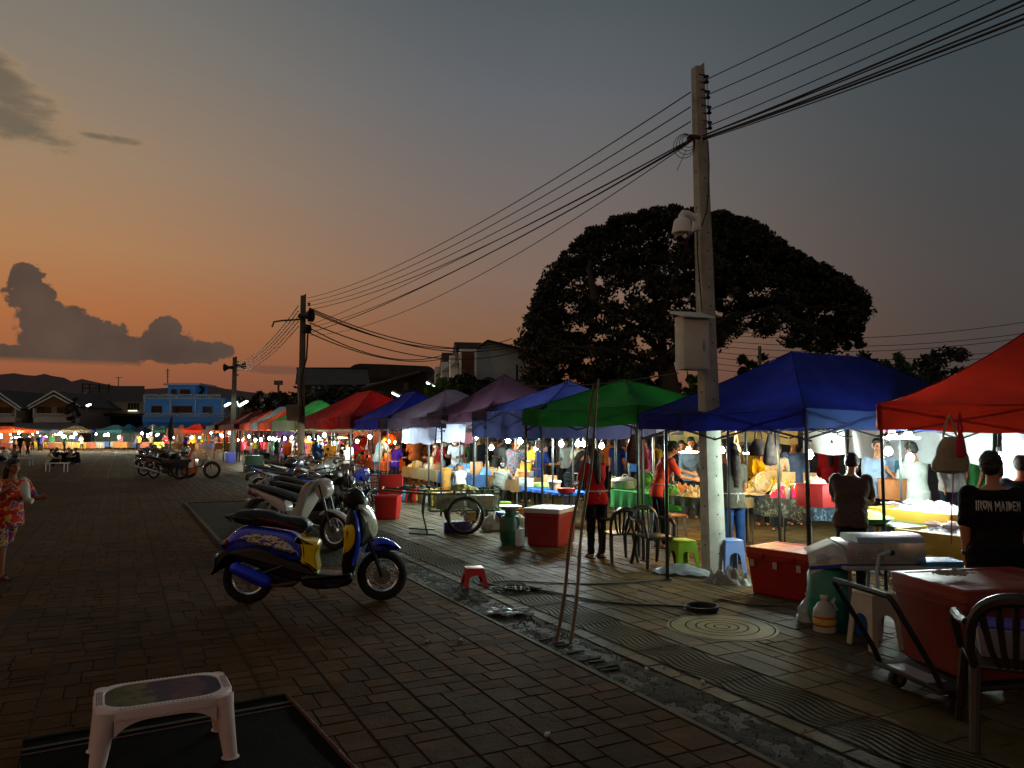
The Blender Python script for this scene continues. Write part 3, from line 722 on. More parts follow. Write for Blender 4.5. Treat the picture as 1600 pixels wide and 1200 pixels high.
Y = 75; b = bempty('arched_hall', 610, Y, 'wide hall with a dark arched roof left of the townhouse', 'hall')
mb = MB()
prof = [(543, 580), (547, 574), (553, 570), (562, 568), (600, 569), (668, 572), (674, 574), (676, 620), (543, 620)]
P_ = [D(x, y, Y) for x, y in prof]; mb.quads(P_ + [p + Vector((0, 14, 0)) for p in P_], [tuple(range(9)), tuple(range(9, 18))] + [(i, (i + 1) % 9, 9 + (i + 1) % 9, 9 + i) for i in range(9)])
o = part('roof', mb, m_shed, b, smooth=False); o.location = -b.location
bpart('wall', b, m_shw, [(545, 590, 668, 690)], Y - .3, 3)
Y = 55; b = bempty('lean_to_house', 620, Y, 'low house with a slanted pale roof edge and small windows beside the townhouse', 'house')
mb = MB(); P_ = [D(568, 606, Y), D(655, 583, Y), D(668, 584, Y), D(668, 690, Y), D(568, 690, Y)]; mb.quads(P_ + [p + Vector((0, 6, 0)) for p in P_], [tuple(range(5)), tuple(range(5, 10))] + [(i, (i + 1) % 5, 5 + (i + 1) % 5, 5 + i) for i in range(5)])
o = part('wall', mb, mat('2b2622', rough=.9, dirt=.4), b, smooth=False); o.location = -b.location
mb = MB(); mb.quads([D(565, 606, Y - 1), D(656, 580.5, Y - 1), D(672, 582, Y + 5), D(575, 600, Y + 5)], [(0, 1, 2, 3)]); mb.cyl(D(565, 606.5, Y - 1.05), D(656, 581, Y - 1.05), .09, n=6)
o = part('roof', mb, mat('4a4643', rough=.8), b, smooth=False); o.location = -b.location
for (x0, y0, x1, y1) in ((632, 598, 638, 608), (590, 612, 600, 618)):
 wn = bpart('window', b, m_cream, [(x0 - .7, y0 - .7, x1 + .7, y1 + .7)], Y - .15, .1); o = bpart('pane', b, m_pane, [(x0, y0, x1, y1)], Y - .25, .1); o.parent = wn; o.location = (0, 0, 0)
Y0 = 44; m_brick = mat('6e3626', rough=.85, scale=8, bump=.4); m_wwall = mat('e4e6e0', rough=.8, scale=.4, dirt=.35, dirtcol=(.22, .22, .2), var=.1)
b = bempty('townhouse', 745, Y0, 'white-walled townhouse with brick front and brown gabled roof left of the big tree', 'townhouse')
A = D(735, 570, 40); Bf = D(668, 575, 56); C = D(822, 575, 43)
def facade(mb, p, q, ytop_p, ytop_q, zb=0):
 a = Vector((p.x, p.y, 0)); c = Vector((q.x, q.y, 0))
 at = D(0, ytop_p, p.y).z; ct = D(0, ytop_q, q.y).z
 mb.quads([Vector((a.x, a.y, 0)), Vector((c.x, c.y, 0)), Vector((c.x, c.y, ct)), Vector((a.x, a.y, at))], [(0, 1, 2, 3)])
mb = MB();
za = D(0, 564, 40).z; zc = za
apx = D(758, 533, 41.3)
back = Vector((-(735 - 652) / F * 48, 15.5, 0))
g0 = Vector((A.x, A.y, 0)); g1 = Vector((C.x, C.y, 0))
P_ = [g0, g1, Vector((g1.x, g1.y, D(822, 547, 43).z)), Vector((apx.x, apx.y, apx.z)), Vector((g0.x, g0.y, D(735, 552, 40).z))]
mb.quads(P_, [(0, 1, 2, 3, 4)]); mb.quads([p + back for p in P_], [(0, 1, 2, 3, 4)]); mb.quads([P_[1], P_[2], P_[2] + back, P_[1] + back], [(0, 1, 2, 3)])
o = part('gable_wall', mb, m_wwall, b, smooth=False); o.location = -b.location
mb = MB(); mb.quads([P_[0], P_[4], P_[4] + back, P_[0] + back], [(0, 1, 2, 3)]); o = part('brick_front', mb, m_brick, b, smooth=False); o.location = -b.location
mb = MB(); ov = Vector((.15, -.35, .05)); dn = Vector((0, 0, -.15))
e1 = P_[4] + ov + Vector((-.6, 0, -.35)); r1 = P_[3] + ov; e2 = P_[2] + ov + Vector((.3, .1, -.1))
mb.quads([e1, r1, r1 + back, e1 + back, e1 + dn, r1 + dn, r1 + back + dn, e1 + back + dn], [(0, 1, 2, 3), (4, 5, 6, 7), (0, 1, 5, 4), (0, 3, 7, 4)])
mb.quads([e2, r1, r1 + back, e2 + back, e2 + dn, r1 + dn], [(0, 1, 2, 3), (0, 1, 5, 4)])
o = part('roof', mb, mat('45301f', rough=.85, scale=4, bump=.4), b, smooth=False); o.location = -b.location
fdir = back.normalized(); fn = Vector((-fdir.y, fdir.x, 0)); fn = fn if fn.x < 0 else -fn
L = back.length
for i, fr in enumerate((.14, .40, .62, .84)):
 mb = MB(); c_ = g0 + fdir * L * fr + fn * .12
 for zz, hh in ((5.55, 1.5),):
  mb.box((0, 0, 0), (1.5, .2, hh), M=Matrix.Translation(c_ + Vector((0, 0, zz))) @ Matrix.Rotation(math.atan2(fdir.y, fdir.x), 4, 'Z'), bev=.04)
 wn = part('window', mb, m_wwall, b); wn.location = -b.location
 mb = MB()
 for k in (-1, 1): mb.box((k * .35, 0, 0), (.6, .26, 1.25), M=Matrix.Translation(c_ + Vector((0, 0, 5.55))) @ Matrix.Rotation(math.atan2(fdir.y, fdir.x), 4, 'Z'))
 o = part('pane', mb, m_pane, wn)
for fr in (.26, .52, .74):
 mb = MB(); c_ = g0 + fdir * L * fr + fn * .3; mb.box((0, 0, 0), (.3, .5, 6.0), M=Matrix.Translation(c_ + Vector((0, 0, 3.2))) @ Matrix.Rotation(math.atan2(fdir.y, fdir.x), 4, 'Z'))
 o = part('pilaster', mb, m_wwall, b); o.location = -b.location
for fr in (.28, .66):   # small dormer gables over the front
 c_ = g0 + fdir * L * fr + fn * .25; zt = P_[4].z; hw_ = 2.0
 q = [c_ - fdir * hw_ + Vector((0, 0, zt - .3)), c_ + fdir * hw_ + Vector((0, 0, zt - .3)), c_ + Vector((0, 0, zt + 1.1))]; bk = -fn * 1.6
 mb = MB(); mb.quads([q[0], q[2], q[2] + bk, q[0] + bk], [(0, 1, 2, 3)]); mb.quads([q[1], q[2], q[2] + bk, q[1] + bk], [(0, 1, 2, 3)]); mb.quads(q, [(0, 1, 2)])
 o = part('dormer', mb, mat('3c2c20', rough=.85), b, smooth=False); o.location = -b.location
mb = MB(); c_ = D(731, 573, 39.7); mb.box(c_, (.9, .15, 1.9)); wn = part('window', mb, m_wwall, b, smooth=False); wn.location = -b.location
mb = MB(); mb.box(c_ + Vector((0, -.08, 0)), (.65, .06, 1.55)); part('pane', mb, m_pane, wn, smooth=False)
mb = MB(); mb.box(D(765, 597, 38.5), (3.2, 2.2, .12)); o = part('canopy_ledge', mb, m_shw, b, smooth=False); o.location = -b.location
mb = MB(); mb.cyl(D(808, 570, 41.5), D(808, 606, 41.5), .06, n=6); o = part('drainpipe', mb, m_black, b); o.location = -b.location
for (x0, x1, yt, Y, lab) in ((352, 375, 628, 110, 'dark low house right of the blue building'), (400, 462, 622, 90, 'dark gabled house behind the street lamps left of second pole')):
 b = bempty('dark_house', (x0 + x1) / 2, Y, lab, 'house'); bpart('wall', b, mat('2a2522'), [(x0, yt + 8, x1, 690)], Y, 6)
 mb = MB(); m_ = (x0 + x1) / 2; mb.quads([D(x0 - 3, yt + 9, Y - 1), D(x1 + 3, yt + 9, Y - 1), D(x1 - 4, yt, Y + 4), D(x0 + 4, yt, Y + 4)], [(0, 1, 2, 3)]); o = part('roof', mb, m_roofd, b, smooth=False); o.location = -b.location
mb = MB(); mb.cyl(D(435, 625, 90), D(435, 598, 90), .12, n=6); mb.box(D(435, 598, 90), (.9, .5, .5)); one('siren_mast', mb, m_black, 'thin mast with a small dark box rising above the tree line', 'mast')
# trees
import numpy as np
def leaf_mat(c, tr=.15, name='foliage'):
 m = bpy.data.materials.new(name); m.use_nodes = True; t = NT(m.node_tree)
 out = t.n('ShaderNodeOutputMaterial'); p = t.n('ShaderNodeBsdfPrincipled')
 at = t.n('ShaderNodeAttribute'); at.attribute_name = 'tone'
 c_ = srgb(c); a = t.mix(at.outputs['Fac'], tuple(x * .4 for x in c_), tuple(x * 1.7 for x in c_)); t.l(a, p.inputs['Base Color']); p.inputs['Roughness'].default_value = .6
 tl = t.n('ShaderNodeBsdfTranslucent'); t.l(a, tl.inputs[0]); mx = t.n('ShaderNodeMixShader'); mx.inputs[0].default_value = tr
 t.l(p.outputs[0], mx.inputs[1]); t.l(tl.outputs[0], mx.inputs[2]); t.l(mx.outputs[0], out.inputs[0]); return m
def leaves(name, centers, radii, per, size, m, parent, sd=1, flat=.6):
 g = np.random.default_rng(sd); C = np.repeat(np.array(centers), per, axis=0); Rr = np.repeat(np.array(radii), per, axis=0)
 d = g.normal(size=C.shape); d /= np.linalg.norm(d, axis=1)[:, None]; rad = g.random(len(C))[:, None] ** .5
 P = C + d * rad * Rr * np.array([1, 1, flat])
 n = len(P); s = size * (0.6 + .8 * g.random(n))[:, None]
 a = g.normal(size=(n, 3)); a /= np.linalg.norm(a, axis=1)[:, None]; b = g.normal(size=(n, 3)); b -= a * (a * b).sum(1)[:, None]; b /= np.linalg.norm(b, axis=1)[:, None]
 V = np.empty((n, 4, 3)); V[:, 0] = P - a * s; V[:, 1] = P - b * s * .5; V[:, 2] = P + a * s; V[:, 3] = P + b * s * .5
 me = bpy.data.meshes.new(name); me.vertices.add(n * 4); me.vertices.foreach_set('co', V.ravel())
 me.loops.add(n * 4); me.loops.foreach_set('vertex_index', np.arange(n * 4)); me.polygons.add(n); me.polygons.foreach_set('loop_start', np.arange(n) * 4)
 me.update(); at = me.attributes.new('tone', 'FLOAT', 'FACE'); ct = np.repeat(g.random(len(centers)), per); at.data.foreach_set('value', np.clip(ct * .6 + g.random(n) * .4, 0, 1))
 me.validate(); me.materials.append(m); o = bpy.data.objects.new(name, me); col.objects.link(o); o.parent = parent; return o
m_bark = mat('5a4636', rough=.9, bump=.8, bscale=12, dirt=.3)
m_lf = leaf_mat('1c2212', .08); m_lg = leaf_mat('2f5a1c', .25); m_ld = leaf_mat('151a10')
TY = 34.0; tb = D(1048, 640, TY); TB = Vector((tb.x, TY, 0)); kk = TY / F
big = thing('rain_tree', TB, 0, 'huge spreading umbrella-shaped rain tree silhouetted behind the concrete pole', 'tree')
outline = [(815, 570), (826, 510), (838, 470), (862, 420), (890, 388), (925, 362), (960, 345), (1000, 334), (1045, 325), (1090, 330), (1140, 338), (1185, 352), (1215, 378), (1255, 402), (1295, 422), (1330, 440), (1352, 468), (1352, 505)]
def otop(px):
 for (a, b_), (c, d) in zip(outline[:-1], outline[1:]):
  if a <= px <= c: return b_ + (d - b_) * (px - a) / max(1, c - a)
 return 560
def obot(px):
 pts = [(815, 600), (860, 640), (940, 640), (1000, 600), (1045, 570), (1130, 545), (1200, 525), (1230, 545), (1290, 560), (1352, 505)]
 for (a, b_), (c, d) in zip(pts[:-1], pts[1:]):
  if a <= px <= c: return b_ + (d - b_) * (px - a) / max(1, c - a)
 return 560
rr = random.Random(11); cs = []; rs_ = []
while len(cs) < 1280:
 px = rr.uniform(822, 1348); a, b_ = otop(px) + 9, obot(px) - 6
 f = rr.random() ** 1.25; py = a + (b_ - a) * f
 if px > 1100 and py > 490 and rr.random() < .45: continue
 if 1150 < px < 1330 and py > 480 and rr.random() < .35: continue
 if 890 < px < 1010 and 435 < py < 475 and rr.random() < .6: continue
 half = 5.2 * math.sqrt(max(.05, 1 - ((px - 1085) / 285) ** 2)) * (0.35 + .65 * f)
 dy = rr.uniform(-half, half)
 c_ = D(px, py, TY + dy * .9) - TB; cs.append(tuple(c_)); rs_.append([rr.uniform(.32, .72)] * 3)
for i in range(330):   # ragged rim
 px = rr.uniform(818, 1352); c_ = D(px, otop(px) + rr.uniform(-3, 10), TY + rr.uniform(-2, 2)) - TB; cs.append(tuple(c_)); rs_.append([rr.uniform(.12, .34)] * 3)
for i in range(60):
 px = rr.uniform(1230, 1345); c_ = D(px, rr.uniform(490, 545), TY + rr.uniform(-2, 2)) - TB; cs.append(tuple(c_)); rs_.append([rr.uniform(.15, .35)] * 3)
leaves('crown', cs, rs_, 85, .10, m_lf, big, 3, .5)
mb = MB()
def W_(px, py, dy=0): return D(px, py, TY + dy) - TB
trunk = [W_(1048, 660), W_(1047, 620), W_(1043, 585), W_(1036, 555)]; trunk[0].z = 0
mb.tube(trunk, .5, n=12, radii=[.62, .48, .42, .36]); part('trunk', mb, m_bark, big)
mb = MB()
for i, br in enumerate([[(1036, 558, 0), (1015, 530, -1), (985, 510, -2), (930, 470, -2.5), (880, 430, -2)], [(1037, 556, 0), (1035, 500, 1), (1010, 430, 1.5), (985, 370, 1)], [(1040, 560, 0), (1075, 520, 1), (1120, 470, 1), (1180, 430, 0), (1250, 430, 0)],
                      [(1042, 570, 0), (1065, 545, -2), (1130, 500, -3), (1210, 480, -3), (1290, 480, -2)], [(1036, 555, 0), (1030, 520, -2), (1050, 440, -3), (1075, 380, -2)], [(1040, 575, 0), (1000, 560, -2), (940, 545, -3), (880, 540, -3)],
                      [(1120, 470, 1), (1110, 410, 1), (1130, 360, 0)], [(930, 470, -2.5), (920, 420, -2), (930, 385, -1)], [(1210, 480, -3), (1240, 500, -3), (1300, 520, -2)]]):
 mb.tube([W_(*q) for q in br], .2, n=7, radii=[.17 * (1 - j / len(br)) ** 1.5 + .02 for j in range(len(br))])
part('limb', mb, mat('241c14', rough=.9), big)
def tree(name, px, pyt, pyb, hw, Y, m, label, n=60, per=60, sz=.13, cat='tree', sd=1, cr=.45, trunk=True, group=None):
 rr = random.Random(sd); base = D(px, 690, Y); base.z = 0; o = thing(name, base, 0, label, cat, group); k = Y / F
 cs, rs = [], []
 cy_ = (pyt + pyb) / 2; hh = (pyb - pyt) / 2
 for i in range(n):
  a = rr.uniform(0, 2 * math.pi); q = rr.random() ** .5 * .95
  x = px + hw * q * math.cos(a); y = cy_ + hh * q * math.sin(a)
  cs.append(tuple(D(x, y, Y + rr.uniform(-1, 1) * hw * k * .8) - base)); rs.append([cr * hw * k * rr.uniform(.35, .7)] * 3)
 leaves('crown', cs, rs, per, sz, m, o, sd, .8)
 mb = MB(); top = D(px, cy_, Y) - base; mb.tube([Vector((0, 0, 0)), top * .5 + Vector((.1, 0, 0)), top], .15, n=7, radii=[.2, .14, .08]); part('trunk', mb, m_bark, o)
 mb = MB()
 for i in range(6):
  a = rr.uniform(0, 6.28); mb.tube([top * .55, top * .8 + Vector((math.cos(a) * hw * k * .3, math.sin(a) * hw * k * .3, .1)), top + Vector((math.cos(a) * hw * k * .7, math.sin(a) * hw * k * .6, rr.uniform(-.3, .8)))], .05, n=5, radii=[.07, .05, .025])
 part('limb', mb, m_bark, o)
 return o
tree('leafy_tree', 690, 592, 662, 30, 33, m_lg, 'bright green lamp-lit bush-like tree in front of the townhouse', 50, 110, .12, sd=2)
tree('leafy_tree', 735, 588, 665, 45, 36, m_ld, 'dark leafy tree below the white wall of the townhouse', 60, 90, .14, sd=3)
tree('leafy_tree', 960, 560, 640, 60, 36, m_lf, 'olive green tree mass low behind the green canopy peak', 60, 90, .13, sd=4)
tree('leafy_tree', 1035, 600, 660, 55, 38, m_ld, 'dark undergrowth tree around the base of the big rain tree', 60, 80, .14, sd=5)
tree('leafy_tree', 1088, 585, 630, 20, 30, m_lg, 'small green shrub right beside the concrete pole cabinet', 24, 80, .10, sd=6)
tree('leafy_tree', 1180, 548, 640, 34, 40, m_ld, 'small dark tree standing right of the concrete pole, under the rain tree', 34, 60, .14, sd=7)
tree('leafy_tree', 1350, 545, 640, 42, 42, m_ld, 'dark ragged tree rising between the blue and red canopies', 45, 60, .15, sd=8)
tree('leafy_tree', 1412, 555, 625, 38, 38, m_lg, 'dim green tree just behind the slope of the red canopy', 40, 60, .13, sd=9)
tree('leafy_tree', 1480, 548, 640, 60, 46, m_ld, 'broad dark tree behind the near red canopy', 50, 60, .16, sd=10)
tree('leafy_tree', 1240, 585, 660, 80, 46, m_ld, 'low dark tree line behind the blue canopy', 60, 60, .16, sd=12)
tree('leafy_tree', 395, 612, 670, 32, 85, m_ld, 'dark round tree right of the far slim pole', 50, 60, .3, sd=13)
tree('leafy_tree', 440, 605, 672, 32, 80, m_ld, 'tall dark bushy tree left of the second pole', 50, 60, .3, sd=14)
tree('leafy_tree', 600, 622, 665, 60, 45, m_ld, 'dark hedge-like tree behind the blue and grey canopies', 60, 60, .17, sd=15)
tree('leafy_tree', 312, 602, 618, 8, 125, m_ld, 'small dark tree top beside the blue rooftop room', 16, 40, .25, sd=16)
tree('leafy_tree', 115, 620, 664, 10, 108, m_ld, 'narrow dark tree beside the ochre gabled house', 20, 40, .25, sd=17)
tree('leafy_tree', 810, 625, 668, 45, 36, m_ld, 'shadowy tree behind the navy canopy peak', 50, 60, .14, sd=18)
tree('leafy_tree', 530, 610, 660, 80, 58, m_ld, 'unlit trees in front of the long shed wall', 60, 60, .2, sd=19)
mb = MB(); a = D(1188, 650, 32); a.z = 0; mb.cyl(a, D(1187, 541, 32), .1, .07, n=8); one('utility_pole', mb, m_conc_d, 'thin grey pole in the background right of the big tree trunk', 'utility pole')
# street lamps: fluorescent tubes on poles
def tube_lamp(px0, py0, px1, py1, Y, label, pole_px=None, st=7, col_='e8fff0'):
 a, b_ = D(px0, py0, Y), D(px1, py1, Y - 1.2); c_ = (a + b_) / 2
 o = thing('street_lamp', (c_.x, c_.y, 0), 0, label, 'street lamp', None)
 d_ = (b_ - a);
 mb = MB(); mb.cyl(a - c_ + Vector((0, 0, c_.z)), b_ - c_ + Vector((0, 0, c_.z)), .035 + Y * .0008, n=8); part('tube', mb, glow(col_, st), o)
 mb = MB(); up = Vector((0, 0, c_.z + .07)); mb.cyl(a - c_ + up, b_ - c_ + up, .06, n=6); part('fitting', mb, m_cream, o)
 mb = MB(); e_ = b_ if pole_px is None else a
 q = (a - c_) * 1.05; mb.tube([Vector((q.x, q.y, 0)), Vector((q.x, q.y, c_.z + .0)), Vector((0, 0, c_.z + .12))], .05, n=6); part('post', mb, m_black, o)
 return o
tube_lamp(668, 598, 687, 608, 34, 'longest lit tube lamp, in front of the townhouse corner')
tube_lamp(614, 614, 630, 622, 38, 'lit tube lamp above the blue canopy, second from the townhouse')
tube_lamp(568, 619, 582, 626, 42, 'lit tube lamp above the right end of the red canopy')
tube_lamp(540, 628, 547, 633, 45, 'small lit tube lamp just over the top of the red canopy')
tube_lamp(674, 611, 685, 612, 36, 'short dim tube lamp under the long lamp by the townhouse', st=4)
tube_lamp(352, 634, 359, 630, 49, 'lit tube lamp left of the slim far pole')
tube_lamp(376, 633, 386, 627, 49, 'lit tube lamp right of the slim far pole')
tube_lamp(372, 628, 374, 634, 49.3, 'upright lit lamp close against the slim far pole', st=6)
tube_lamp(136, 634, 141, 632, 98, 'lone lit street lamp in front of the dark roofed house', st=14)
# canopies
def cloth(c, tr=.22, rough=.8, e=0.0):
 return mat(c, rough=rough, var=.16, scale=1.5, bump=.6, bscale=5, transl=tr, spec=.2, dirt=.35, dirtcol=tuple(x * .45 for x in srgb(c)))
TENTS = []
def tent(FL, FR, depth, eave, peak, ridge, color, desc, val=.27, vcol=None, legs=(1, 1, 1, 1), curve=1.3, rx=0.0, rdir='d', detail=True, group=None, truss=True, lit_vcol=None, sag=.06, dirv=None, legcol=None):
 """FL, FR: front left / front right corners on the ground"""
 FL, FR = Vector((FL.x, FL.y, 0)), Vector((FR.x, FR.y, 0))
 ex = (FR - FL); w = ex.length; ang = math.atan2(ex.y, ex.x)
 o = thing('market_canopy', FL, ang, desc, 'canopy', group)
 d = depth
 cx = w / 2 + rx
 if rdir == 'd': r0, r1 = Vector((cx, d / 2 - ridge / 2)), Vector((cx, d / 2 + ridge / 2))
 else: r0, r1 = Vector((cx - ridge / 2, d / 2)), Vector((cx + ridge / 2, d / 2))
 c = [Vector((0, 0)), Vector((w, 0)), Vector((w, d)), Vector((0, d))]
 n = 8 if detail else 4
 mb = MB()
 if rdir == 'd': tops = [(r0, r0), (r0, r1), (r1, r1), (r1, r0)]
 else: tops = [(r0, r1), (r1, r1), (r1, r0), (r0, r0)]
 rr = random.Random(hash(desc) % 1000 if False else int(w * 1000) + int(peak * 100))
 ph = rr.uniform(0, 6)
 for k in range(4):
  a, b_ = c[k], c[(k + 1) % 4]; ta, tb_ = tops[k]
  def fn(s, q, a=a, b_=b_, ta=ta, tb_=tb_, k=k):
   e_ = a.lerp(b_, s); tt = ta.lerp(tb_, s); p = e_.lerp(tt, q)
   z = eave + (peak - eave) * q ** curve
   z -= sag * math.sin(math.pi * s) * math.sin(math.pi * min(1, q * 1.02)) * 2.0
   z -= .035 * math.sin(math.pi * s) * (1 - q)
   z += .006 * math.sin(s * 22 + ph + k) * (1 - q) + .008 * math.sin(q * 17 + s * 4 + ph)
   return Vector((p.x, p.y, z))
  mb.grid(fn, n * 2, n)
 bmesh.ops.remove_doubles(mb.bm, verts=mb.bm.verts, dist=.002)
 part('roof_fabric', mb, cloth(color), o, ang=50)
 if detail:
  for k in range(4):
   tt = tops[k][0]; mb = MB()
   mb.tube([Vector((c[k].lerp(tt, q / 8).x, c[k].lerp(tt, q / 8).y, eave + (peak - eave) * (q / 8) ** curve + .004)) for q in range(9)], .007, n=5); part('seam', mb, cloth(color), o)
 vm = cloth(vcol or color)
 for k in range(4):
  a, b_ = c[k], c[(k + 1) % 4]; mb = MB(); L = (b_ - a).length
  nn = (b_ - a).orthogonal().normalized()
  def fv(s, q, a=a, b_=b_, L=L, nn=nn):
   p = a.lerp(b_, s) + nn * (-.006 + .014 * q * math.sin(s * L * 9 + ph)); z = eave - .035 * math.sin(math.pi * s) - val * q * (1 + .03 * math.sin(s * L * 5 + ph)) + .004
   return Vector((p.x, p.y, z))
  mb.grid(fv, int(L * 8) + 2, 3)
  part('valance', mb, cloth(lit_vcol) if (lit_vcol and k == 1) else vm, o)
 lm = mat(legcol or '3c4142', rough=.4, metal=.7, var=.3, bump=0)
 zl = eave - .03
 for k in range(4):
  if not legs[k]: continue
  q = c[k] + (Vector((w / 2, d / 2)) - c[k]).normalized() * .05
  mb = MB(); mb.box((q.x, q.y, zl / 2), (.034, .034, zl), bev=.003); mb.box((q.x, q.y, .01), (.075, .075, .012)); part('leg', mb, lm, o)
 if truss and detail:
  for k in range(4):
   a, b_ = c[k], c[(k + 1) % 4]; L = (b_ - a).length; m_ = max(2, round(L / 1.3)); dr = (b_ - a) / L; nrm = Vector((-dr.y, dr.x)) * .06
   mb = MB()
   for i in range(m_):
    for (z0, z1) in ((eave - .06, eave - .36), (eave - .36, eave - .06)):
     p0 = a + nrm + dr * L * i / m_; p1 = a + nrm + dr * L * (i + 1) / m_
     off = .012 if z0 > z1 else -.012
     mb.cyl((p0.x + off, p0.y + off, z0), (p1.x + off, p1.y + off, z1), .012, n=6)
   part('scissor_truss', mb, lm, o)
 TENTS.append(o); return o
Vd = Vector((UC, US, 0)); Ud = Vector((-US, UC, 0))
A1 = Vector((3.22, 8.45, 0)); B1 = Vector((1.80, 10.95, 0))
T1 = tent(B1, A1, 4.5, 2.07, 2.90, 1.5, '0b1250', 'large royal blue canopy with a long ridge, right of the concrete pole', val=.22, lit_vcol='3c5496', legs=(1, 1, 1, 1), curve=1.15)  # right valance lighter: light falling on that side is put into its colour
FLr = D(1372, 700, 8.6); FLr.z = 0
FRr = FLr + Vector((.86, -.5, 0)) * 3.1
T0 = tent(FLr, FRr, 3.0, 2.12, 3.02, .05, '80180c', 'bright red canopy cut off by the right edge of the picture', val=.29, curve=1.35, legs=(1, 0, 1, 1), sag=.02)
gl = D(817, 700, 13.4); gr = D(997, 700, 11.2)
T2 = tent(gl, gr, 2.6, 2.20, 2.72, .02, '187034', 'green canopy with a sharp peak behind the bamboo poles', val=.28, curve=1.1, rx=-.2)
bl = RV(1040, 8.6); br = bl - Ud * 2.6
T1b = tent(bl, br, 2.6, 2.15, 2.92, .02, '101860', 'small dark blue canopy peeking out behind the large royal blue one', val=.25)
def row_tent(lpx, rpx, v, depth, eave, peak, ridge, color, desc, **k):
 return tent(RV(lpx, v), RV(rpx, v), depth, eave, peak, ridge, color, desc, **k)
row_tent(738, 846, 6.35, 2.4, 2.22, 2.78, .02, '22285a', 'navy canopy with a deep pale valance left of the green one', val=.50, vcol='2c3254', rx=.35, curve=1.2)
row_tent(668, 760, 6.35, 2.6, 2.24, 3.10, .02, '54384e', 'purple pyramid canopy, tallest peak left of the navy one', val=.20, rx=-.2, curve=1.35)
row_tent(592, 690, 6.2, 2.4, 2.18, 2.88, .25, '4a3c4c', 'grey-purple canopy with a lit white sheet at its side', val=.28, rx=-.1, curve=1.25)
row_tent(547, 606, 6.2, 2.6, 2.18, 2.98, .9, '141c78', 'deep blue canopy between the red and the grey-purple ones', val=.27, rdir='w', curve=1.2)
row_tent(466, 549, 6.1, 3.0, 2.3, 3.25, 1.8, '8c0e0e', 'large crimson canopy beside the second utility pole', val=.34, rdir='w', curve=1.1)
row_tent(424, 462, 6.1, 3.0, 2.35, 3.2, 1.2, '3a8c46', 'light green canopy left of the second utility pole', val=.45, vcol='8a8a70', rdir='w')
row_tent(404, 426, 6.1, 2.8, 2.3, 3.05, .4, 'c04a28', 'orange-red canopy just left of the light green one', val=.35, detail=False)
row_tent(392, 406, 6.1, 2.8, 2.3, 3.15, .3, '5a585c', 'dull grey canopy between two orange-red ones', val=.35, detail=False)
row_tent(381, 393, 6.1, 2.8, 2.3, 3.0, .3, 'c4482c', 'orange-red canopy right of the slim far pole', val=.35, detail=False)
row_tent(366, 382, 6.1, 3.2, 2.3, 3.0, .3, '9a3c2c', 'dark orange canopy touching the slim far pole', val=.35, detail=False)
row_tent(350, 367, 5.8, 3.4, 2.3, 3.1, .5, '6c1a16', 'dark maroon canopy immediately left of the slim far pole', val=.3, detail=False)
row_tent(336, 351, 5.8, 3.4, 2.3, 3.1, .5, '8a2318', 'dusky red canopy, second to the left of the slim far pole', val=.3, detail=False)
row_tent(324, 337, 5.6, 3.4, 2.3, 3.2, .5, '4a3234', 'brownish canopy, third to the left of the slim far pole', val=.3, detail=False)
def sheet(name, p0, p1, z0, z1, m, label, cat='sheet', group=None, wav=.02, n=14, f=11):
 mb = MB(); p0 = Vector(p0); p1 = Vector(p1); d = (p1 - p0); nn = Vector((-d.y, d.x, 0)).normalized(); L = d.length
 def fn(a, b_): p = p0.lerp(p1, a) + nn * wav * math.sin(a * L * f + b_ * 2); return Vector((p.x, p.y, z0 + (z1 - z0) * b_ + .02 * math.sin(a * L * 6) * (1 - b_)))
 mb.grid(fn, n * 3, 6); return one(name, mb, m, label, cat, group)
m_wsheet = cloth('b8bcc0', .45); m_bsheet = cloth('b4b8d8', .5); m_ysheet = cloth('c8b070', .5)
sheet('side_sheet', RV(628, 6.1), RV(680, 6.1), 1.55, 1.92, m_bsheet, 'pale lilac sheet glowing under the grey-purple canopy edge')
sheet('side_sheet', RV(682, 6.3), RV(727, 6.3), 1.60, 1.98, m_bsheet, 'pale lilac sheet glowing under the purple canopy edge')
def far_tent(lpx, rpx, Y, ptop, color, desc, eavepx=675, ridge=.2):
 a, b_ = D(lpx, 690, Y), D(rpx, 690, Y); k = Y / F; w = (b_ - a).length
 return tent(a, b_, min(4, max(2.5, w)), H + (676 - eavepx) * k + .25, H + (676 - ptop) * k, ridge * w, color, desc, val=.3, detail=False, rdir='w')
g_ = None
far_tent(-40, 22, 78, 666, 'c0421c', 'orange-red canopy at the left edge over warm lamps')
far_tent(24, 60, 84, 669, '5c6478', 'grey-blue canopy left part of the far row below the gabled house')
far_tent(60, 92, 86, 669, '6c6c80', 'muted lilac canopy in the far row below the ochre gable')
far_tent(93, 124, 84, 665, '8a7058', 'tan pointed canopy in the far left row')
far_tent(127, 148, 90, 672, '2c50b8', 'small blue canopy right of the tan one in the far row')
far_tent(150, 190, 88, 664, '3f6870', 'teal pointed canopy in front of the dark roofed house')
far_tent(182, 204, 93, 663, '1878a0', 'bright cyan canopy behind the teal one')
far_tent(203, 224, 92, 666, '3a3c58', 'slate canopy right of the cyan one')
far_tent(223, 240, 95, 663, 'b0c8b8', 'white canopy at the left foot of the blue building')
far_tent(237, 258, 90, 665, '47685c', 'dull green canopy at the foot of the blue building')
far_tent(258, 270, 94, 668, '6a4038', 'brown canopy squeezed right of the dull green one')
far_tent(268, 286, 90, 664, 'd06a20', 'orange canopy below the blue building')
far_tent(284, 318, 84, 662, 'c42a14', 'vivid red canopy below the blue building, right end')
far_tent(314, 330, 80, 664, '55383c', 'dark plum canopy between the far red canopies')
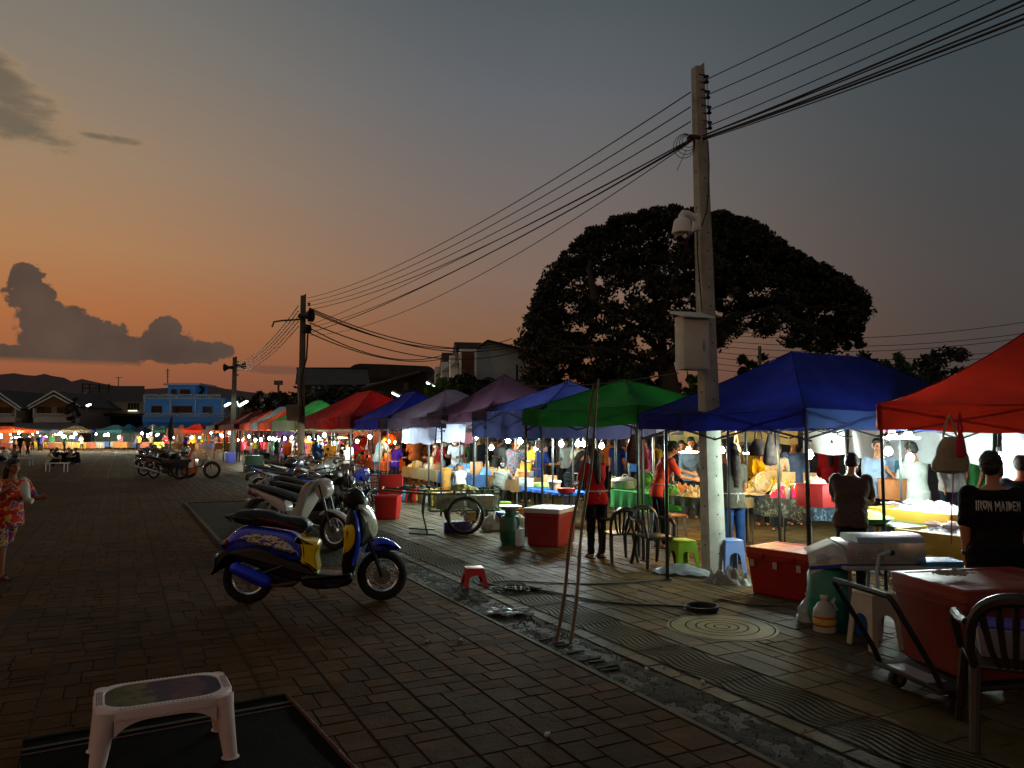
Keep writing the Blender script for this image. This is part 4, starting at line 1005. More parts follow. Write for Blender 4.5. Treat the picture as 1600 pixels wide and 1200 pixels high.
for i, (lpx, rpx, cl, ds) in enumerate([(870, 960, 'b05a20', 'orange canopy of the back row glowing behind the green one'), (960, 1040, '70707c', 'grey canopy of the back row behind the green one'), (760, 870, '50507c', 'slate canopy of the back row behind the navy one'),
                                 (650, 760, '50546c', 'dim grey canopy of the back row behind the purple one'), (560, 650, 'a04a20', 'rust orange canopy of the back row behind the blue one'), (480, 560, '74302c', 'wine canopy of the back row behind the crimson one')]):
 row_tent(lpx, rpx, 10.8, 2.6, 2.05, 2.5, .1, cl, ds, val=.3, detail=False)
row_tent(1040, 1150, 11.3, 2.6, 2.05, 2.45, .1, 'a8905c', 'sand-coloured canopy of the back row behind the concrete pole', val=.3, detail=False)
# lamps
BULB = {}
def bulb_proto(kind):
 st, c_ = {'w': (950, 'e6fdf0'), 'c': (1100, 'dff4ff'), 'y': (950, 'ffc268'), 'o': (700, 'ff9a48'), 'g': (600, 'dcffe0')}[kind]
 return glow(c_, st)
_bm = None
def bulb(p, kind, label, r=.045, cord=.3, group='lit bulbs hanging under the canopies', simple=False):
 global _bm
 o = thing('hanging_bulb', p, 0, label, 'light bulb', group)
 key = ('bulbmesh', round(r, 3), simple)
 if key not in _M:
  mb = MB(); mb.lathe([(.002, -r), (r * .6, -r * .8), (r, -.1 * r), (r * .95, .35 * r), (r * .5, r * 1.1), (r * .35, r * 1.3)], n=8 if simple else 12); g_ = build(mb)
  mb = MB(); mb.lathe([(.02, r * 1.3), (.024, r * 1.35), (.022, r * 1.3 + .06), (.008, r * 1.3 + .075)], n=8); s_ = build(mb)
  _M[key] = (g_, s_)
 g_, s_ = _M[key]
 me = g_.copy() if False else g_
 kk_ = ('bm', kind, key)
 if kk_ not in _M:
  m2 = g_.copy(); m2.materials.clear(); m2.materials.append(bulb_proto(kind)); _M[kk_] = m2
 x = bpy.data.objects.new('bulb_glass', _M[kk_]); col.objects.link(x); x.parent = o
 if len(s_.materials) == 0: s_.materials.append(m_black)
 x = bpy.data.objects.new('socket', s_); col.objects.link(x); x.parent = o
 if not simple:
  mb = MB(); mb.cyl((0, 0, r * 1.3 + .07), (0, 0, r * 1.3 + .07 + cord), .004, n=5); part('cord', mb, m_black, o)
 return o
def tubelight(p, L, rz, kind, label, st=26, r=.014, group=None):
 o = thing('tube_light', p, rz, label, 'tube light', group)
 mb = MB(); mb.cyl((-L / 2, 0, 0), (L / 2, 0, 0), r, n=8); part('tube', mb, glow({'w': 'f2faff', 'y': 'ffc060', 'g': 'e4ffee'}[kind], st), o)
 mb = MB(); mb.box((0, 0, r + .02), (L * 1.05, .04, .025), bev=.004); part('fitting', mb, m_white, o)
 return o
def pan_lamp(p, r, kind, label, st=60):
 o = thing('pan_lamp', p, 0, label, 'lamp', None)
 mb = MB(); mb.lathe([(.002, -.014), (r * .9, -.012), (r, 0), (r * .5, .012), (.002, .014)], n=24); part('diffuser', mb, glow({'w': 'f6fbff', 'y': 'ffcf80'}[kind], st), o)
 mb = MB(); mb.lathe([(r * .4, .016), (.05, .04), (.03, .1), (.002, .1)], n=14); part('housing', mb, m_white, o); return o
def at_z(px, py, z):            # not used for scaling: plain intersection with a height
 return G(px, py, z)
def on_row(px, py, v):
 p = RV(px, v); q = D(px, py, p.y); return q
bl_ = [ # px, py, v, kind, label
 (813, 690, 7.2, 'w', 'white bulb at the left end of the green canopy'), (877, 694, 7.6, 'w', 'big white bulb in the middle of the green canopy'), (903, 694, 7.9, 'c', 'cool white bulb just left of the bamboo poles top lights'),
 (912, 694, 8.0, 'c', 'cool white bulb just right of its twin, behind the bamboo poles'), (940, 697, 8.4, 'y', 'warm bulb under the orange back canopy'), (837, 702, 9.2, 'w', 'small white bulb above the masked vendor in orange apron'),
 (794, 689, 7.2, 'w', 'white bulb near the left leg of the navy canopy'), (768, 700, 7.2, 'w', 'lowest and largest white bulb under the navy canopy'), (744, 683, 7.5, 'w', 'small white bulb at the junction of purple and navy canopies'),
 (674, 688, 7.0, 'w', 'left bulb of the close pair under the purple canopy'), (685, 688, 7.0, 'w', 'right bulb of the close pair under the purple canopy'), (648, 689, 7.4, 'w', 'square white lamp under the grey-purple canopy'),
 (634, 690, 8.4, 'y', 'tiny warm bulb under the grey-purple canopy'), (607, 690, 8.5, 'o', 'amber bulb deep under the deep blue canopy'), (618, 692, 8.8, 'o', 'orange bulb beside the amber one under the deep blue canopy'),
 (578, 683, 6.6, 'y', 'golden bulb at the right corner leg of the crimson canopy stall'), (558, 690, 7.2, 'w', 'white bulb between red lanterns under the crimson canopy'),
 (1264, 711, 7.6, 'w', 'white bulb behind the front leg of the royal blue canopy'), (1422, 716, 9.6, 'w', 'large white bulb in front of the white sheet at the fish stall'),
 (1388, 706, 9.2, 'w', 'white bulb beside the red canopy leg'), (1128, 704, 9.6, 'y', 'warm bulb just right of the concrete pole'), (1560, 715, 9.5, 'w', 'white bulb behind the man in the black shirt'),
 (1300, 700, 11.0, 'w', 'white bulb behind the clear sheet right of the blue canopy leg')]
for px, py, v, k, lb in bl_: bulb(on_row(px, py, v), k, lb, r=.05)
pan_lamp(on_row(1394, 684, 8.3), .13, 'w', 'left round pan lamp under the red canopy', 170); pan_lamp(on_row(1419, 684, 8.5), .13, 'w', 'right round pan lamp under the red canopy', 170)
pan_lamp(on_row(1182, 708, 8.4), .20, 'y', 'wide warm pan lamp hanging over the fruit table', 130); pan_lamp(on_row(1076, 706, 8.8), .17, 'y', 'warm pan lamp left of the concrete pole', 110)
tubelight(on_row(535, 684, 7.6), 1.3, ROW, 'y', 'warm tube light along the crimson canopy back', 40)
rr = random.Random(5)
for i, px in enumerate([497, 507, 483, 473, 456, 445, 433, 426, 421, 408, 399, 389, 380, 372]):
 bulb(on_row(px, rr.uniform(680, 688), rr.uniform(6.8, 8.5)), rr.choice('wwyyw'), f'bulb number {i+1} counted leftwards from the crimson canopy\'s left leg'.replace('number ', ''), r=.07, simple=True, group='bulbs of the stalls left of the crimson canopy')
for i in range(44):
 px = rr.uniform(-10, 360) if i > 8 else 2 + i * 14; Y = rr.uniform(72, 84)
 k = rr.choice('wwwyg') if px < 150 else rr.choice('wwyyo') if px > 255 else rr.choice('wwwyo')
 bulb(D(px, rr.uniform(676, 684), Y), k, f'tiny distant lamp above the far stalls', r=rr.choice([.05, .06, .08, .11]), simple=True, group='tiny distant lamps of the far stalls')
# people
def remesh(mb, vox, it=3):
 me = bpy.data.meshes.new('tmp'); bmesh.ops.recalc_face_normals(mb.bm, faces=mb.bm.faces); mb.bm.to_mesh(me); mb.bm.free()
 o = bpy.data.objects.new('tmp', me); s2 = bpy.data.scenes.get('scratch') or bpy.data.scenes.new('scratch'); s2.collection.objects.link(o)
 m = o.modifiers.new('r', 'REMESH'); m.mode = 'VOXEL'; m.voxel_size = vox; m.use_smooth_shade = True
 if it: s_ = o.modifiers.new('s', 'SMOOTH'); s_.factor = .5; s_.iterations = it
 vl = s2.view_layers[0]; vl.update(); dg = vl.depsgraph
 ev = o.evaluated_get(dg); r = bpy.data.meshes.new_from_object(ev, depsgraph=dg)
 bpy.data.objects.remove(o); bpy.data.meshes.remove(me)
 r.polygons.foreach_set('use_smooth', [True] * len(r.polygons)); return r
def fold(me, f, amp):
 n = len(me.vertices); c = np.empty(n * 3); me.vertices.foreach_get('co', c); c = c.reshape(-1, 3); nn = np.empty(n * 3); me.vertices.foreach_get('normal', nn); nn = nn.reshape(-1, 3)
 x, y, z = c[:, 0] * f, c[:, 1] * f, c[:, 2] * f * 1.3
 d = np.sin(x * 1.7 + 2.1 * np.sin(y * 1.1 + z * .7)) * np.sin(z * 1.3 + 1.7 * np.sin(x * .9 + 1.3) + y) + .5 * np.sin(y * 2.9 + z * 2.3 + x * 1.9)
 me.vertices.foreach_set('co', (c + nn * (d * amp)[:, None]).ravel()); me.update()
def rot(v, ax, a): return Matrix.Rotation(a, 3, ax) @ Vector(v)
POSES = {
 'stand': dict(lean=3, aL=(8, 8, 12), aR=(5, 9, 15), legs=((0, 0), (0, 0))),
 'relax': dict(lean=2, aL=(-4, 7, 10), aR=(10, 8, 35), legs=((4, 6), (-3, 0))),
 'work': dict(lean=14, aL=(20, 5, 62), aR=(24, 6, 66), legs=((0, 0), (4, 4)), pitch=28),
 'reach': dict(lean=18, aL=(60, 6, 15), aR=(30, 10, 50), legs=((0, 0), (6, 4)), pitch=22),
 'bend': dict(lean=50, aL=(55, 6, 20), aR=(60, 8, 25), legs=((5, 5), (5, 5)), pitch=10),
 'phone': dict(lean=4, aL=(25, 8, 95), aR=(12, 8, 25), legs=((0, 0), (5, 5)), pitch=20),
 'walk': dict(lean=5, aL=(-22, 8, 20), aR=(28, 8, 25), legs=((24, 6), (-18, 14))),
 'sit': dict(lean=14, aL=(35, 8, 50), aR=(32, 10, 55), legs=((80, 85), (76, 82)), pitch=15),
 'floor': dict(lean=12, aL=(50, 10, 35), aR=(45, 10, 40), legs=((125, 140), (118, 130)), pitch=20),
 'holdbag': dict(lean=6, aL=(10, 8, 75), aR=(8, 8, 60), legs=((3, 3), (-3, 0)), pitch=8),
 'kid': dict(lean=6, aL=(25, 15, 70), aR=(38, 30, 75), legs=((-25, 45), (6, 5))),
}
_P = {}
def figure(pose, sex, hair, top, bottom, detail, build_=1.0, mask=False, apron=None, yaw=0):
 """meshes for a figure of height 1.7; detail 0 far, 1 mid, 2 near"""
 key = ('fig', pose, sex, hair, top, bottom, detail, build_, mask, apron, yaw)
 if key in _P: return _P[key]
 ps = POSES[pose]; h = 1.7; S = 1.0
 lean = R(ps['lean']); wS = (.185 if sex == 'm' else .162) * (.9 + .1 * build_)
 J = {}
 pel = Vector((0, 0, .91)); sd = Vector((0, math.sin(lean), math.cos(lean)))
 nk = pel + sd * .545; chest = pel + sd * .36; sh = pel + sd * .49
 fd = Vector((0, sd.z, -sd.y))     # forward of the torso
 hp = R(ps.get('pitch', 4)) + lean * .55; hd = Vector((0, math.sin(hp), math.cos(hp)))
 hc = nk + hd * .165
 Hm = Matrix.Rotation(R(yaw), 4, 'Z') @ Matrix.Rotation(-hp, 4, 'X')
 arms = []
 for s_, (a, b_, e_) in ((-1, ps['aL']), (1, ps['aR'])):
  shj = sh + Vector((s_ * wS, 0, -.01)); dn = Vector((0, 0, -1))
  d1 = Vector((s_ * math.sin(R(b_)), math.sin(R(a)) * math.cos(R(b_)), -math.cos(R(a)) * math.cos(R(b_)))).normalized()
  ae = R(a + e_); d2 = Vector((-s_ * .18 * min(1, e_ / 50), math.sin(ae), -math.cos(ae))).normalized()
  el = shj + d1 * .285; wr = el + d2 * .245; arms.append((shj, el, wr, d2, s_))
 legs = []
 for s_, (t_, k_) in ((-1, ps['legs'][0]), (1, ps['legs'][1])):
  hj = pel + Vector((s_ * .085, 0, -.04)); a1 = R(t_); d1 = Vector((s_ * .03, math.sin(a1), -math.cos(a1))); kn = hj + d1 * .41
  a2 = R(t_ - k_); d2 = Vector((0, math.sin(a2), -math.cos(a2))); an = kn + d2 * .40; legs.append((hj, kn, an, s_))
 low = min(l[2].z for l in legs) - .075
 if pose == 'floor': low = pel.z - .17
 off = Vector((0, 0, -low))
 def torso(mb, g, z0=-.1, z1=.55, full=True):
  sw = wS / .185
  secs = [(-.12, .165 if sex == 'f' else .155, .115), (-.04, .172 if sex == 'f' else .160, .118), (.06, .158 if sex == 'f' else .155, .108), (.16, .135 if sex == 'f' else .15, .10),
    (.28, .150 if sex == 'f' else .165, .112), (.38, .165 if sex == 'f' else .182, .115), (.455, .16 if sex == 'f' else .185, .10), (.505, .11, .075), (.545, .062, .058)]
  out = []
  for q, rx, ry in secs:
   if q < z0 or q > z1: continue
   d_ = sd if q > .1 else (sd + Vector((0, 0, 1))).normalized()
   g2 = g + (.016 if g > 0 and q < .1 else 0)
   out.append((pel + sd * q if q > 0 else pel + Vector((0, 0, q)), rx * sw * build_ + g2, ry * build_ + g2, d_))
  mb.loft(out, n=20, pw=2.3)
  for s_ in (-1, 1): mb.sph(sh + Vector((s_ * (wS - .015), 0, -.012)), (.058 + g, .058 + g, .055 + g), 12, 8)
 body = MB()
 torso(body, -.012)
 body.cap(nk - sd * .02, nk + hd * .075, .056, .052)
 hm = Matrix.Translation(hc) @ Hm
 def hs(c, r): body.sph((0, 0, 0), r, 16, 12, M=hm @ Matrix.Translation(Vector(c)))
 hs((0, -.012, .025), (.077, .095, .088)); hs((0, .018, -.03), (.062, .068, .075)); hs((0, .03, -.075), (.04, .045, .035))
 hs((0, .088, -.018), (.013, .02, .028)); hs((0, .078, -.056), (.026, .014, .012)); hs((0, .07, .022), (.055, .02, .014))
 for s_ in (-1, 1): hs((s_ * .077, -.008, -.012), (.012, .02, .032)); hs((s_ * .045, .052, -.03), (.022, .024, .03))
 ak = build_ if sex == 'm' else build_ * .86
 for shj, el, wr, d2, s_ in arms:
  body.cap(shj, el, .052 * ak, .042 * ak); body.cap(el, wr, .043 * ak, .028 * ak)
  side = Vector((s_, 0, 0)); pn = d2.cross(Vector((0, 0, 1)) if abs(d2.z) < .9 else Vector((0, 1, 0))).normalized();
  fwd = Vector((0, 1, 0)) if abs(d2.z) > .6 else Vector((0, 0, 1)); wd = (fwd - d2 * fwd.dot(d2)).normalized(); nrm = wd.cross(d2).normalized() * (s_)
  pc = wr + d2 * .045
  body.cap(wr, wr + d2 * .075, .026, .030, n=10); body.cap(wr + d2 * .02 + wd * .015, wr + d2 * .08 + wd * .024, .018, .016); body.cap(wr + d2 * .02 - wd * .015, wr + d2 * .075 - wd * .024, .018, .015)
  if detail >= 1:
   for fi, (o_, ln) in enumerate(((.028, .068), (.010, .078), (-.009, .073), (-.027, .056))):
    b0 = wr + d2 * .085 + wd * o_; c1_ = b0 + d2 * ln * .5 - nrm * .006; c2_ = c1_ + d2 * ln * .42 - nrm * .022
    body.cap(b0, c1_, .0095, .0088, n=8, k=2); body.cap(c1_, c2_, .0088, .0075, n=8, k=2)
   t0 = wr + d2 * .03 + wd * .024; t1 = t0 + d2 * .035 + wd * .028 - nrm * .008; body.cap(t0, t1, .013, .011, n=8, k=2); body.cap(t1, t1 + d2 * .03 + wd * .006 - nrm * .008, .011, .009, n=8, k=2)
  else: body.cap(wr + d2 * .08, wr + d2 * .14 - nrm * .02, .028, .018)
 for hj, kn, an, s_ in legs:
  lk = .84 if bottom == 'long' else 1.0; body.cap(hj, kn, .080 * build_ * (.84 if bottom != 'none' else 1), .055 * build_ * lk); body.cap(kn, an, .053 * build_ * lk, .036)
  mid = kn.lerp(an, .3) + Vector((0, -.02, 0)); body.sph(mid, (.043 * lk, .044 * lk, .1), 10, 8)
  body.cap(an + Vector((0, -.02, -.035)), an + Vector((0, .13, -.048)), .036, .026);
 vox = (.024, .0145, .0095)[detail]
 bmsh = remesh(body, vox)
 bmsh.materials.clear()
 inv = hm.inverted();  mi = []
 for p in bmsh.polygons:
  q = inv @ p.center; m_ = 0
  if q.y > .055 and abs(q.z) < .2 and abs(q.x) < .08:
   if .024 < abs(q.x) < .042 and -.006 < q.z < .004: m_ = 1
   elif .018 < abs(q.x) < .05 and .016 < q.z < .022: m_ = 1
   elif abs(q.x) < .022 and -.062 < q.z < -.05 and q.y > .07: m_ = 2
  mi.append(m_)
 if mi: bmsh.polygons.foreach_set('material_index', mi)
 res = {'body': bmsh}
 def shift(me): me.transform(Matrix.Translation(off)); return me
 cv_ = (.026, .017, .012)[detail]
 mb = MB(); g = .016 * (1.1 if sex == 'm' else .8)
 torso(mb, g, -.13 if top != 'dress' else -.13, .51)
 slv = {'short': .72, 'long': 2.0, 'tank': .12, 'dress': .6, 'loose': .85}[top]
 for shj, el, wr, d2, s_ in arms:
  e1 = shj.lerp(el, min(1, slv))
  if slv > .15: mb.cap(shj, e1, .056 * ak + g * .3, (.062 if slv < 1 else .054) * ak)
  if slv > 1: mb.cap(el, wr - d2 * .01, .054 * ak, .042 * ak)
 if top == 'loose': mb.loft([(pel + Vector((0, 0, z)), .195 * build_ + .01, .155 * build_ + .01, (0, 0, 1)) for z in (-.17, -.1, .05)], n=20)
 if top == 'dress': mb.loft([(pel + Vector((0, 0, z)), rx, ry, (0, 0, 1)) for z, rx, ry in ((-.42, .23, .19), (-.2, .2, .16), (0, .17, .12))], n=20)
 sm = remesh(mb, cv_, 2)
 fold(sm, 9, .007); fold(sm, 21, .003)
 res['shirt'] = sm
 if bottom != 'none':
  mb = MB(); kf = {'long': 1.0, 'shorts': .0, 'cropped': .55}[bottom]
  mb.loft([(pel + Vector((0, 0, z)), rx * (wS / .185) * build_, ry * build_, (0, 0, 1)) for z, rx, ry in ((-.12, .160, .118), (-.05, .170, .124), (.03, .160, .112), (.07, .15, .105))], n=20, pw=2.3)
  for hj, kn, an, s_ in legs:
   mb.cap(hj, kn, .090 * build_, .07 * build_)
   if kf:
    e1 = kn.lerp(an, kf * .96); mb.cap(kn, e1, .068 * build_, .054)
  tm = remesh(mb, cv_, 2)
  fold(tm, 13, .005)
  res['trousers'] = tm
 mb = MB(); hb = lambda c, r: mb.sph((0, 0, 0), r, 16, 12, M=hm @ Matrix.Translation(Vector(c)))
 if hair != 'cap':
  hb((0, -.022, .04), (.086, .098, .088)); hb((0, -.045, -.01), (.082, .07, .075)); hb((0, .035, .078), (.062, .05, .035))
  for s_ in (-1, 1): hb((s_ * .07, .0, .015), (.018, .035, .035))
 if hair == 'cap':
  hb((0, -.022, .045), (.088, .1, .08)); mb.box((0, 0, 0), (.14, .1, .012), M=hm @ Matrix.Translation(Vector((0, .10, .035))) @ Matrix.Rotation(-.2, 4, 'X'))
 if hair in ('long', 'pony', 'bob'):
  L_ = {'long': .38, 'pony': .30, 'bob': .14}[hair]; b0 = hm @ Vector((0, -.075, -.01)); w_ = {'long': .085, 'pony': .035, 'bob': .085}[hair]
  b1 = nk - fd * .10 + Vector((0, 0, .02)); b2 = b1 - sd * L_ - fd * .02
  mb.tube([b0, b0.lerp(b1, .5) - fd * .01, b1, b1.lerp(b2, .5), b2], .05, n=10, radii=[w_ * .9, w_, w_ * .95, w_ * .8, w_ * .35])
 if hair == 'bun': hb((0, -.115, .05), (.042, .04, .042))
 hmz = remesh(mb, (.02, .012, .008)[detail], 1)
 fold(hmz, 60, .003); fold(hmz, 30, .003)
 res['hair'] = hmz
 if mask:
  mb = MB()
  def mf(a, b_):
   th = (a - .5) * 2.3; z = -.10 + b_ * .085; r_ = .085 + .012 * math.sin(b_ * math.pi)
   x = math.sin(th) * (.082 + .004 * math.sin(b_ * 3.1)); y = .012 + math.cos(th) * (.088 + .018 * math.sin(b_ * math.pi) * math.cos(th))
   return hm @ Vector((x, y, z * (1 - .25 * abs(th) / 1.2) - .006))
  mb.grid(mf, 12, 6); res['face_mask'] = build(mb)
 if apron:
  mb = MB(); a0, a1 = pel + Vector((0, 0, -.36)), pel + sd * .40
  def af(a, b_):
   th = (a - .5) * (2.9 if b_ < .55 else 1.7 - (b_ - .55) * 1.2)
   q = -.36 + b_ * .78; c_ = pel + (sd * q if q > 0 else Vector((0, 0, q))); rx = .205 if sex == 'm' else .19; ry = .15 if q < .2 else .142
   if q < -.1: c_ = c_ + Vector((0, .02 * (-q), 0));
   return c_ + Vector((math.sin(th) * rx * build_, 0, 0)) + (fd if q > 0 else Vector((0, 1, 0))) * (math.cos(th) * ry * build_) + Vector((0, 0, 0))
  mb.grid(af, 16, 14); res['apron'] = build(mb)
  mb = MB(); w0 = pel + sd * .10
  mb.tube([w0 + Vector((math.sin(t_) * .19 * build_, math.cos(t_) * .14 * build_, 0)) for t_ in [i * 2 * math.pi / 20 for i in range(20)]], .008, n=6, closed=True)
  bk = w0 + Vector((0, -.145 * build_, 0)); mb.tube([bk, bk + Vector((.03, -.02, .02)), bk + Vector((.05, -.01, -.01)), bk], .006, n=5); mb.tube([bk, bk + Vector((-.03, -.02, .02)), bk + Vector((-.05, -.01, -.01)), bk], .006, n=5)
  mb.tube([bk, bk + Vector((.01, -.012, -.10))], .006, n=5); mb.tube([bk, bk + Vector((-.02, -.012, -.13))], .006, n=5)
  res['apron_strings'] = build(mb)
 if detail >= 1:
  mb = MB()
  for hj, kn, an, s_ in legs:
   for pts_ in ([an + Vector((0, -.045, -.062)), an + Vector((0, .135, -.062))],):
    mb.box((an.x, an.y + .045, an.z - .068), (.085, .25, .022), bev=.008)
   mb.tube([an + Vector((-.045, .09, -.05)), an + Vector((0, .10, -.005)), an + Vector((.045, .09, -.05))], .010, n=6)
  res['sandals'] = build(mb)
 for k_, me in res.items(): shift(me)
 res['_hc'] = hc + off; res['_arms'] = [(a[1] + off, a[2] + off) for a in arms]; res['_pel'] = pel + off; res['_sd'] = sd
 _P[key] = res; return res
m_eye = mat('1a100c', rough=.3, bump=0, var=0); m_lip = mat('8a4a40', rough=.5, bump=0)
SK = ['a8714e', '9a6242', 'b98460']
def skin(c): return mat(c, rough=.55, var=.08, bump=.05)
def person(loc, face, h, pose, label, shirt='304060', pants='1c2028', hair='short', hairc='100c0a', sex='m', top='short', bottom='long', detail=1, build_=1.0, mask=None, apron=None, sk='a8714e', yaw=0, group=None, shirtm=None, pantsm=None, cat='person', lift=0):
 """face: heading in degrees the person looks at; 0 = away from the camera (+Y), 90 = left, -90 = right, 180 = to the camera"""
 fg = figure(pose, sex, hair, top, bottom, detail, build_, bool(mask), bool(apron), yaw)
 o = thing('person', (loc.x, loc.y, lift), R(face), label, cat, group); o.scale = (h / 1.7,) * 3
 def add(n, me, ms):
  ms = ms if isinstance(ms, list) else [ms]
  if len(me.materials) == 0:
   for m_ in ms: me.materials.append(m_)
  x = bpy.data.objects.new(n, me); col.objects.link(x); x.parent = o
  for i, m_ in enumerate(ms): x.material_slots[i].link = 'OBJECT'; x.material_slots[i].material = m_
  return x
 add('body', fg['body'], [skin(sk), m_eye, m_lip])
 add('shirt', fg['shirt'], shirtm or mat(shirt, rough=.9, var=.12, bump=.3, bscale=90, spec=.15))
 if 'trousers' in fg: add('trousers', fg['trousers'], pantsm or mat(pants, rough=.9, var=.15, bump=.3, bscale=90, spec=.15))
 add('hair' if hair != 'cap' else 'cap', fg['hair'], mat(hairc, rough=.55, var=.3, scale=30, bump=.6, bscale=120))
 if mask: add('face_mask', fg['face_mask'], mat(mask, rough=.8, bump=0))
 if apron: add('apron', fg['apron'], mat(apron, rough=.85, var=.1, bump=.2)); add('apron_strings', fg['apron_strings'], mat('c8c8c0' if apron != 'c85a20' else 'c85a20', rough=.8))
 if 'sandals' in fg: add('sandals', fg['sandals'], mat('1c1814', rough=.7))
 return o, fg
def rowp(px, v): p = RV(px, v); return Vector((p.x, p.y, 0))
def stripes(c1, c2, sc_=40, dirv='Z'):
 k = ('str', c1, c2, sc_, dirv)
 if k in _M: return _M[k]
 m = bpy.data.materials.new('patterned_cloth'); m.use_nodes = True; t = NT(m.node_tree); out = t.n('ShaderNodeOutputMaterial'); p = t.n('ShaderNodeBsdfPrincipled'); t.l(p.outputs[0], out.inputs[0])
 tc = t.n('ShaderNodeTexCoord'); w_ = t.n('ShaderNodeTexWave'); w_.inputs['Scale'].default_value = sc_; w_.bands_direction = dirv; t.l(tc.outputs['Object'], w_.inputs['Vector']); w_.inputs['Distortion'].default_value = 1.0
 t.l(t.mix(t.mapr(w_.outputs['Fac'], .45, .55), srgb(c1), srgb(c2)), p.inputs['Base Color']); p.inputs['Roughness'].default_value = .9; _M[k] = m; return m
def patches(cols, sc_=9, detail=1.5):
 k = ('pat', tuple(cols), sc_)
 if k in _M: return _M[k]
 m = bpy.data.materials.new('printed_cloth'); m.use_nodes = True; t = NT(m.node_tree); out = t.n('ShaderNodeOutputMaterial'); p = t.n('ShaderNodeBsdfPrincipled'); t.l(p.outputs[0], out.inputs[0])
 tc = t.n('ShaderNodeTexCoord'); n_ = t.noise(tc.outputs['Object'], sc_, detail, .5)
 nn = len(cols); t.l(t.ramp(n_, [(.30 + .4 * i / nn, c) for i, c in enumerate(cols)], 'CONSTANT'), p.inputs['Base Color']); p.inputs['Roughness'].default_value = .85; _M[k] = m; return m
# near figures
def ground_at(px, Y): return Vector(((px - 800) / F / math.cos(PITCH) * Y, Y, 0))
pb, fb = person(ground_at(1546, 6.15), -18, 1.60, 'relax', 'man in a black T-shirt with grey lettering across the back', '0c0d0e', '8c7c50', detail=2, build_=1.12, mask='4a90c0', sk='a06c48', yaw=-28, bottom='long', top='loose')
def text_mesh(s, size, m, parent, loc, rotm, name='lettering', extrude=.0005, sx=1.0, bold=0.0, curve=None):
 cu = bpy.data.curves.new('t', 'FONT'); cu.body = s; cu.size = size; cu.extrude = extrude; cu.align_x = 'CENTER'; cu.align_y = 'CENTER'; cu.offset = bold; cu.space_character = 1.02
 o = bpy.data.objects.new('t', cu); s2 = bpy.data.scenes.get('scratch') or bpy.data.scenes.new('scratch'); s2.collection.objects.link(o); vl = s2.view_layers[0]; vl.update()
 me = bpy.data.meshes.new_from_object(o.evaluated_get(vl.depsgraph), depsgraph=vl.depsgraph); bpy.data.objects.remove(o)
 bm = bmesh.new(); bm.from_mesh(me)
 bmesh.ops.subdivide_edges(bm, edges=[e_ for e_ in bm.edges if e_.calc_length() > .02], cuts=2)
 for v in bm.verts:
  v.co.x *= sx
  if curve: v.co.z -= curve * v.co.x ** 2
 bm.to_mesh(me); bm.free(); me.materials.clear(); me.materials.append(m)
 x = bpy.data.objects.new(name, me); col.objects.link(x); x.parent = parent; x.matrix_local = Matrix.Translation(Vector(loc)) @ rotm; return x
GL = {'I': [[(1.2, -1.5), (3.8, 0), (3.8, 10), (1.2, 10)]],
 'R': [[(0, -2), (2, 0), (2, 10), (0, 10)], [(2, 8.5), (2, 10), (6.5, 10), (8, 7.2), (6, 4), (3.8, 4), (3.8, 5.4), (5, 5.4), (5.8, 7.1), (5, 8.5)], [(3.6, 4.4), (6, 4.4), (8.6, -1.6), (6.2, 0)]],
 'O': [[(4, 0), (7.6, 3.2), (8, 10), (6, 8), (5.7, 4.2), (4, 2.2)], [(4, 0), (4, 2.2), (2.2, 4.2), (2.2, 8), (6, 8), (8, 10), (0, 10), (0.2, 3.2)]],
 'N': [[(0, -2), (2, 0), (2, 10), (0, 10)], [(2, 10), (2, 7), (6, 0), (8, -2), (8, 1.2), (4, 8)], [(6, 2), (8, 0), (8, 10), (6, 10)]],
 'M': [[(0, -2.5), (2, 0), (2, 10), (0, 10)], [(2, 10), (2, 7), (5, 2.5), (5, 5.8)], [(5, 5.8), (5, 2.5), (8, 7), (8, 10)], [(8, 0), (10, -2), (10, 10), (8, 10)]],
 'A': [[(0, -1), (2.2, 0), (5, 10), (3.2, 10)], [(3.2, 10), (5, 10), (8, 0), (6, 0)], [(2.5, 3), (6, 3), (6, 4.6), (2.6, 4.6)]],
 'D': [[(0, 0), (2, 0), (2, 10), (0, 10)], [(2, 0), (6, 2), (7.8, 5), (6, 8.4), (2, 10), (2, 8), (5, 7), (5.8, 5), (5, 3), (2, 2)]],
 'E': [[(0, 0), (2, 0), (2, 10), (0, 10)], [(2, 8.4), (7, 8.4), (7.8, 10), (2, 10)], [(2, 4.4), (6, 4.4), (6, 5.8), (2, 5.8)], [(2, 0), (8, -.6), (7, 1.7), (2, 1.7)]]}
ADV = {'I': 5.2, 'M': 11, ' ': 5}
def glyph_text(s, hgt, wid):
 tot = sum(ADV.get(c, 9) for c in s); x = -tot / 2; out = []
 for c in s:
  for poly in GL.get(c, []): out.append([((x + px_) * wid / tot, (py_ - 5) * hgt / 10) for px_, py_ in poly])
  x += ADV.get(c, 9)
 return out
mb = MB(); zt = fb['_pel'].z + .385
for poly in glyph_text('IRON MAIDEN', .075, .33):
 n_ = len(poly); q = [Vector((x, 0, zt + z)) for x, z in poly]
 mb._faces(q, [tuple(range(n_))])
bmesh.ops.triangulate(mb.bm, faces=mb.bm.faces[:])
for _ in range(3): bmesh.ops.subdivide_edges(mb.bm, edges=[e_ for e_ in mb.bm.edges if e_.calc_length() > .008], cuts=1); bmesh.ops.triangulate(mb.bm, faces=mb.bm.faces[:])
from mathutils.bvhtree import BVHTree
bmt = bmesh.new(); bmt.from_mesh(fb['shirt']); bv_ = BVHTree.FromBMesh(bmt)
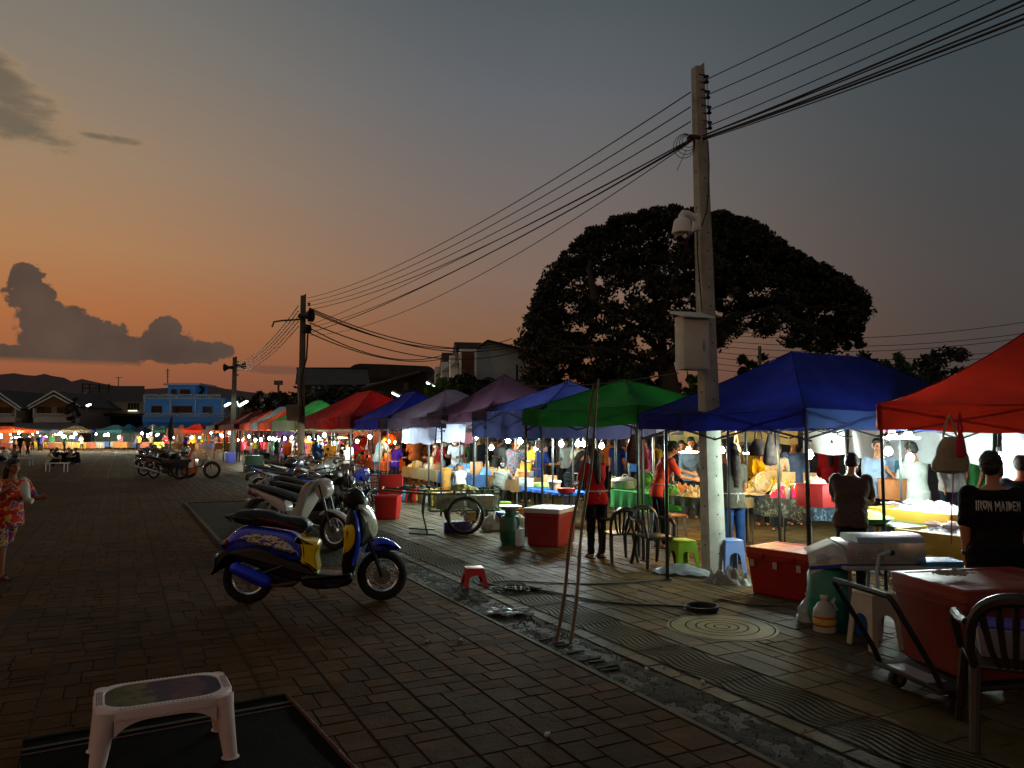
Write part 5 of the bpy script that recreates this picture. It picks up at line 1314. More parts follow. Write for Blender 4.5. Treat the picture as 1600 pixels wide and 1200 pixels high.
for v in mb.bm.verts:
 hit = bv_.ray_cast(Vector((v.co.x, -1, v.co.z)), Vector((0, 1, 0)))
 v.co.y = (hit[0].y if hit[0] else -.13) - .010
sh_ = [c for c in pb.children if c.name.startswith('shirt')][0]
part('lettering', mb, mat('a8aaa8', rough=.8, var=.2), sh_, smooth=False)
el_, wr_ = fb['_arms'][0]; d_ = (wr_ - el_).normalized(); mb = MB(); mb.cyl(wr_ - d_ * .03, wr_ - d_ * .005, .034, n=16); mb.box(wr_ - d_ * .018 + Vector((-.034, 0, 0)), (.012, .035, .03), bev=.004); part('wristwatch', mb, m_black, pb)
pg, fg_ = person(ground_at(1323, 8.75), -32, 1.55, 'work', 'man in a dark brown-grey T-shirt seen from behind at the vegetable table', '453b34', '14181e', detail=2, build_=1.08, sk='a8744f', mask='a8b4b8')
pr, fr_ = person(ground_at(931, 11.2), 18, 1.60, 'work', 'woman in a red T-shirt with long dark hair and white apron strings, back turned', 'b01818', '121316', hair='long', sex='f', detail=1, sk='b07c58', apron='c81c1c')
po, fo_ = person(ground_at(1027, 12.2), -78, 1.66, 'reach', 'person in an orange shirt and green apron leaning over the noodle counter', 'd0482c', '1a1c20', hair='bun', sex='f', detail=1, sk='b98460', apron='1f7a3c')
mk = patches(['b8180e', '20408c', 'c8a028', 'b8180e', 'a81208', 'b8180e', 'c8b890'], 8)
mkp = patches(['a01610', '1c3a90', 'd0a030', '2a50a0', 'c03020'], 10)
person(ground_at(22, 9.7), -118, 1.44, 'kid', 'child at the left edge in a red floral shirt and printed shorts, walking', 'b02020', '204080', hair='bob', detail=2, sk='8c5638', shirtm=mk, pantsm=mkp, bottom='shorts', top='loose')
kp = ground_at(53, 9.5); mb = MB()
mb.tube([Vector((0, 0, .10)), Vector((.0, 0, .04)), Vector((.01, 0, -.05)), Vector((.04, 0, -.12)), Vector((.10, 0, -.14))], .05, n=12, radii=[.035, .055, .05, .04, .03])
one('cloth_toy', mb, mat('c8c4b8', rough=.9, bump=.4), 'small white cloth bundle held in the hand of the child', 'cloth', loc=(kp.x - .06, kp.y, 1.10))
# stall people (px, v, heading, height, pose, ...)
L = [
 (1143, 7.6, 10, 1.60, 'stand', 'woman with very long brown hair and jeans, just right of the concrete pole', dict(shirt='5c5848', pants='2a4878', hair='long', hairc='2a1810', sex='f', detail=1, apron='4a8a3c')),
 (1187, 11.2, 175, 1.52, 'work', 'person in a bright yellow top behind the fruit table', dict(shirt='d8b010', hair='bob', sex='f', top='loose')),
 (1212, 10.9, 160, 1.56, 'phone', 'woman in a tan jacket with dark hair behind the fruit table', dict(shirt='a89070', hair='long', sex='f', top='long')),
 (1236, 11.8, 185, 1.66, 'stand', 'broad person in a grey-blue shirt at the clear sheet', dict(shirt='4c5870', top='long')),
 (1384, 11.2, 160, 1.60, 'stand', 'customer in a purple top and grey-blue coat behind the fish stall', dict(shirt='7a1c7c', pants='303848', hair='short')),
 (1368, 10.6, 170, 1.66, 'relax', 'customer in a pale blue long shirt by the red canopy leg', dict(shirt='8ca0b8', top='long')),
 (1428, 10.6, 20, 1.62, 'phone', 'customer in a light grey shirt with back turned at the fish stall', dict(shirt='a0a4a0', top='loose')),
 (1408, 11.0, 10, 1.66, 'stand', 'customer in a teal shirt beside the light grey one', dict(shirt='3a6878', top='loose')),
 (1590, 9.0, -20, 1.50, 'stand', 'person with dark hair at the right edge behind the man in black', dict(shirt='14181c')),
 (1078, 10.8, 170, 1.66, 'holdbag', 'person in a blue denim shirt left of the concrete pole', dict(shirt='5c7488', top='long', pants='20242c')),
 (1063, 10.9, 178, 1.58, 'stand', 'person in a black top facing the noodle counter', dict(shirt='101114', pants='40444c')),
 (1090, 11.4, 180, 1.62, 'work', 'person in a grey shirt half hidden by the concrete pole', dict(shirt='70746c', top='long')),
 (1116, 11.0, 178, 1.58, 'stand', 'person with reddish cap right behind the concrete pole', dict(shirt='604038', hair='cap', hairc='a03820')),
 (963, 12.0, 0, 1.62, 'stand', 'person in a navy T-shirt with yellow print on the back', dict(shirt='101c48', hair='bob', sex='f')),
 (988, 12.4, -5, 1.56, 'stand', 'person in a sky blue shirt with back turned behind the green fan', dict(shirt='3c78b8')),
 (1000, 13.0, 178, 1.60, 'work', 'masked customer in a white shirt behind the green fan', dict(shirt='b8b8b0', mask='d0d8e0')),
 (884, 11.6, 172, 1.62, 'phone', 'woman in a white long-sleeved shirt and blue mask under the green canopy', dict(shirt='c8ccc8', hair='bob', sex='f', top='long', mask='6fb0d8')),
 (903, 11.0, 160, 1.58, 'stand', 'woman in cream top and mask next to the bamboo poles', dict(shirt='b8b49a', hair='long', sex='f', mask='9cc4e0')),
 (862, 11.9, 175, 1.60, 'holdbag', 'customer in a pale green coat behind the snack table', dict(shirt='9aa890', top='long')),
 (840, 9.0, -60, 1.56, 'work', 'vendor in a navy shirt, orange apron and blue mask at the blue snack table', dict(shirt='1c2c68', hair='short', apron='c85a20', mask='70c0e8', detail=1, pants='201c20')),
 (801, 8.4, -30, 1.64, 'work', 'person in a patterned teal shirt and red straps with back turned under the navy canopy', dict(shirt='3c5c68', shirtm='pat1', pants='34404c', hair='cap', hairc='607078', detail=1)),
 (822, 11.2, 178, 1.64, 'stand', 'customer in an olive shirt behind the masked orange-apron vendor', dict(shirt='6a6c50', top='long')),
 (848, 11.6, 182, 1.66, 'stand', 'customer in a dark blue shirt beneath the orange-apron vendor\'s bulb', dict(shirt='20304c')),
 (890, 9.0, -40, 1.54, 'bend', 'woman in black long sleeves bending next to the woman in red', dict(shirt='101012', hair='long', sex='f', top='long', apron='c0c4c8')),
 (748, 9.2, 175, 1.72, 'stand', 'man in a black shirt standing under the navy canopy edge', dict(shirt='0e1012', top='long')),
 (715, 9.0, 165, 1.68, 'work', 'man in a white shirt and mask under the purple canopy', dict(shirt='c4ccd8', mask='dfe6ea')),
 (701, 9.8, 170, 1.66, 'phone', 'person in a dark patterned hoodie under the purple canopy', dict(shirt='181c34', top='long', hair='bob')),
 (683, 8.6, -70, 1.60, 'reach', 'vendor in a dark red shirt reaching across the table under the purple canopy', dict(shirt='7c1418', hair='bun', sex='f', detail=1, mask='c8d4e0')),
 (690, 8.9, 120, 1.55, 'work', 'masked helper in white beside the dark red vendor', dict(shirt='c8c8d0', sex='f', hair='bob', mask='e8eef0')),
 (645, 10.0, 178, 1.62, 'work', 'woman in a beige top and white mask facing out under the grey-purple canopy', dict(shirt='b09070', hair='long', sex='f', mask='e0e4e4')),
 (665, 10.4, 180, 1.60, 'stand', 'person in a black top behind the beige-topped woman', dict(shirt='141414', hair='long', sex='f')),
 (617, 7.6, -25, 1.52, 'work', 'woman in a purple shirt and apron packing food beside the red open cooler', dict(shirt='3c1c8c', hair='bun', sex='f', apron='4a24a0', mask='d8c8d0', detail=1)),
 (591, 8.2, -50, 1.70, 'reach', 'tall person in a pale blue shirt stooping toward the purple-aproned woman', dict(shirt='88a8b8', pants='4a6c90', detail=1, top='loose')),
 (720, 6.8, 10, 1.22, 'bend', 'crouching person in white with a dark blue cap behind the handcart', dict(shirt='c4c4c4', hair='cap', hairc='1c2c50', pants='a8a8a8')),
 (778, 6.9, -15, 1.30, 'bend', 'person in a grey shirt bending down beside the green gas cylinder', dict(shirt='5a5c58', pants='1c1c20')),
 (545, 8.0, 150, 1.62, 'work', 'vendor in a black and brown apron under the crimson canopy', dict(shirt='b06c50', apron='201810')),
 (533, 9.0, 170, 1.58, 'stand', 'person in a maroon top behind the crimson canopy table', dict(shirt='6c2030')),
 (500, 10.2, 175, 1.60, 'stand', 'person in a mustard shirt deep under the crimson canopy', dict(shirt='b08818')),
 (480, 9.6, 178, 1.60, 'stand', 'person in a pink striped shirt by the second utility pole', dict(shirt='c04060', shirtm='str1')),
 (466, 7.4, 160, 1.45, 'sit', 'woman in a cream blouse sitting beside the parked motorcycles', dict(shirt='b09468', hair='bun', sex='f')),
 (562, 10.4, 180, 1.62, 'stand', 'customer in an orange top under the deep blue canopy', dict(shirt='c85a20')),
 (576, 10.8, 176, 1.60, 'stand', 'customer in a brown top beside the orange-topped one', dict(shirt='5c3020')),
 (514, 9.4, 10, 1.56, 'stand', 'person in a grey hoodie with back turned under the crimson canopy', dict(shirt='4c4c50', top='long')),
 (624, 10.8, 176, 1.60, 'stand', 'customer in a dark green top under the deep blue canopy edge', dict(shirt='20402c')),
 (605, 11.2, 178, 1.56, 'stand', 'customer in an ochre jacket under the deep blue canopy', dict(shirt='a07030', top='long')),
 (730, 11.0, 176, 1.62, 'stand', 'customer in a lilac dress between purple and navy canopies', dict(shirt='8c80a0', top='dress', bottom='none', sex='f', hair='long')),
 (768, 11.4, 178, 1.58, 'phone', 'customer in a khaki shirt behind the large low bulb', dict(shirt='8c8660')),
 (785, 11.8, 178, 1.60, 'stand', 'customer in a silver grey top behind the steel pots', dict(shirt='808890', sex='f', hair='bob')),
]
PM = {'pat1': patches(['203848', '406878', '8c2a2c', '507c88', '2c4450'], 14), 'str1': stripes('c8405c', 'c8b0b8', 14)}
for px, v, fc, h_, ps, lb, kw in L:
 kw = dict(kw)
 if isinstance(kw.get('shirtm'), str): kw['shirtm'] = PM[kw['shirtm']]
 person(rowp(px, v), fc, h_, ps, lb, **kw)
CN = {'red': 'b02028', 'white': 'c0c0c0', 'black': '101010', 'pink': 'c86088', 'blue': '2c4c98', 'orange': 'c86428', 'grey': '70706c', 'green': '2c6c3c', 'yellow': 'c8a030', 'purple': '5c2c80', 'cream': 'b8a888', 'brown': '5c3c28'}
rr = random.Random(21); prs = []
def crowd(n, pxr, vr, where, grp, dz=(1.5, 1.7)):
 k = 0
 for i in range(n):
  px = pxr[0] + (pxr[1] - pxr[0]) * (i + .5) / n + rr.uniform(-3, 3); v = rr.uniform(*vr)
  if pxr[1] > 1200 and False: continue
  cn = rr.choice(list(CN)); sex = rr.choice('mf'); hr = rr.choice(['short'] if sex == 'm' else ['long', 'bob'])
  ps = rr.choice(['stand', 'work'])
  person(rowp(px, v), rr.choice([175, 185, 0, 10, 90, -90]), rr.uniform(*dz), ps, f'{where}, {cn} top', CN[cn], rr.choice(['14161a', '283448', '3c342c']), hair=hr, sex=sex, detail=0, group=grp, top='short' if sex == 'm' else 'long')
crowd(12, (855, 1190), (12.3, 13.4), 'background shopper half hidden in the lane behind the green and blue stalls', 'shoppers in the lane behind the green and blue stalls')
crowd(28, (560, 860), (9.4, 12.5), 'background shopper half hidden in the lane behind the purple and navy stalls', 'shoppers in the lane behind the purple and navy stalls')
crowd(44, (368, 556), (7.0, 11), 'shopper among the stalls left of the crimson canopy', 'shoppers among the stalls left of the crimson canopy')
crowd(8, (1225, 1590), (12.6, 13.6), 'background shopper beyond the white sheet', 'shoppers beyond the fish stall')
FP = [(125, 60, 180, 'walk', 'grey', 'distant person in grey walking, left of the pair on the plaza'), (172 / 4 + 1, 61, 175, 'stand', 'white', 'distant person in a white shirt on the plaza near the left stalls')]
for px, pyf, cn, lb in [(31, 711, 'black', 'leftmost of three distant figures standing on the open plaza'), (43, 711, 'brown', 'middle one of three distant figures standing on the plaza'), (61, 706, 'blue', 'rightmost of three distant figures, slightly apart on the plaza'),
      (176, 698, 'black', 'dark distant figure in front of the teal canopy'), (184, 698, 'red', 'distant figure in red just right of the dark one by the teal canopy'), (208, 700, 'grey', 'distant figure walking by the slate canopy'), (216, 702, 'cream', 'distant figure in cream close to the slate canopy')]:
 p = G(px, pyf); person(p, rr.choice([0, 180, 90]), 1.68, rr.choice(['stand', 'walk']), lb, CN[cn], '101216', detail=0)
for i in range(44):
 px = rr.choice([rr.uniform(0, 140), rr.uniform(140, 360), rr.uniform(255, 365)]); Y = rr.uniform(72, 88); cn = rr.choice(list(CN))
 person(ground_at(px, Y), rr.choice([0, 180, 90, -90]), rr.uniform(1.5, 1.7), rr.choice(['stand', 'work']), f'tiny distant shopper in {cn} among the far stalls', CN[cn], '16181c', detail=0, group='tiny distant shoppers at the far stalls')
for i, (px, py, cn, lb) in enumerate([(9, 722, 'white', 'seated person in white at the left edge behind the low table'), (23, 721, 'grey', 'seated person bent over the low table near the left edge'), (74, 728, 'cream', 'cream-topped person sitting low at the left of the seated group'),
                       (86, 724, 'black', 'dark-haired person in black sitting tallest in the seated group'), (100, 724, 'black', 'person in black sitting at the centre of the seated group'), (111, 723, 'grey', 'person in grey sitting right of centre in the seated group'), (122, 724, 'black', 'rightmost person of the seated group, all in black')]):
 person(G(px, py), rr.choice([150, -150, 90, -60, 10]), 1.62, 'floor', lb, CN[cn], '12141a', detail=0, hair=rr.choice(['short', 'long']), sex='f')
# prop builders
def red_plastic(c, **k): return mat(c, rough=.45, var=.12, scale=3, bump=.12, bscale=25, dirt=.45, dirtcol=(.05, .03, .025), **k)
def frame_at(a, b, inward=None):       # ground points: a -> b is the local x axis
 d = b - a; return math.atan2(d.y, d.x)
def cooler(loc, rz, L, Wd, Hh, c, label, lid=None, lidh=.07, open_=False, labels=0, dirt=.4, latch=True, z=0.0, dents=True):
 """origin: left front bottom corner, x along the front, y into depth"""
 o = thing('ice_box', (loc.x, loc.y, z), rz, label, 'cooler box'); m = red_plastic(c)
 hb = Hh - lidh; tp = .045
 mb = MB()
 def sec(zz, ins, r_=.03):
  q = []
  for (cx, cy, a0) in ((L - ins - r_, Wd - ins - r_, 0), (ins + r_, Wd - ins - r_, 90), (ins + r_, ins + r_, 180), (L - ins - r_, ins + r_, 270)):
   for i in range(5): a = R(a0 + i * 22.5); q.append(Vector((cx + r_ * math.cos(a), cy + r_ * math.sin(a), zz)))
  return q
 zs = [(0, tp + .015), (.015, tp), (hb * .5, tp * .55), (hb - .06, .012), (hb - .055, 0), (hb - .004, 0)]
 mb.rings([sec(z_, i_) for z_, i_ in zs]); part('tub', mb, m, o)
 if open_:
  mb = MB(); mb.box((L / 2, .0, 0), (L, .05, Wd), bev=.015); x = part('lid', mb, red_plastic(lid or c), o); x.location = (0, Wd, hb + Wd / 2); x.rotation_euler = (R(-8), 0, 0)
 else:
  mb = MB(); mb.rings([sec(hb, -.010), sec(hb + lidh * .35, -.010), sec(hb + lidh * .4, -.004), sec(hb + lidh * .9, -.004), sec(hb + lidh * .98, .002), sec(hb + lidh, .010), sec(hb + lidh, .05), sec(hb + lidh - .006, .056)]); x = part('lid', mb, red_plastic(lid or c), o)
  if latch:
   for fx in (.25, .75):
    mb = MB(); mb.box((L * fx, -.012, hb - .01), (.10, .02, .07), bev=.006); part('latch', mb, red_plastic(c), o)
 for i in range(labels):
  mb = MB(); mb.box((L * (.12 + i * .38), -.0135, hb - .10), (.05, .003, .075)); part('sticker', mb, mat('b09a90', rough=.6, dirt=.4, scale=30), o)
 mb = MB()
 for sx in (0, L):
  pass
 return o
def lathe_part(name, prof, m, parent, n=24, c=(0, 0, 0)):
 mb = MB(); mb.lathe(prof, c=c, n=n); return part(name, mb, m, parent)
def gas(loc, s, c, label, rz=0):
 o = thing('gas_cylinder', loc, rz, label, 'gas cylinder'); m = mat(c, rough=.4, var=.12, dirt=.3, bump=.08); r = .165 * s; h = .46 * s
 lathe_part('tank', [(r * .55, .05), (r * .9, .055), (r, .12), (r, h * .5 - .01), (r * 1.01, h * .5), (r, h * .5 + .01), (r, h - .06), (r * .85, h), (r * .45, h + .035), (.04, h + .04)], m, o)
 lathe_part('foot_ring', [(r * .8, 0), (r * .82, 0), (r * .82, .07), (r * .78, .07)], m, o)
 mb = MB()
 for i in range(20):
  a0, a1 = R(-140 + i * 14), R(-140 + (i + 1) * 14)
  for a_, b_ in ((a0, a1),):
   p = [Vector((math.cos(x) * r * .62, math.sin(x) * r * .62, z_)) for z_ in (h + .01, h + .15 * s) for x in (a_, b_)]; q = [Vector((v.x * .95, v.y * .95, v.z)) for v in p]
   mb.quads(p + q, [(0, 1, 3, 2), (4, 6, 7, 5), (2, 3, 7, 6), (0, 4, 5, 1), (0, 2, 6, 4), (1, 5, 7, 3)])
 part('collar', mb, m, o)
 lathe_part('valve', [(.02, h + .03), (.022, h + .08), (.03, h + .085), (.03, h + .11), (.012, h + .12)], mat('8a7440', rough=.35, metal=.8), o, 12)
 mb = MB(); mb.cyl((.02, 0, h + .07), (.09, .0, h + .07), .028, n=12); part('regulator', mb, mat('2a2c2c', rough=.4), o)
 return o
def stool(loc, rz, c, label, w=.30, h=.45, top=.24, holes=True, name='plastic_stool', group=None, roundtop=False):
 o = thing(name, loc, rz, label, 'stool', group); m = mat(c, rough=.4, var=.06, bump=.03, dirt=.2, dirtcol=(.1, .08, .06))
 mb = MB(); mb.box((0, 0, h - .018), (top + .01, top + .01, .036), bev=.014); part('seat', mb, m, o)
 mb = MB();
 for sx in (-1, 1):
  q = [Vector((sx * top / 2, -top / 2 + .02, h - .02)), Vector((sx * top / 2, top / 2 - .02, h - .02)), Vector((sx * (top / 2 + .010), top / 2 - .018, h - .10)), Vector((sx * (top / 2 + .010), -top / 2 + .018, h - .10))]
 for k in range(4):
  M_ = Matrix.Rotation(k * math.pi / 2, 4, 'Z'); a = top / 2; b = w / 2; n = 14
  mbk = mb
  outer = [];
  def X(z_): return a + (b - a) * (1 - z_ / h)
  prof = []
  legw = .055
  for i in range(n + 1):
   t_ = i / n;
  zc = h * .62;
  L_ = [(-X(0), 0), (-X(0) + legw, 0)]
  for i in range(9):
   an = math.pi - i * math.pi / 8; L_.append(((X(0) - legw) * .92 * math.cos(an) * (1 - .12), zc * .72 + zc * .28 * math.sin(an)))
  L_ += [(X(0) - legw, 0), (X(0), 0), (X(h), h - .02), (-X(h), h - .02)]
  A_ = [M_ @ Vector((x_, -X(z_), z_)) for x_, z_ in L_]; B_ = [M_ @ Vector((x_ * .985, -X(z_) + .009, z_)) for x_, z_ in L_]
  nn = len(L_)
  mb.quads(A_ + B_, [(i, (i + 1) % nn, nn + (i + 1) % nn, nn + i) for i in range(nn)])
  for base in (0, nn):
   V_ = A_ if base == 0 else B_
   idx = list(range(nn))
   mb.quads([V_[0], V_[1], V_[2], V_[nn - 1]], [(0, 1, 2, 3)])
   mb.quads([V_[nn - 4], V_[nn - 3], V_[nn - 2], V_[nn - 5]], [(0, 1, 2, 3)])
   arch = [V_[i] for i in range(2, nn - 4)]
   tl, tr = V_[nn - 1], V_[nn - 2]; m2 = len(arch)
   tops = [tl.lerp(tr, i / (m2 - 1)) for i in range(m2)]
   mb.quads(arch + tops, [(i, i + 1, m2 + i + 1, m2 + i) for i in range(m2 - 1)])
 bmesh.ops.remove_doubles(mb.bm, verts=mb.bm.verts, dist=.0015)
 part('leg_frame', mb, m, o)
 return o
def chair(loc, rz, c, label, s=1.0, group=None, label2=None):
 """backrest at -y, sitter faces +y"""
 o = thing('plastic_chair', loc, rz, label, 'chair', group); o.scale = (s,) * 3; m = mat(c, rough=.4, var=.1, bump=.05, dirt=.25)
 mb = MB(); mb.box((0, .02, .43), (.42, .42, .025), bev=.01)
 mb.box((0, .225, .415), (.42, .02, .05), bev=.008); part('seat', mb, m, o)
 for sx in (-1, 1):
  mb = MB(); mb.tube([(sx * .19, .20, .43), (sx * .215, .225, .2), (sx * .235, .25, .0)], .02, n=8, radii=[.032, .028, .022]); part('leg', mb, m, o)
  mb = MB(); mb.tube([(sx * .185, -.16, .43), (sx * .20, -.20, .2), (sx * .215, -.26, .0)], .02, n=8, radii=[.034, .030, .024]); part('leg', mb, m, o)
  mb = MB(); mb.tube([(sx * .215, .235, .43), (sx * .245, .20, .60), (sx * .245, .12, .655), (sx * .24, -.08, .66), (sx * .225, -.20, .67)], .018, n=8, radii=[.022, .026, .03, .028, .022]); part('armrest', mb, m, o)
 mb = MB(); pts = []
 for i in range(17):
  t_ = i / 16; a = math.pi * t_; x = -.215 * math.cos(a) * (1 if abs(math.cos(a)) < .9 else 1); z = .52 + .30 * math.sin(a) ** .55; y = -.19 - .08 * (z - .42) / .4 - .015 * math.sin(a); pts.append((x, y, z))
 pts = [(-.19, -.17, .42)] + pts + [(.19, -.17, .42)]
 mb.tube(pts, .02, n=8, radii=[.022] + [.024 + .016 * math.sin(math.pi * i / 16) for i in range(17)] + [.022])
 bk = part('back_frame', mb, m, o)
 for i in range(5):
  x = (i - 2) * .062; zt = .79 - .010 * abs(i - 2) ** 2; mb = MB()
  mb.tube([(x * .55, -.175, .425), (x * .9, -.20, .52), (x * 1.15, -.235, .65), (x * 1.3, -.26, zt)], .010, n=6, radii=[.014, .016, .018, .022]); part('back_slat', mb, m, o)
 return o
def table(loc, rz, L_, W_t, h, label, top='8c8c88', cloth_=None, drop=.35, group=None, legc='6a6e70'):
 """origin front-left corner, x along the front"""
 o = thing('stall_table', loc, rz, label, 'table', group)
 mb = MB(); mb.box((L_ / 2, W_t / 2, h - .015), (L_, W_t, .03), bev=.005); part('table_top', mb, mat(top, rough=.4, dirt=.3), o)
 for x in (.06, L_ - .06):
  for y in (.06, W_t - .06):
   mb = MB(); mb.cyl((x, y, 0), (x, y, h - .03), .016, n=8); part('leg', mb, mat(legc, rough=.4, metal=.6), o)
 if cloth_:
  mc_ = cloth_ if not isinstance(cloth_, str) else cloth(cloth_, .15)
  mb = MB()
  def cf(a, b_):
   per = a * (L_ + 2 * W_t);
   if per < W_t: p = Vector((-.012, W_t - per)); n_ = Vector((-1, 0))
   elif per < W_t + L_: p = Vector((per - W_t, -.012)); n_ = Vector((0, -1))
   else: p = Vector((L_ + .012, per - W_t - L_)); n_ = Vector((1, 0))
   p = p + n_ * (.02 * b_ * (1 + math.sin(per * 24)) )
   return Vector((p.x, p.y, h + .004 - drop * b_ * (1 + .04 * math.sin(per * 11))))
  mb.grid(cf, int((L_ + 2 * W_t) * 16), 4); cl = part('skirt_cloth', mb, mc_, o)
  mb = MB(); mb.box((L_ / 2, W_t / 2, h + .003), (L_ + .02, W_t + .02, .006)); part('cloth_top', mb, mc_, o)
 return o
def tub(loc, r, h, c, label, name='plastic_tub', cat='tub', rim=True, lid=None, fill=None, group=None):
 o = thing(name, loc, 0, label, cat, group); m = mat(c, rough=.4, bump=.03)
 lathe_part('shell', [(r * .72, 0), (r * .8, .005), (r * .97, h * .96), (r * 1.06, h * .97), (r * 1.06, h), (r * .95, h), (r * .78, .02), (.002, .015)], m, o)
 if lid: lathe_part('lid', [(r * 1.08, h + .001), (r * 1.08, h + .02), (r * .9, h + .035), (.002, h + .038)], mat(lid, rough=.35), o)
 if fill:
  mb = MB()
  def mf_(a, b_): q = b_ * r * .92; z_ = h * .85 + (1 - b_ ** 2) * r * .35; an = a * 2 * math.pi; return Vector((q * math.cos(an), q * math.sin(an), z_ + .02 * mnoise.noise(Vector((q * math.cos(an), q * math.sin(an), 0)) * 30)))
  mb.grid(mf_, 20, 8); part('contents', mb, mat(fill, rough=.6, var=.3, scale=40, bump=.5), o)
 return o
def pbox(loc, rz, d, c, label, name='storage_box', cat='box', lid=None, group=None, m=None, bev=.008, taper=1.0):
 o = thing(name, loc, rz, label, cat, group); m = m or mat(c, rough=.6, var=.1, dirt=.2)
 mb = MB(); mb.box((0, 0, d[2] / 2), d, bev=bev, taper=taper); part('body', mb, m, o)
 mb = MB(); mb.box((0, 0, d[2] + .006), (d[0] + .012, d[1] + .012, .018), bev=.004); part('lid', mb, mat(lid or c, rough=.5, dirt=.1), o)
 return o
def mound(loc, rz, lx, ly, hz, m, label, name='food_pile', cat='food', seed=0, f=22, amp=.35, group=None):
 mb = MB()
 def fn(a, b_):
  th = a * 2 * math.pi; q = b_; cc, ss = math.cos(th), math.sin(th)
  x = lx / 2 * q * math.copysign(abs(cc) ** .7, cc); y = ly / 2 * q * math.copysign(abs(ss) ** .7, ss)
  z = hz * (1 - q ** 3) * (1 + amp * 2 * mnoise.noise(Vector((x * f, y * f, seed)))) + .012 * mnoise.noise(Vector((x * f * 3, y * f * 3, seed + 4)))
  return Vector((x, y, max(0, z) if q > .95 else z))
 mb.grid(fn, 40, 14); bmesh.ops.remove_doubles(mb.bm, verts=mb.bm.verts, dist=.0008)
 return one(name, mb, m, label, cat, group, loc=loc, rz=rz)
def bag(loc, s, c, label, name='plastic_bag', cat='bag', seed=0, trans=.4, handles=True, sq=1.0, group=None):
 o = thing(name, loc, 0, label, cat, group); m = mat(c, rough=.35, var=.1, bump=.6, bscale=18, transl=trans)
 mb = MB()
 def fn(a, b_):
  th = a * 2 * math.pi; prof = [(0.0, .75), (.12, 1.0), (.45, .95), (.7, .6), (.85, .3), (1.0, .34)]
  z_ = b_; r = 0
  for (z0, r0), (z1, r1) in zip(prof[:-1], prof[1:]):
   if z0 <= z_ <= z1: r = r0 + (r1 - r0) * (z_ - z0) / (z1 - z0)
  r *= s * .5 * (1 + .22 * mnoise.noise(Vector((math.cos(th) * 2, math.sin(th) * 2, z_ * 4 + seed))) + .1 * mnoise.noise(Vector((math.cos(th) * 7, math.sin(th) * 7, z_ * 9 + seed))))
  return Vector((r * math.cos(th), r * math.sin(th) * .8, z_ * s * sq))
 mb.grid(fn, 32, 16)
 bmesh.ops.remove_doubles(mb.bm, verts=mb.bm.verts, dist=.0008); part('pouch', mb, m, o)
 if handles:
  for sx in (-1, 1):
   mb = MB(); mb.tube([(sx * .03 * s, 0, .9 * s * sq), (sx * .12 * s, 0, 1.08 * s * sq), (sx * .08 * s, .01, 1.25 * s * sq), (sx * .03 * s, 0, 1.12 * s * sq), (sx * .02, 0, .93 * s * sq)], .012 * s + .003, n=6); part('handle', mb, m, o)
 return o
# foreground
c0 = G(256, 1082, .345); st = thing('plastic_side_table', (c0.x, c0.y, 0), R(28), 'pink-white plastic child table with a faded picture top standing on the dark mat', 'side table')
m_pk = mat('dcc4bc', rough=.6, spec=.25, var=.06, bump=.04, dirt=.15, dirtcol=(.2, .12, .1))
def rrect(lx, ly, r_, z_, n=6):
 q = []
 for (cx, cy, a0) in ((lx / 2 - r_, ly / 2 - r_, 0), (-lx / 2 + r_, ly / 2 - r_, 90), (-lx / 2 + r_, -ly / 2 + r_, 180), (lx / 2 - r_, -ly / 2 + r_, 270)):
  for i in range(n + 1): a = R(a0 + i * 90 / n); q.append(Vector((cx + r_ * math.cos(a), cy + r_ * math.sin(a), z_)))
 return q
LX, LY, HT = .70, .50, .36
mb = MB(); mb.rings([rrect(LX, LY, .17, HT - .055), rrect(LX, LY, .17, HT - .012), rrect(LX - .012, LY - .012, .165, HT - .002), rrect(LX - .03, LY - .03, .16, HT), rrect(LX - .10, LY - .09, .14, HT), rrect(LX - .105, LY - .095, .14, HT - .005)]); tp_ = part('table_top', mb, m_pk, st)
mb = MB(); mb.rings([rrect(LX - .115, LY - .105, .13, HT - .006), rrect(LX - .115, LY - .105, .13, HT - .0035)])
mp_ = bpy.data.materials.new('faded_print'); mp_.use_nodes = True; t = NT(mp_.node_tree); out = t.n('ShaderNodeOutputMaterial'); p = t.n('ShaderNodeBsdfPrincipled'); t.l(p.outputs[0], out.inputs[0])
tc = t.n('ShaderNodeTexCoord'); sx_ = t.n('ShaderNodeSeparateXYZ'); t.l(tc.outputs['Object'], sx_.inputs[0]); nz_ = t.noise(tc.outputs['Object'], 9, 4, .6); nz2 = t.noise(tc.outputs['Object'], 22, 3, .6)
cc_ = t.ramp(t.math('ADD', t.mapr(sx_.outputs[0], -.3, .3), t.math('MULTIPLY', t.math('SUBTRACT', nz_, .5), .9)), [(.1, '4c4c2a'), (.32, '6c6434'), (.45, '3c3040'), (.6, '4c3440'), (.72, '644044'), (.85, '28243c'), (1, '343c50')])
cc_ = t.mix(t.mapr(nz2, .45, .75, 0, .6), cc_, srgb('40383c')); t.l(cc_, p.inputs['Base Color']); p.inputs['Roughness'].default_value = .7; p.inputs['Specular IOR Level'].default_value = .15
part('printed_panel', mb, mp_, tp_)
mb = MB()    # lattice border at both ends
for e_ in (-1, 1):
 for i in range(3):
  for j in range(11):
   x = e_ * (LX / 2 - .018 - i * .0115); y = (j - 5) * .0215 + (i % 2) * .01; lim = LY / 2 - .03 - max(0, (abs(x) - .27)) * 1.2
   if abs(y) < lim: mb.box((x, y, HT + .0004), (.006, .010, .0022), rz=R(35 if i % 2 else -35))
for e_ in (-1, 1):
 for j in range(22): mb.box(((j - 10.5) * .021, e_ * (LY / 2 - .02), HT + .0004), (.012, .004, .0022))
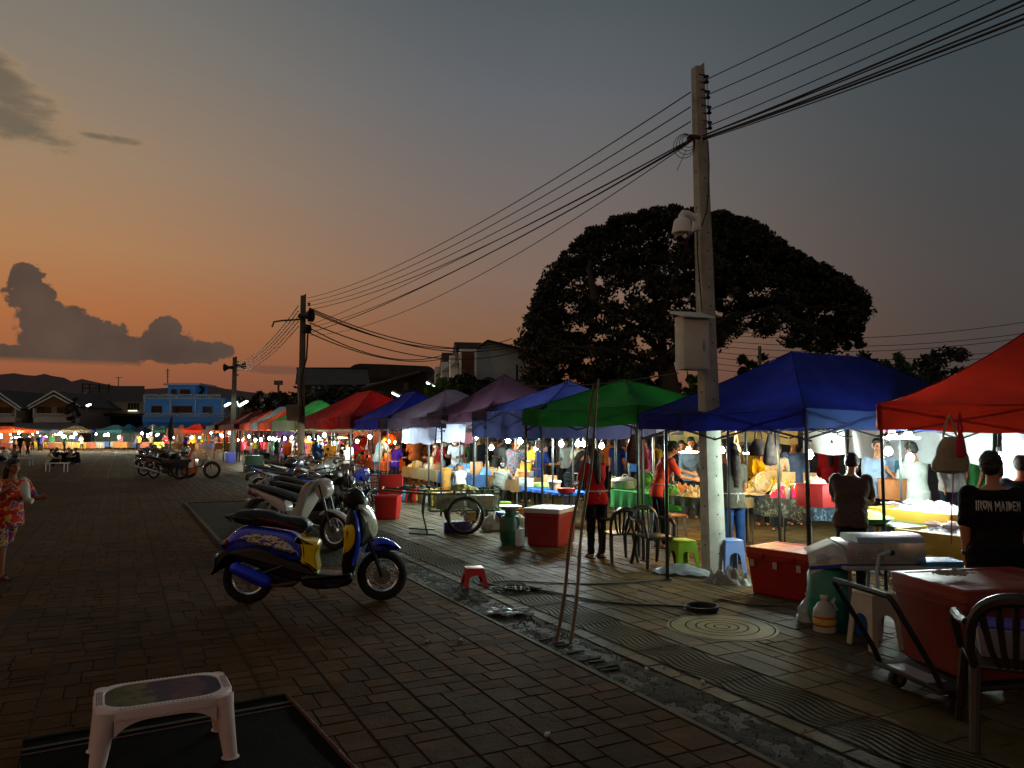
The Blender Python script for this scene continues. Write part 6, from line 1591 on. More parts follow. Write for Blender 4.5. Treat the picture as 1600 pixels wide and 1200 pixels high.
x = part('lattice_border', mb, mat('4a302c', rough=.7, bump=0), tp_); x['kind'] = 'stuff'
mb = MB()
for e_ in (-1, 1):
 pts = []
 n = 20
 A_ = []; B_ = []
 for i in range(n + 1):
  x = -LX / 2 + .10 + (LX - .20) * i / n; f_ = abs(2 * i / n - 1); z_ = HT - .055 - .008 - .075 * f_ ** 4
  A_.append(Vector((x, e_ * (LY / 2 - .002), HT - .05))); B_.append(Vector((x, e_ * (LY / 2 - .001), z_)))
 mb.quads(A_ + B_, [(i, i + 1, n + 2 + i, n + 1 + i) for i in range(n)])
 A_ = []; B_ = []
 for i in range(n + 1):
  y = -LY / 2 + .09 + (LY - .18) * i / n; f_ = abs(2 * i / n - 1); z_ = HT - .063 - .075 * f_ ** 4
  A_.append(Vector((e_ * (LX / 2 - .002), y, HT - .05))); B_.append(Vector((e_ * (LX / 2 - .001), y, z_)))
 mb.quads(A_ + B_, [(i, i + 1, n + 2 + i, n + 1 + i) for i in range(n)])
part('apron_rim', mb, m_pk, tp_)
for k in range(-4, 5):
 mb = MB(); mb.tube([Vector((k * .055 + .025 * math.cos(a), -LY / 2 - .001, HT - .062 + .018 * math.sin(a))) for a in [i * math.pi / 8 for i in range(9)]], .0022, n=5)
 part('scallop', mb, m_pk, tp_)
for sx in (-1, 1):
 for sy in (-1, 1):
  bx_, by_ = sx * (LX / 2 - .065), sy * (LY / 2 - .065)
  fx, fy = sx * (LX / 2 - .02), sy * (LY / 2 - .025)
  mb = MB(); mb.tube([(bx_, by_, HT - .02), (bx_ + sx * .01, by_ + sy * .01, HT - .09), (fx, fy, .02), (fx, fy, .0)], .04, n=14, radii=[.062, .052, .036, .036])
  mb.lathe([(.047, 0), (.050, .006), (.047, .014), (.038, .016)], c=(fx, fy, 0), n=18); part('leg', mb, m_pk, st)
q = [G(30, 1162), G(447, 1092), G(510, 1200), G(560, 1330), G(-120, 1330), G(-60, 1215)]
e1 = G(447, 1090); e0 = G(35, 1163); dr = (e0 - e1).normalized(); pr_ = Vector((dr.y, -dr.x, 0)); pr_ = pr_ if pr_.y < 0 else -pr_
mt = thing('floor_mat', (e1.x, e1.y, .008), 0, 'black-green woven mat with red edging under the child table', 'mat')
m_mat = mat('070c07', spec=.08, rough=.95, var=.4, scale=40, bump=.8, bscale=120); m_red = mat('4a1010', rough=.85, bump=.4, bscale=120)
Lm, Wm = (e0 - e1).length, 1.5
def matf(a, b_): v = dr * Lm * a + pr_ * Wm * b_; return Vector((v.x, v.y, .004 * mnoise.noise(Vector((a * 6, b_ * 6, 0))) + .004))
mb = MB(); mb.grid(matf, 24, 20); part('weave', mb, m_mat, mt)
mb = MB(); mb.grid(lambda a, b_: (lambda v: Vector((v.x, v.y, .0115)))(dr * Lm * a + pr_ * (.13 + b_ * .035)), 24, 1); part('stripe', mb, mat('3a3218', rough=.9), mt)
mb = MB(); mb.grid(lambda a, b_: (lambda v: Vector((v.x, v.y, .0115)))(dr * Lm * a + pr_ * (.22 + b_ * .02)), 24, 1); part('stripe', mb, m_red, mt)
mb = MB(); mb.tube([matf(0, i / 10) + Vector((0, 0, .008)) for i in range(11)], .012, n=8); part('edging', mb, m_red, mt)
mb = MB(); mb.tube([matf(i / 10, 0) + Vector((0, 0, .008)) for i in range(11)], .010, n=8); part('edging', mb, mat('141a10', rough=.9), mt)
m_bam = mat('5c4c30', rough=.7, var=.3, bump=.3, scale=8); m_bam2 = mat('6c5a3c', rough=.7, var=.3, bump=.3, scale=8)
def bamboo(b0, t0, r, m, label, extra=None):
 o = thing('bamboo_pole', b0, 0, label, 'pole'); d = t0 - b0; mb = MB(); n = 26; pts = [d * (i / n) + Vector((math.sin(i * .45) * .012, 0, 0)) for i in range(n + 1)]
 mb.tube(pts, r, n=8, radii=[r * (1.0 - .35 * i / n) * (1.18 if i % 4 == 0 else 1) for i in range(n + 1)]); part('cane', mb, m, o)
 for q0, q1 in (extra or []): mb = MB(); mb.cyl(q0 - b0, q1 - b0, .006, .003, n=5); part('side_twig', mb, m, o)
 return o
ba, bb = G(869, 1003), G(891, 1007)
ta = D(929, 602, ba.y + .45); tb_ = D(937, 592, ba.y + .5)
bamboo(ba, ta, .016, m_bam, 'left one of two thin bamboo poles crossing at the top, feet on the worn strip', [(D(925, 650, ba.y + .4), D(932, 643, ba.y + .3))])
bamboo(bb, tb_, .016, m_bam2, 'right one of two thin bamboo poles, its twig stump at canopy height', [(D(926, 652, ba.y + .45), D(933, 644, ba.y + .45)), (D(922, 655, bb.y + .4), D(940, 663, bb.y + .4))])
def cable(pts, r, label, cat='cable', m=None):
 P_ = [G(x, y) + Vector((0, 0, r + .002)) for x, y in pts]; sm_ = []
 for i in range(len(P_) - 1):
  p0, p1, p2, p3 = P_[max(0, i - 1)], P_[i], P_[i + 1], P_[min(len(P_) - 1, i + 2)]
  for k in range(10):
   t_ = k / 10; sm_.append(.5 * ((2 * p1) + (p2 - p0) * t_ + (2 * p0 - 5 * p1 + 4 * p2 - p3) * t_ ** 2 + (-p0 + 3 * p1 - 3 * p2 + p3) * t_ ** 3))
 sm_.append(P_[-1]); mb = MB(); mb.tube(sm_, r, n=6); return one('power_cable', mb, m or m_wire, label, cat)
cable([(770, 911), (800, 909), (860, 912), (930, 914), (985, 911), (1042, 906)], .009, 'upper black cable lying across the walkway to the canopy leg')
cable([(762, 914), (800, 920), (860, 926), (930, 940), (990, 946), (1040, 948), (1075, 950)], .010, 'lower black cable lying across the walkway to the cable coil')
cable([(1105, 950), (1118, 940), (1130, 938), (1160, 945), (1200, 948), (1240, 944)], .007, 'thin black cable from the coil toward the red-orange cooler')
mb = MB(); cc0 = G(1096, 955); pts = []
for i in range(150): a = i * .42; r_ = .15 + .012 * math.sin(i * .7) + .00012 * i; pts.append(Vector((r_ * math.cos(a), r_ * math.sin(a) * .85, .012 + .0003 * i + .006 * math.sin(i * .33))))
mb.tube(pts, .008, n=6); one('cable_coil', mb, m_wire, 'coil of black cable on the walkway just left of the round paving medallion', 'cable coil', loc=cc0)
mb = MB(); rr = random.Random(3); pts = []; base_ = G(806, 922)
for i in range(90): a = i * .5; pts.append(Vector(((.10 + .10 * math.sin(i * .31)) * math.cos(a) + .12 * math.sin(i * .09), .11 * math.sin(a) * (1 + .4 * math.sin(i * .2)), .012 + .02 * abs(math.sin(i * .6)))))
mb.tube(pts, .009, n=6); one('cable_tangle', mb, m_wire, 'tangle of dark cable beside the upturned red stool', 'cable', loc=base_)
rs = G(741, 914); stool(rs, R(12), 'b01414', 'small red plastic stool alone at the walkway edge', w=.29, h=.21, top=.20)
mb = MB(); mb.grid(lambda a, b_: Vector(((a - .5) * .42 + .03 * math.sin(b_ * 9), (b_ - .5) * .28 + .03 * math.sin(a * 11), .02 + .018 * mnoise.noise(Vector((a * 7, b_ * 7, 2))) + .012 * mnoise.noise(Vector((a * 17, b_ * 17, 5))))), 30, 20)
one('plastic_wrapper', mb, mat('7c7c7c', rough=.25, bump=.3, transl=.3), 'crumpled clear plastic wrapper lying on the worn strip', 'litter', loc=G(797, 958))
rr = random.Random(8)
for i, (px, py, lb) in enumerate([(667, 1004, 'white crumpled scrap on the dark paving left of the bamboo poles'), (720, 1002, 'small pale scrap on the plaza paving right of the white one'), (855, 1150, 'thin white straw lying on the plaza paving'), (841, 986, 'bit of paper on the worn strip beneath the bamboo feet'), (1010, 1048, 'tiny white scrap on the worn strip'), (1098, 1068, 'pale pebble-like scrap near the drain gap')]):
 mb = MB(); mb.sph((0, 0, .012), (.024 + .01 * rr.random(), .016, .012), 8, 6)
 for v in mb.bm.verts: v.co += Vector((1, 1, 1)) * .01 * mnoise.noise(v.co * 60 + Vector((i, 0, 0)))
 one('paper_scrap', mb, mat('a0a098', rough=.8), lb, 'litter', loc=G(px, py), rz=rr.uniform(0, 3))
stool(G(1066, 886), R(20), '86b81c', 'lime green plastic stool between the canopy legs left of the concrete pole', w=.34, h=.37, top=.27)
stool(G(1142, 893), R(10), '7090c8', 'light blue plastic stool just right of the concrete pole', w=.30, h=.42, top=.24)
stool(G(1368, 1010), R(15), 'a4a08e', 'off-white tall plastic stool behind the trolley handle', w=.32, h=.46, top=.24)
n_ = G(1262, 944); l_ = G(1166, 926)
cooler(l_, math.atan2((n_ - l_).y, (n_ - l_).x), (n_ - l_).length, .62, .52, '900f06', 'long red-orange ice box with stickers, right of the concrete pole', lid='a83014', labels=3)
n_ = G(843, 860); l_ = G(821, 852); a_ = G(822, 852); b_ = G(857, 862); c_ = G(897, 855)
cooler(G(818, 853), R(-26), .62, .78, .60, '7c1416', 'red ice box with a scratched off-white lid behind the bamboo poles', lid='a8a49c', latch=False)
cooler(G(583, 812), R(-5), .52, .42, .56, 'b01a10', 'open red ice box with its lid tilted up beside the handcart', open_=True)
N_ = Vector((2.91, 5.0, 0)) ; L_p = Vector((2.77, 5.71, 0)); d_ = (L_p - N_).normalized(); rt = Vector((d_.y, -d_.x, 0))
cooler(N_, math.atan2(rt.y, rt.x), 1.05, (L_p - N_).length, .60, '6e1c0c', 'big worn orange ice box standing on the black trolley', lid='7c2a16', z=.19, lidh=.085)
mb = MB(); mb.grid(lambda a, b_: Vector(((a - .5) * .26 + .02 * math.sin(b_ * 8), (b_ - .5) * .16 + .02 * math.sin(a * 9), .02 + .022 * mnoise.noise(Vector((a * 5, b_ * 5, 1))) + .015 * mnoise.noise(Vector((a * 11, b_ * 11, 3))))), 30, 20)
one('rag', mb, mat('807468', rough=.95, bump=.6), 'crumpled grey rag lying on the lid of the big orange ice box', 'rag', loc=N_ + rt * .26 + d_ * .42 + Vector((0, 0, .80)), rz=.3)
tr = thing('hand_trolley', (N_.x, N_.y, 0), math.atan2(rt.y, rt.x), 'black flatbed trolley with a fold-up tube handle carrying the orange ice box', 'trolley')
mb = MB(); mb.box((.40, .34, .16), (1.2, .66, .035), bev=.01); part('platform', mb, mat('16181a', rough=.6), tr)
mb = MB(); mb.box((-.12, .34, .18), (.14, .4, .008)); part('deck_plate', mb, mat('9a9c98', rough=.4, metal=.5), tr)
hx = -.17;
mb = MB(); mb.tube([(hx, .04, .17), (hx - .05, .04, .28), (hx - .34, .035, .74), (hx - .355, .05, .765), (hx - .355, .62, .765), (hx - .34, .635, .74), (hx - .05, .64, .28), (hx, .64, .17)], .019, n=10); part('handle', mb, m_black, tr)
for x in (-.06, .86):
 for y in (.06, .60):
  mb = MB(); mb.cyl((x, y - .022, .062), (x, y + .022, .062), .06, n=18); w_ = part('wheel', mb, mat('141414', rough=.7), tr)
  mb = MB(); mb.cyl((x, y - .024, .062), (x, y + .024, .062), .025, n=12); part('hub', mb, m_steel, w_)
  mb = MB(); mb.box((x, y - .032, .10), (.04, .006, .09)); mb.box((x, y + .032, .10), (.04, .006, .09)); mb.box((x, y, .143), (.07, .07, .006)); part('caster_fork', mb, m_steel, tr)
gc = G(1306, 985); gas(Vector((gc.x, gc.y + .12, 0)), 1.18, '127060', 'large teal-green gas cylinder with a white box lid draped on it')
mb = MB()
def cf_(a, b_):
 x = (a - .5) * .36; y = (b_ - .5) * .36; z_ = .03 - abs(a - .62) * .16 - (.10 if b_ < .18 else 0) * (.18 - b_) / .18
 return Vector((x, y, z_))
mb.grid(cf_, 16, 12); cb_ = one('cardboard_sheet', mb, mat('b8bcb4', rough=.7, bump=.1), 'white printed cardboard sheet with a blue edge bent over the green gas cylinder', 'cardboard', loc=(gc.x - .03, gc.y + .10, .765), rz=R(-12))
mb = MB(); mb.quads([(-.18, -.181, -.17), (.18, -.181, -.13), (.18, -.183, -.175), (-.18, -.183, -.215)], [(0, 1, 2, 3)]); x = part('blue_edge', mb, mat('1c2c90', rough=.6), cb_)
mb = MB(); mb.grid(lambda a, b_: Vector(((a - .5) * .36, -.181, .03 - abs(a - .62) * .16 - .10 - b_ * .10)) if False else Vector(((a - .5) * .36, -.1815, (.03 - abs(a - .62) * .16 - .098) - b_ * .09)), 14, 2); part('flap', mb, mat('b8bcb4', rough=.7, bump=.1), cb_)
mb = MB()
for i in range(5): mb.box((-.06, -.183, -.075 - i * .018), (.12 if i else .08, .002, .005), rz=0)
x = part('print_lines', mb, mat('50608c', rough=.7), cb_); x['kind'] = 'stuff'
mb = MB(); pts = [Vector((gc.x + .12, gc.y + .1, .62)), Vector((gc.x + .25, gc.y + .05, .66)), Vector((gc.x + .34, gc.y + .05, .5)), Vector((gc.x + .33, gc.y + .1, .2)), Vector((gc.x + .30, gc.y + .2, .05))]
mb.tube(pts, .016, n=8); one('gas_hose', mb, mat('8c9ca0', rough=.4), 'pale grey hose looping from the large green gas cylinder', 'hose')
cb2 = G(1360, 905); mb = MB(); mb.tube([D(1372, 936, 6.9), D(1370, 890, 6.9), D(1374, 868, 6.9), D(1390, 862, 6.95)], .016, n=8); one('gas_hose', mb, mat('98a8b0', rough=.4), 'pale hose rising to the side of the stainless grill', 'hose')
tub(G(1356, 990), .155, .27, '1858a8', 'blue plastic pail with a lid behind the trolley handle', name='pail', cat='pail', lid='1a60b8')
jp = G(1289, 987); jg = thing('jug', jp, R(10), 'white plastic jug with a red and yellow label in front of the gas cylinder', 'jug'); mj = mat('b8b8ac', rough=.4, transl=.3, bump=.02)
lathe_part('bottle', [(.085, 0), (.098, .01), (.1, .16), (.094, .20), (.06, .255), (.03, .275), (.028, .30)], mj, jg); lathe_part('cap', [(.032, .295), (.034, .3), (.034, .325), (.002, .327)], mat('c0c0b8'), jg)
lathe_part('label', [(.1005, .06), (.1012, .061), (.1012, .145), (.1005, .146)], mat('a83020', rough=.6), jg); lathe_part('label_band', [(.1014, .075), (.1018, .076), (.1018, .125), (.1014, .126)], mat('b8a040', rough=.6, var=.4, scale=60), jg)
mb = MB(); mb.tube([(.05, -.03, .26), (.07, -.05, .30), (.05, -.06, .27), (.085, -.06, .2)], .014, n=8)
part('handle', mb, mj, jg)
bag(G(1267, 975), .26, 'a0a4a0', 'thin clear carrier bag slumped left of the white jug', sq=1.1, seed=2)
mb = MB(); mb.grid(lambda a, b_: Vector(((a - .5) * .75, (b_ - .5) * .32, .03 + .10 * math.sin(a * 3.1) * math.sin(b_ * 3.1) + .03 * mnoise.noise(Vector((a * 8, b_ * 5, 0))))), 30, 14)
one('plastic_sack', mb, mat('8c9694', rough=.4, bump=.4, transl=.3), 'flattened white sack lying by the lime green stool', 'sack', loc=G(1066, 898), rz=R(-25))
mound(G(1143, 912), R(-20), .46, .26, .12, mat('8a8c80', rough=.3, bump=1.0, bscale=22, transl=.3), 'half-empty clear sack leaning on the foot of the concrete pole', name='plastic_sack', cat='sack', seed=6, f=13, amp=.8)
mound(G(1116, 908), .2, .24, .16, .09, mat('9c9c98', rough=.3, bump=.8, transl=.3), 'crumpled clear bag on the ground at the pole foot', name='plastic_bag', cat='bag', seed=9, f=16, amp=.8)
bag(G(769, 829), .42, 'b8b0a8', 'stuffed white carrier bag on the ground behind the handcart wheel', sq=.8, seed=4)
ch = chair(Vector((2.93, 4.62, 0)), R(-24), '241a12', 'dark brown plastic armchair in the right foreground with its back to the plaza', s=1.06)
ct = pbox(Vector((3.0, 4.72, .47)), R(-24), (.34, .27, .17), '8c8894', 'clear storage tub with a violet lid on the seat of the dark chair', lid='5a3a9c', taper=1.12, name='storage_tub', cat='storage tub')
chair(rowp(964, 6.3) , R(15), '181610', 'left black plastic armchair standing at the red-shirted woman\'s side', s=.9)
chair(rowp(1017, 6.5), R(-160), '201c14', 'right dark plastic armchair with tall slats near the green canopy leg', s=.93)
ws = thing('wooden_stool', G(1052, 857), R(20), 'wooden stool with a square brown seat and pale legs behind the lime stool', 'stool')
mb = MB(); mb.box((0, 0, .52), (.32, .32, .035), bev=.008); part('seat', mb, mat('8c5a34', rough=.5, bump=.1), ws)
for sx in (-1, 1):
 for sy in (-1, 1): mb = MB(); mb.cyl((sx * .12, sy * .12, .5), (sx * .16, sy * .16, 0), .016, n=8); part('leg', mb, mat('9a948a', rough=.5, metal=.3), ws)
gp = G(797, 852); gas(gp, 1.0, '0e4c34', 'dark green gas cylinder left of the red ice box with the pale lid')
for (px, py, lb, h_) in ((811, 853, 'milky plastic jerrycan on the ground right of the dark green gas cylinder', .28), (813, 838, 'second milky jerrycan standing further back by the red ice box', .34)):
 j2 = thing('jerrycan', G(px, py), R(15), lb, 'jerrycan'); mb = MB(); mb.box((0, 0, h_ / 2), (.17, .13, h_), bev=.03); part('body', mb, mj, j2); lathe_part('cap', [(.02, h_), (.022, h_ + .01), (.022, h_ + .03), (.002, h_ + .03)], m_white, j2, 12)
# handcart with bicycle wheels
def spoked_wheel(parent, c, r, tyre=.022, n=24, rimc='8a8c8c', name='wheel'):
 mb = MB(); mb.tube([Vector((c[0] + r * math.cos(a), c[1], c[2] + r * math.sin(a))) for a in [i * 2 * math.pi / 40 for i in range(40)]], tyre, n=10, closed=True); w_ = part(name, mb, mat('0c0c0c', rough=.85, bump=.4, bscale=80), parent)
 mb = MB(); mb.tube([Vector((c[0] + (r - tyre * 1.2) * math.cos(a), c[1], c[2] + (r - tyre * 1.2) * math.sin(a))) for a in [i * 2 * math.pi / 40 for i in range(40)]], .014, n=8, closed=True); part('rim', mb, mat(rimc, rough=.25, metal=.9, bump=0), w_)
 mb = MB(); mb.cyl((c[0], c[1] - .04, c[2]), (c[0], c[1] + .04, c[2]), .022, n=12)
 for i in range(n):
  a = i * 2 * math.pi / n; s_ = .03 * (1 if i % 2 else -1)
  mb.cyl((c[0] + .018 * math.cos(a + .6), c[1] + s_, c[2] + .018 * math.sin(a + .6)), (c[0] + (r - .025) * math.cos(a), c[1], c[2] + (r - .025) * math.sin(a)), .0022, n=4)
 part('spokes', mb, m_steel, w_); return w_
w0 = G(727, 836); hc_ = thing('handcart', (w0.x, w0.y, 0), R(8), 'green tubular handcart with big bicycle wheels and a wire mesh basket', 'handcart')
m_gr = mat('14502a', rough=.45, var=.2, dirt=.3)
spoked_wheel(hc_, (0, 0, .34), .31, .028, 28); spoked_wheel(hc_, (.0, .85, .34), .31, .028, 20)
mb = MB()
Y0_, Y1_ = .06, .79
for y in (Y0_, Y1_):
 mb.tube([(.62, y, .66), (.60, y, .42), (-.62, y, .42), (-.66, y, .72), (.62, y, .72)], .016, n=8); mb.tube([(-.66, y, .72), (-1.15, y, .76), (-1.45, y, .80)], .016, n=8)
for x in (-.62, -.2, .2, .62):
 mb.cyl((x, Y0_, .42), (x, Y1_, .42), .013, n=6); mb.cyl((x, Y0_, .72), (x, Y1_, .72), .013, n=6)
mb.cyl((-1.45, Y0_, .80), (-1.45, Y1_, .80), .016, n=8); mb.cyl((0, -.02, .34), (0, .87, .34), .012, n=8)
part('frame', mb, m_gr, hc_)
for y in (Y0_, Y1_):
 mb = MB(); mb.tube([(-.70, y, .72), (-.74, y, .35), (-.66, y, .02), (-.50, y, .0), (-.98, y, .04)], .014, n=8); part('stand', mb, m_gr, hc_)
 mb = MB(); mb.tube([(-.08, y - .0, .34), (0, y, .42)], .02, n=6); mb.tube([(.06, y, .34), (0, y, .42)], .02, n=6); part('axle_bracket', mb, m_gr, hc_)
mb = MB()
for i in range(15): x = -.6 + i * .086; mb.cyl((x, Y0_ - .02, .42), (x, Y0_ - .02, .78), .0035, n=4); mb.cyl((x, Y1_ + .02, .42), (x, Y1_ + .02, .78), .0035, n=4)
for z_ in (.48, .56, .64, .72, .78):
 mb.tube([(-.61, Y0_ - .02, z_), (.61, Y0_ - .02, z_), (.61, Y1_ + .02, z_), (-.61, Y1_ + .02, z_)], .0035, n=4, closed=True)
for i in range(9): y = Y0_ + i * .09; mb.cyl((-.61, y, .42), (-.61, y, .78), .0035, n=4); mb.cyl((.61, y, .42), (.61, y, .78), .0035, n=4)
part('wire_basket', mb, mat('7c8478', rough=.4, metal=.5), hc_)
hm_ = hc_.matrix_basis
def hl(x, y, z_): return Matrix.Translation(hc_.location) @ Matrix.Rotation(R(8), 4, 'Z') @ Vector((x, y, z_))
pbox(hl(-.25, .42, .435), R(8), (.5, .45, .24), '8a8a70', 'pale foam box inside the handcart basket, left one', name='foam_box'); pbox(hl(.30, .40, .435), R(8), (.45, .42, .22), '9c9a84', 'pale foam box inside the handcart basket, right one', name='foam_box')
pbox(hl(-.1, .42, .0), R(8), (.5, .3, .18), '2c2478', 'dark violet crate on the ground under the handcart', name='crate', cat='crate')
pbox(hl(.12, .5, .2), R(8), (.2, .2, .14), 'b09020', 'yellow box behind the spokes of the handcart wheel')
mb = MB(); mb.grid(lambda a, b_: Vector(((a - .5) * .5, (b_ - .5) * .5, .05 + .09 * math.sin(a * 3.14) * math.sin(b_ * 3.14) + .04 * mnoise.noise(Vector((a * 6, b_ * 6, 7))))), 24, 24); one('yellow_sack', mb, mat('8c8420', rough=.6, bump=.5), 'limp yellow-green sack draped on top of the handcart', 'sack', loc=hl(.0, .45, .72), rz=.2)
mb = MB(); mb.grid(lambda a, b_: Vector(((a - .5) * .7, (b_ - .5) * .5, .03 + .05 * mnoise.noise(Vector((a * 7, b_ * 6, 1))))), 28, 20); one('green_tarpaulin', mb, mat('1c4030', rough=.6, bump=.5), 'folded dark green tarpaulin on the handcart handles', 'tarpaulin', loc=hl(-.85, .42, .79), rz=.15)
# stainless grill on a steel table
gt = Vector((2.98, 6.95, 0)); ga = R(2)
table(gt, ga, 1.15, .5, .60, 'low steel work table carrying the stainless grill', top='8c9090')
gr_ = thing('gas_grill', gt + Vector((.04, .06, .60)), ga, 'stainless steel box grill with louvred side and glass lid on the low table', 'grill'); m_ss = mat('a8acaa', rough=.36, metal=.75, var=.08, scale=5, bump=0)
mb = MB(); mb.box((.37, .19, .11), (.72, .36, .20), bev=.012); part('case', mb, m_ss, gr_)
mb = MB(); mb.prism([(.0, .205), (.36, .205), (.34, .26), (.10, .275), (.02, .24)], .10, .72, axis='X'); part('hood', mb, m_ss, gr_)
for k in (0, 1):
 for i in range(4): mb = MB(); mb.box((.10 + k * .15, .004, .07 + i * .026), (.07, .012, .010), bev=.003); part('louvre', mb, mat('c8ccc8', rough=.3, metal=.7), gr_)
mb = MB(); mb.box((.40, .003, .12), (.14, .014, .17), bev=.004); part('control_plate', mb, mat('a0a4a0', rough=.4, metal=.5), gr_); mb = MB(); mb.cyl((.40, -.03, .12), (.40, .0, .12), .022, n=14); part('knob', mb, m_black, gr_)
pbox(gt + Vector((.9, .16, .60)), ga, (.36, .26, .03), '2878c0', 'flat blue plastic tray at the right end of the steel table', name='tray', cat='tray')
# stall contents, near stalls
def on(px, v, z): p = RV(px, v); return Vector((p.x, p.y, z))
rz_ = ROW + math.pi     # table fronts run right-down along -U
def row_table(pxl, pxr, v, W_t, h, label, **k):
 a, b_ = rowp(pxl, v), rowp(pxr, v); return table(a, math.atan2((b_ - a).y, (b_ - a).x), (b_ - a).length, W_t, h, label, **k), a, b_
m_flor = patches(['0c1424', '0c1528', '101a30', '18304c', '143c24', '586c80', '0c1428'], 15)
row_table(1163, 1262, 8.9, .8, .80, 'fruit table under a dark floral cloth behind the red-orange ice box', cloth_=m_flor, drop=.28)
def fan(p, rz, r, c, label, stand=.0):
 o = thing('electric_fan', p, rz, label, 'fan'); m = mat(c, rough=.4)
 for rr_ in (r, r * .66, r * .33):
  mb = MB(); mb.tube([Vector((rr_ * math.cos(a), -.05, r * 1.25 + rr_ * math.sin(a))) for a in [i * 2 * math.pi / 28 for i in range(28)]], .006, n=6, closed=True); part('guard_ring', mb, m, o)
 mb = MB()
 for i in range(24): a = i * math.pi / 12; mb.tube([(.02 * math.cos(a), -.07, r * 1.25 + .02 * math.sin(a)), (r * .6 * math.cos(a), -.065, r * 1.25 + r * .6 * math.sin(a)), (r * math.cos(a), -.04, r * 1.25 + r * math.sin(a)), (r * .7 * math.cos(a), .05, r * 1.25 + r * .7 * math.sin(a)), (.03 * math.cos(a), .07, r * 1.25 + .03 * math.sin(a))], .0035, n=4)
 part('guard', mb, m, o)
 for i in range(3):
  a = i * 2.094; mb = MB(); mb.quads([(.02 * math.cos(a), 0, r * 1.25 + .02 * math.sin(a)), (r * .8 * math.cos(a - .3), -.02, r * 1.25 + r * .8 * math.sin(a - .3)), (r * .85 * math.cos(a + .2), .0, r * 1.25 + r * .85 * math.sin(a + .2)), (r * .6 * math.cos(a + .5), .02, r * 1.25 + r * .6 * math.sin(a + .5))], [(0, 1, 2, 3)]); part('blade', mb, m, o)
 mb = MB(); mb.cyl((0, .04, r * 1.25), (0, .15, r * 1.25), r * .35, r * .28, n=16); part('motor', mb, m, o); mb = MB(); mb.cyl((0, .08, -stand), (0, .08, r * 1.0), .02, n=8); mb.lathe([(.12, -stand), (.12, .02 - stand), (.03, .04 - stand)], c=(0, .08, 0), n=20); part('stand', mb, m, o)
 return o
fan(on(1186, 8.9, .83), R(25), .16, 'a89c80', 'round cream table fan lying among fruit bags on the floral table')
fan(on(1003, 7.6, .80), R(10), .17, '5cc020', 'bright lime green electric fan under the green canopy', stand=.3)
mound(on(1222, 9.1, .81), .3, .42, .34, .13, mat('c01060', rough=.35, bump=.4, transl=.2), 'shiny magenta plastic bag on the floral table', name='plastic_bag', cat='bag')
mound(on(1168, 9.1, .81), .1, .5, .4, .08, mat('c0b080', rough=.5, var=.3, scale=20), 'heap of pale packets at the left end of the floral table', seed=3)
for i, (px, v, z_, c, lb) in enumerate([(1176, 9.5, .9, 'b89c20', 'bunch of yellow fruit left of the round fan'), (1207, 9.5, .92, 'c8b028', 'bunch of yellow fruit behind the round fan'), (1228, 9.4, .9, 'd0a830', 'pile of yellow mangoes behind the magenta bag'), (1216, 9.3, .88, 'd8d0c0', 'white carrier bag of fruit beside the round fan')]):
 mound(on(px, v, z_ - .06), i, .34, .26, .14, mat(c, rough=.5, var=.35, scale=25), lb, name='fruit_pile', cat='fruit', seed=i, f=34, amp=.6)
for i, (px, v, c, lb) in enumerate([(1206, 9.6, 'c8a868', 'blank cream price card left of its twin above the fruit'), (1229, 9.5, 'c8a070', 'blank cream price card right of its twin above the fruit'), (1262, 9.6, '8c6c50', 'small brown price card behind the red carton')]):
 q_ = thing('price_card', on(px, v, .80), R(-20), lb, 'sign'); mb = MB(); mb.box((0, 0, .30), (.20, .008, .15)); part('card', mb, mat(c, rough=.7), q_); mb = MB(); mb.cyl((0, 0, 0), (0, 0, .24), .006, n=6); part('stick', mb, m_bark, q_)
def jar(p, r, h, c, lidc, label, name='jar', cat='jar', group=None):
 o = thing(name, p, 0, label, cat, group); lathe_part('glass', [(r * .9, 0), (r, .01), (r, h * .85), (r * .8, h * .92), (.002, h * .93)], mat(c, rough=.2, bump=0), o, 14); lathe_part('lid', [(r * .85, h * .9), (r * .88, h * .91), (r * .88, h), (.002, h)], mat(lidc, rough=.4), o, 14); return o
jar(on(1228, 8.95, .81), .05, .20, '707470', '888c88', 'tall steel canister at the front of the floral table', name='canister', cat='canister')
jar(on(1244, 9.0, .81), .05, .24, 'c02010', 'c0b8b0', 'red sauce jar left of the red carton'); jar(on(1236, 9.2, .81), .045, .22, 'b83818', 'c8c0b8', 'orange-red sauce jar between the canister and the taller jar')
pbox(on(1271, 8.6, .78), ROW + math.pi + .1, (.42, .30, .30), '8c0c0c', 'dark red printed carton right of the sauce jars', name='carton', cat='carton')
mound(on(1270, 8.7, 1.09), 0, .30, .2, .08, mat('b8c0a0', rough=.5, var=.3, scale=30), 'leafy vegetables in a bag on top of the red carton', name='vegetables', cat='vegetables')
row_table(1300, 1400, 8.1, .9, .70, 'low table of vegetables right of the man in the brown T-shirt', top='30503c')
tub(on(1352, 8.1, .72), .26, .06, '2c7c34', 'wide green tray of chillies near the red canopy leg', name='tray', cat='tray', fill='7cc430')
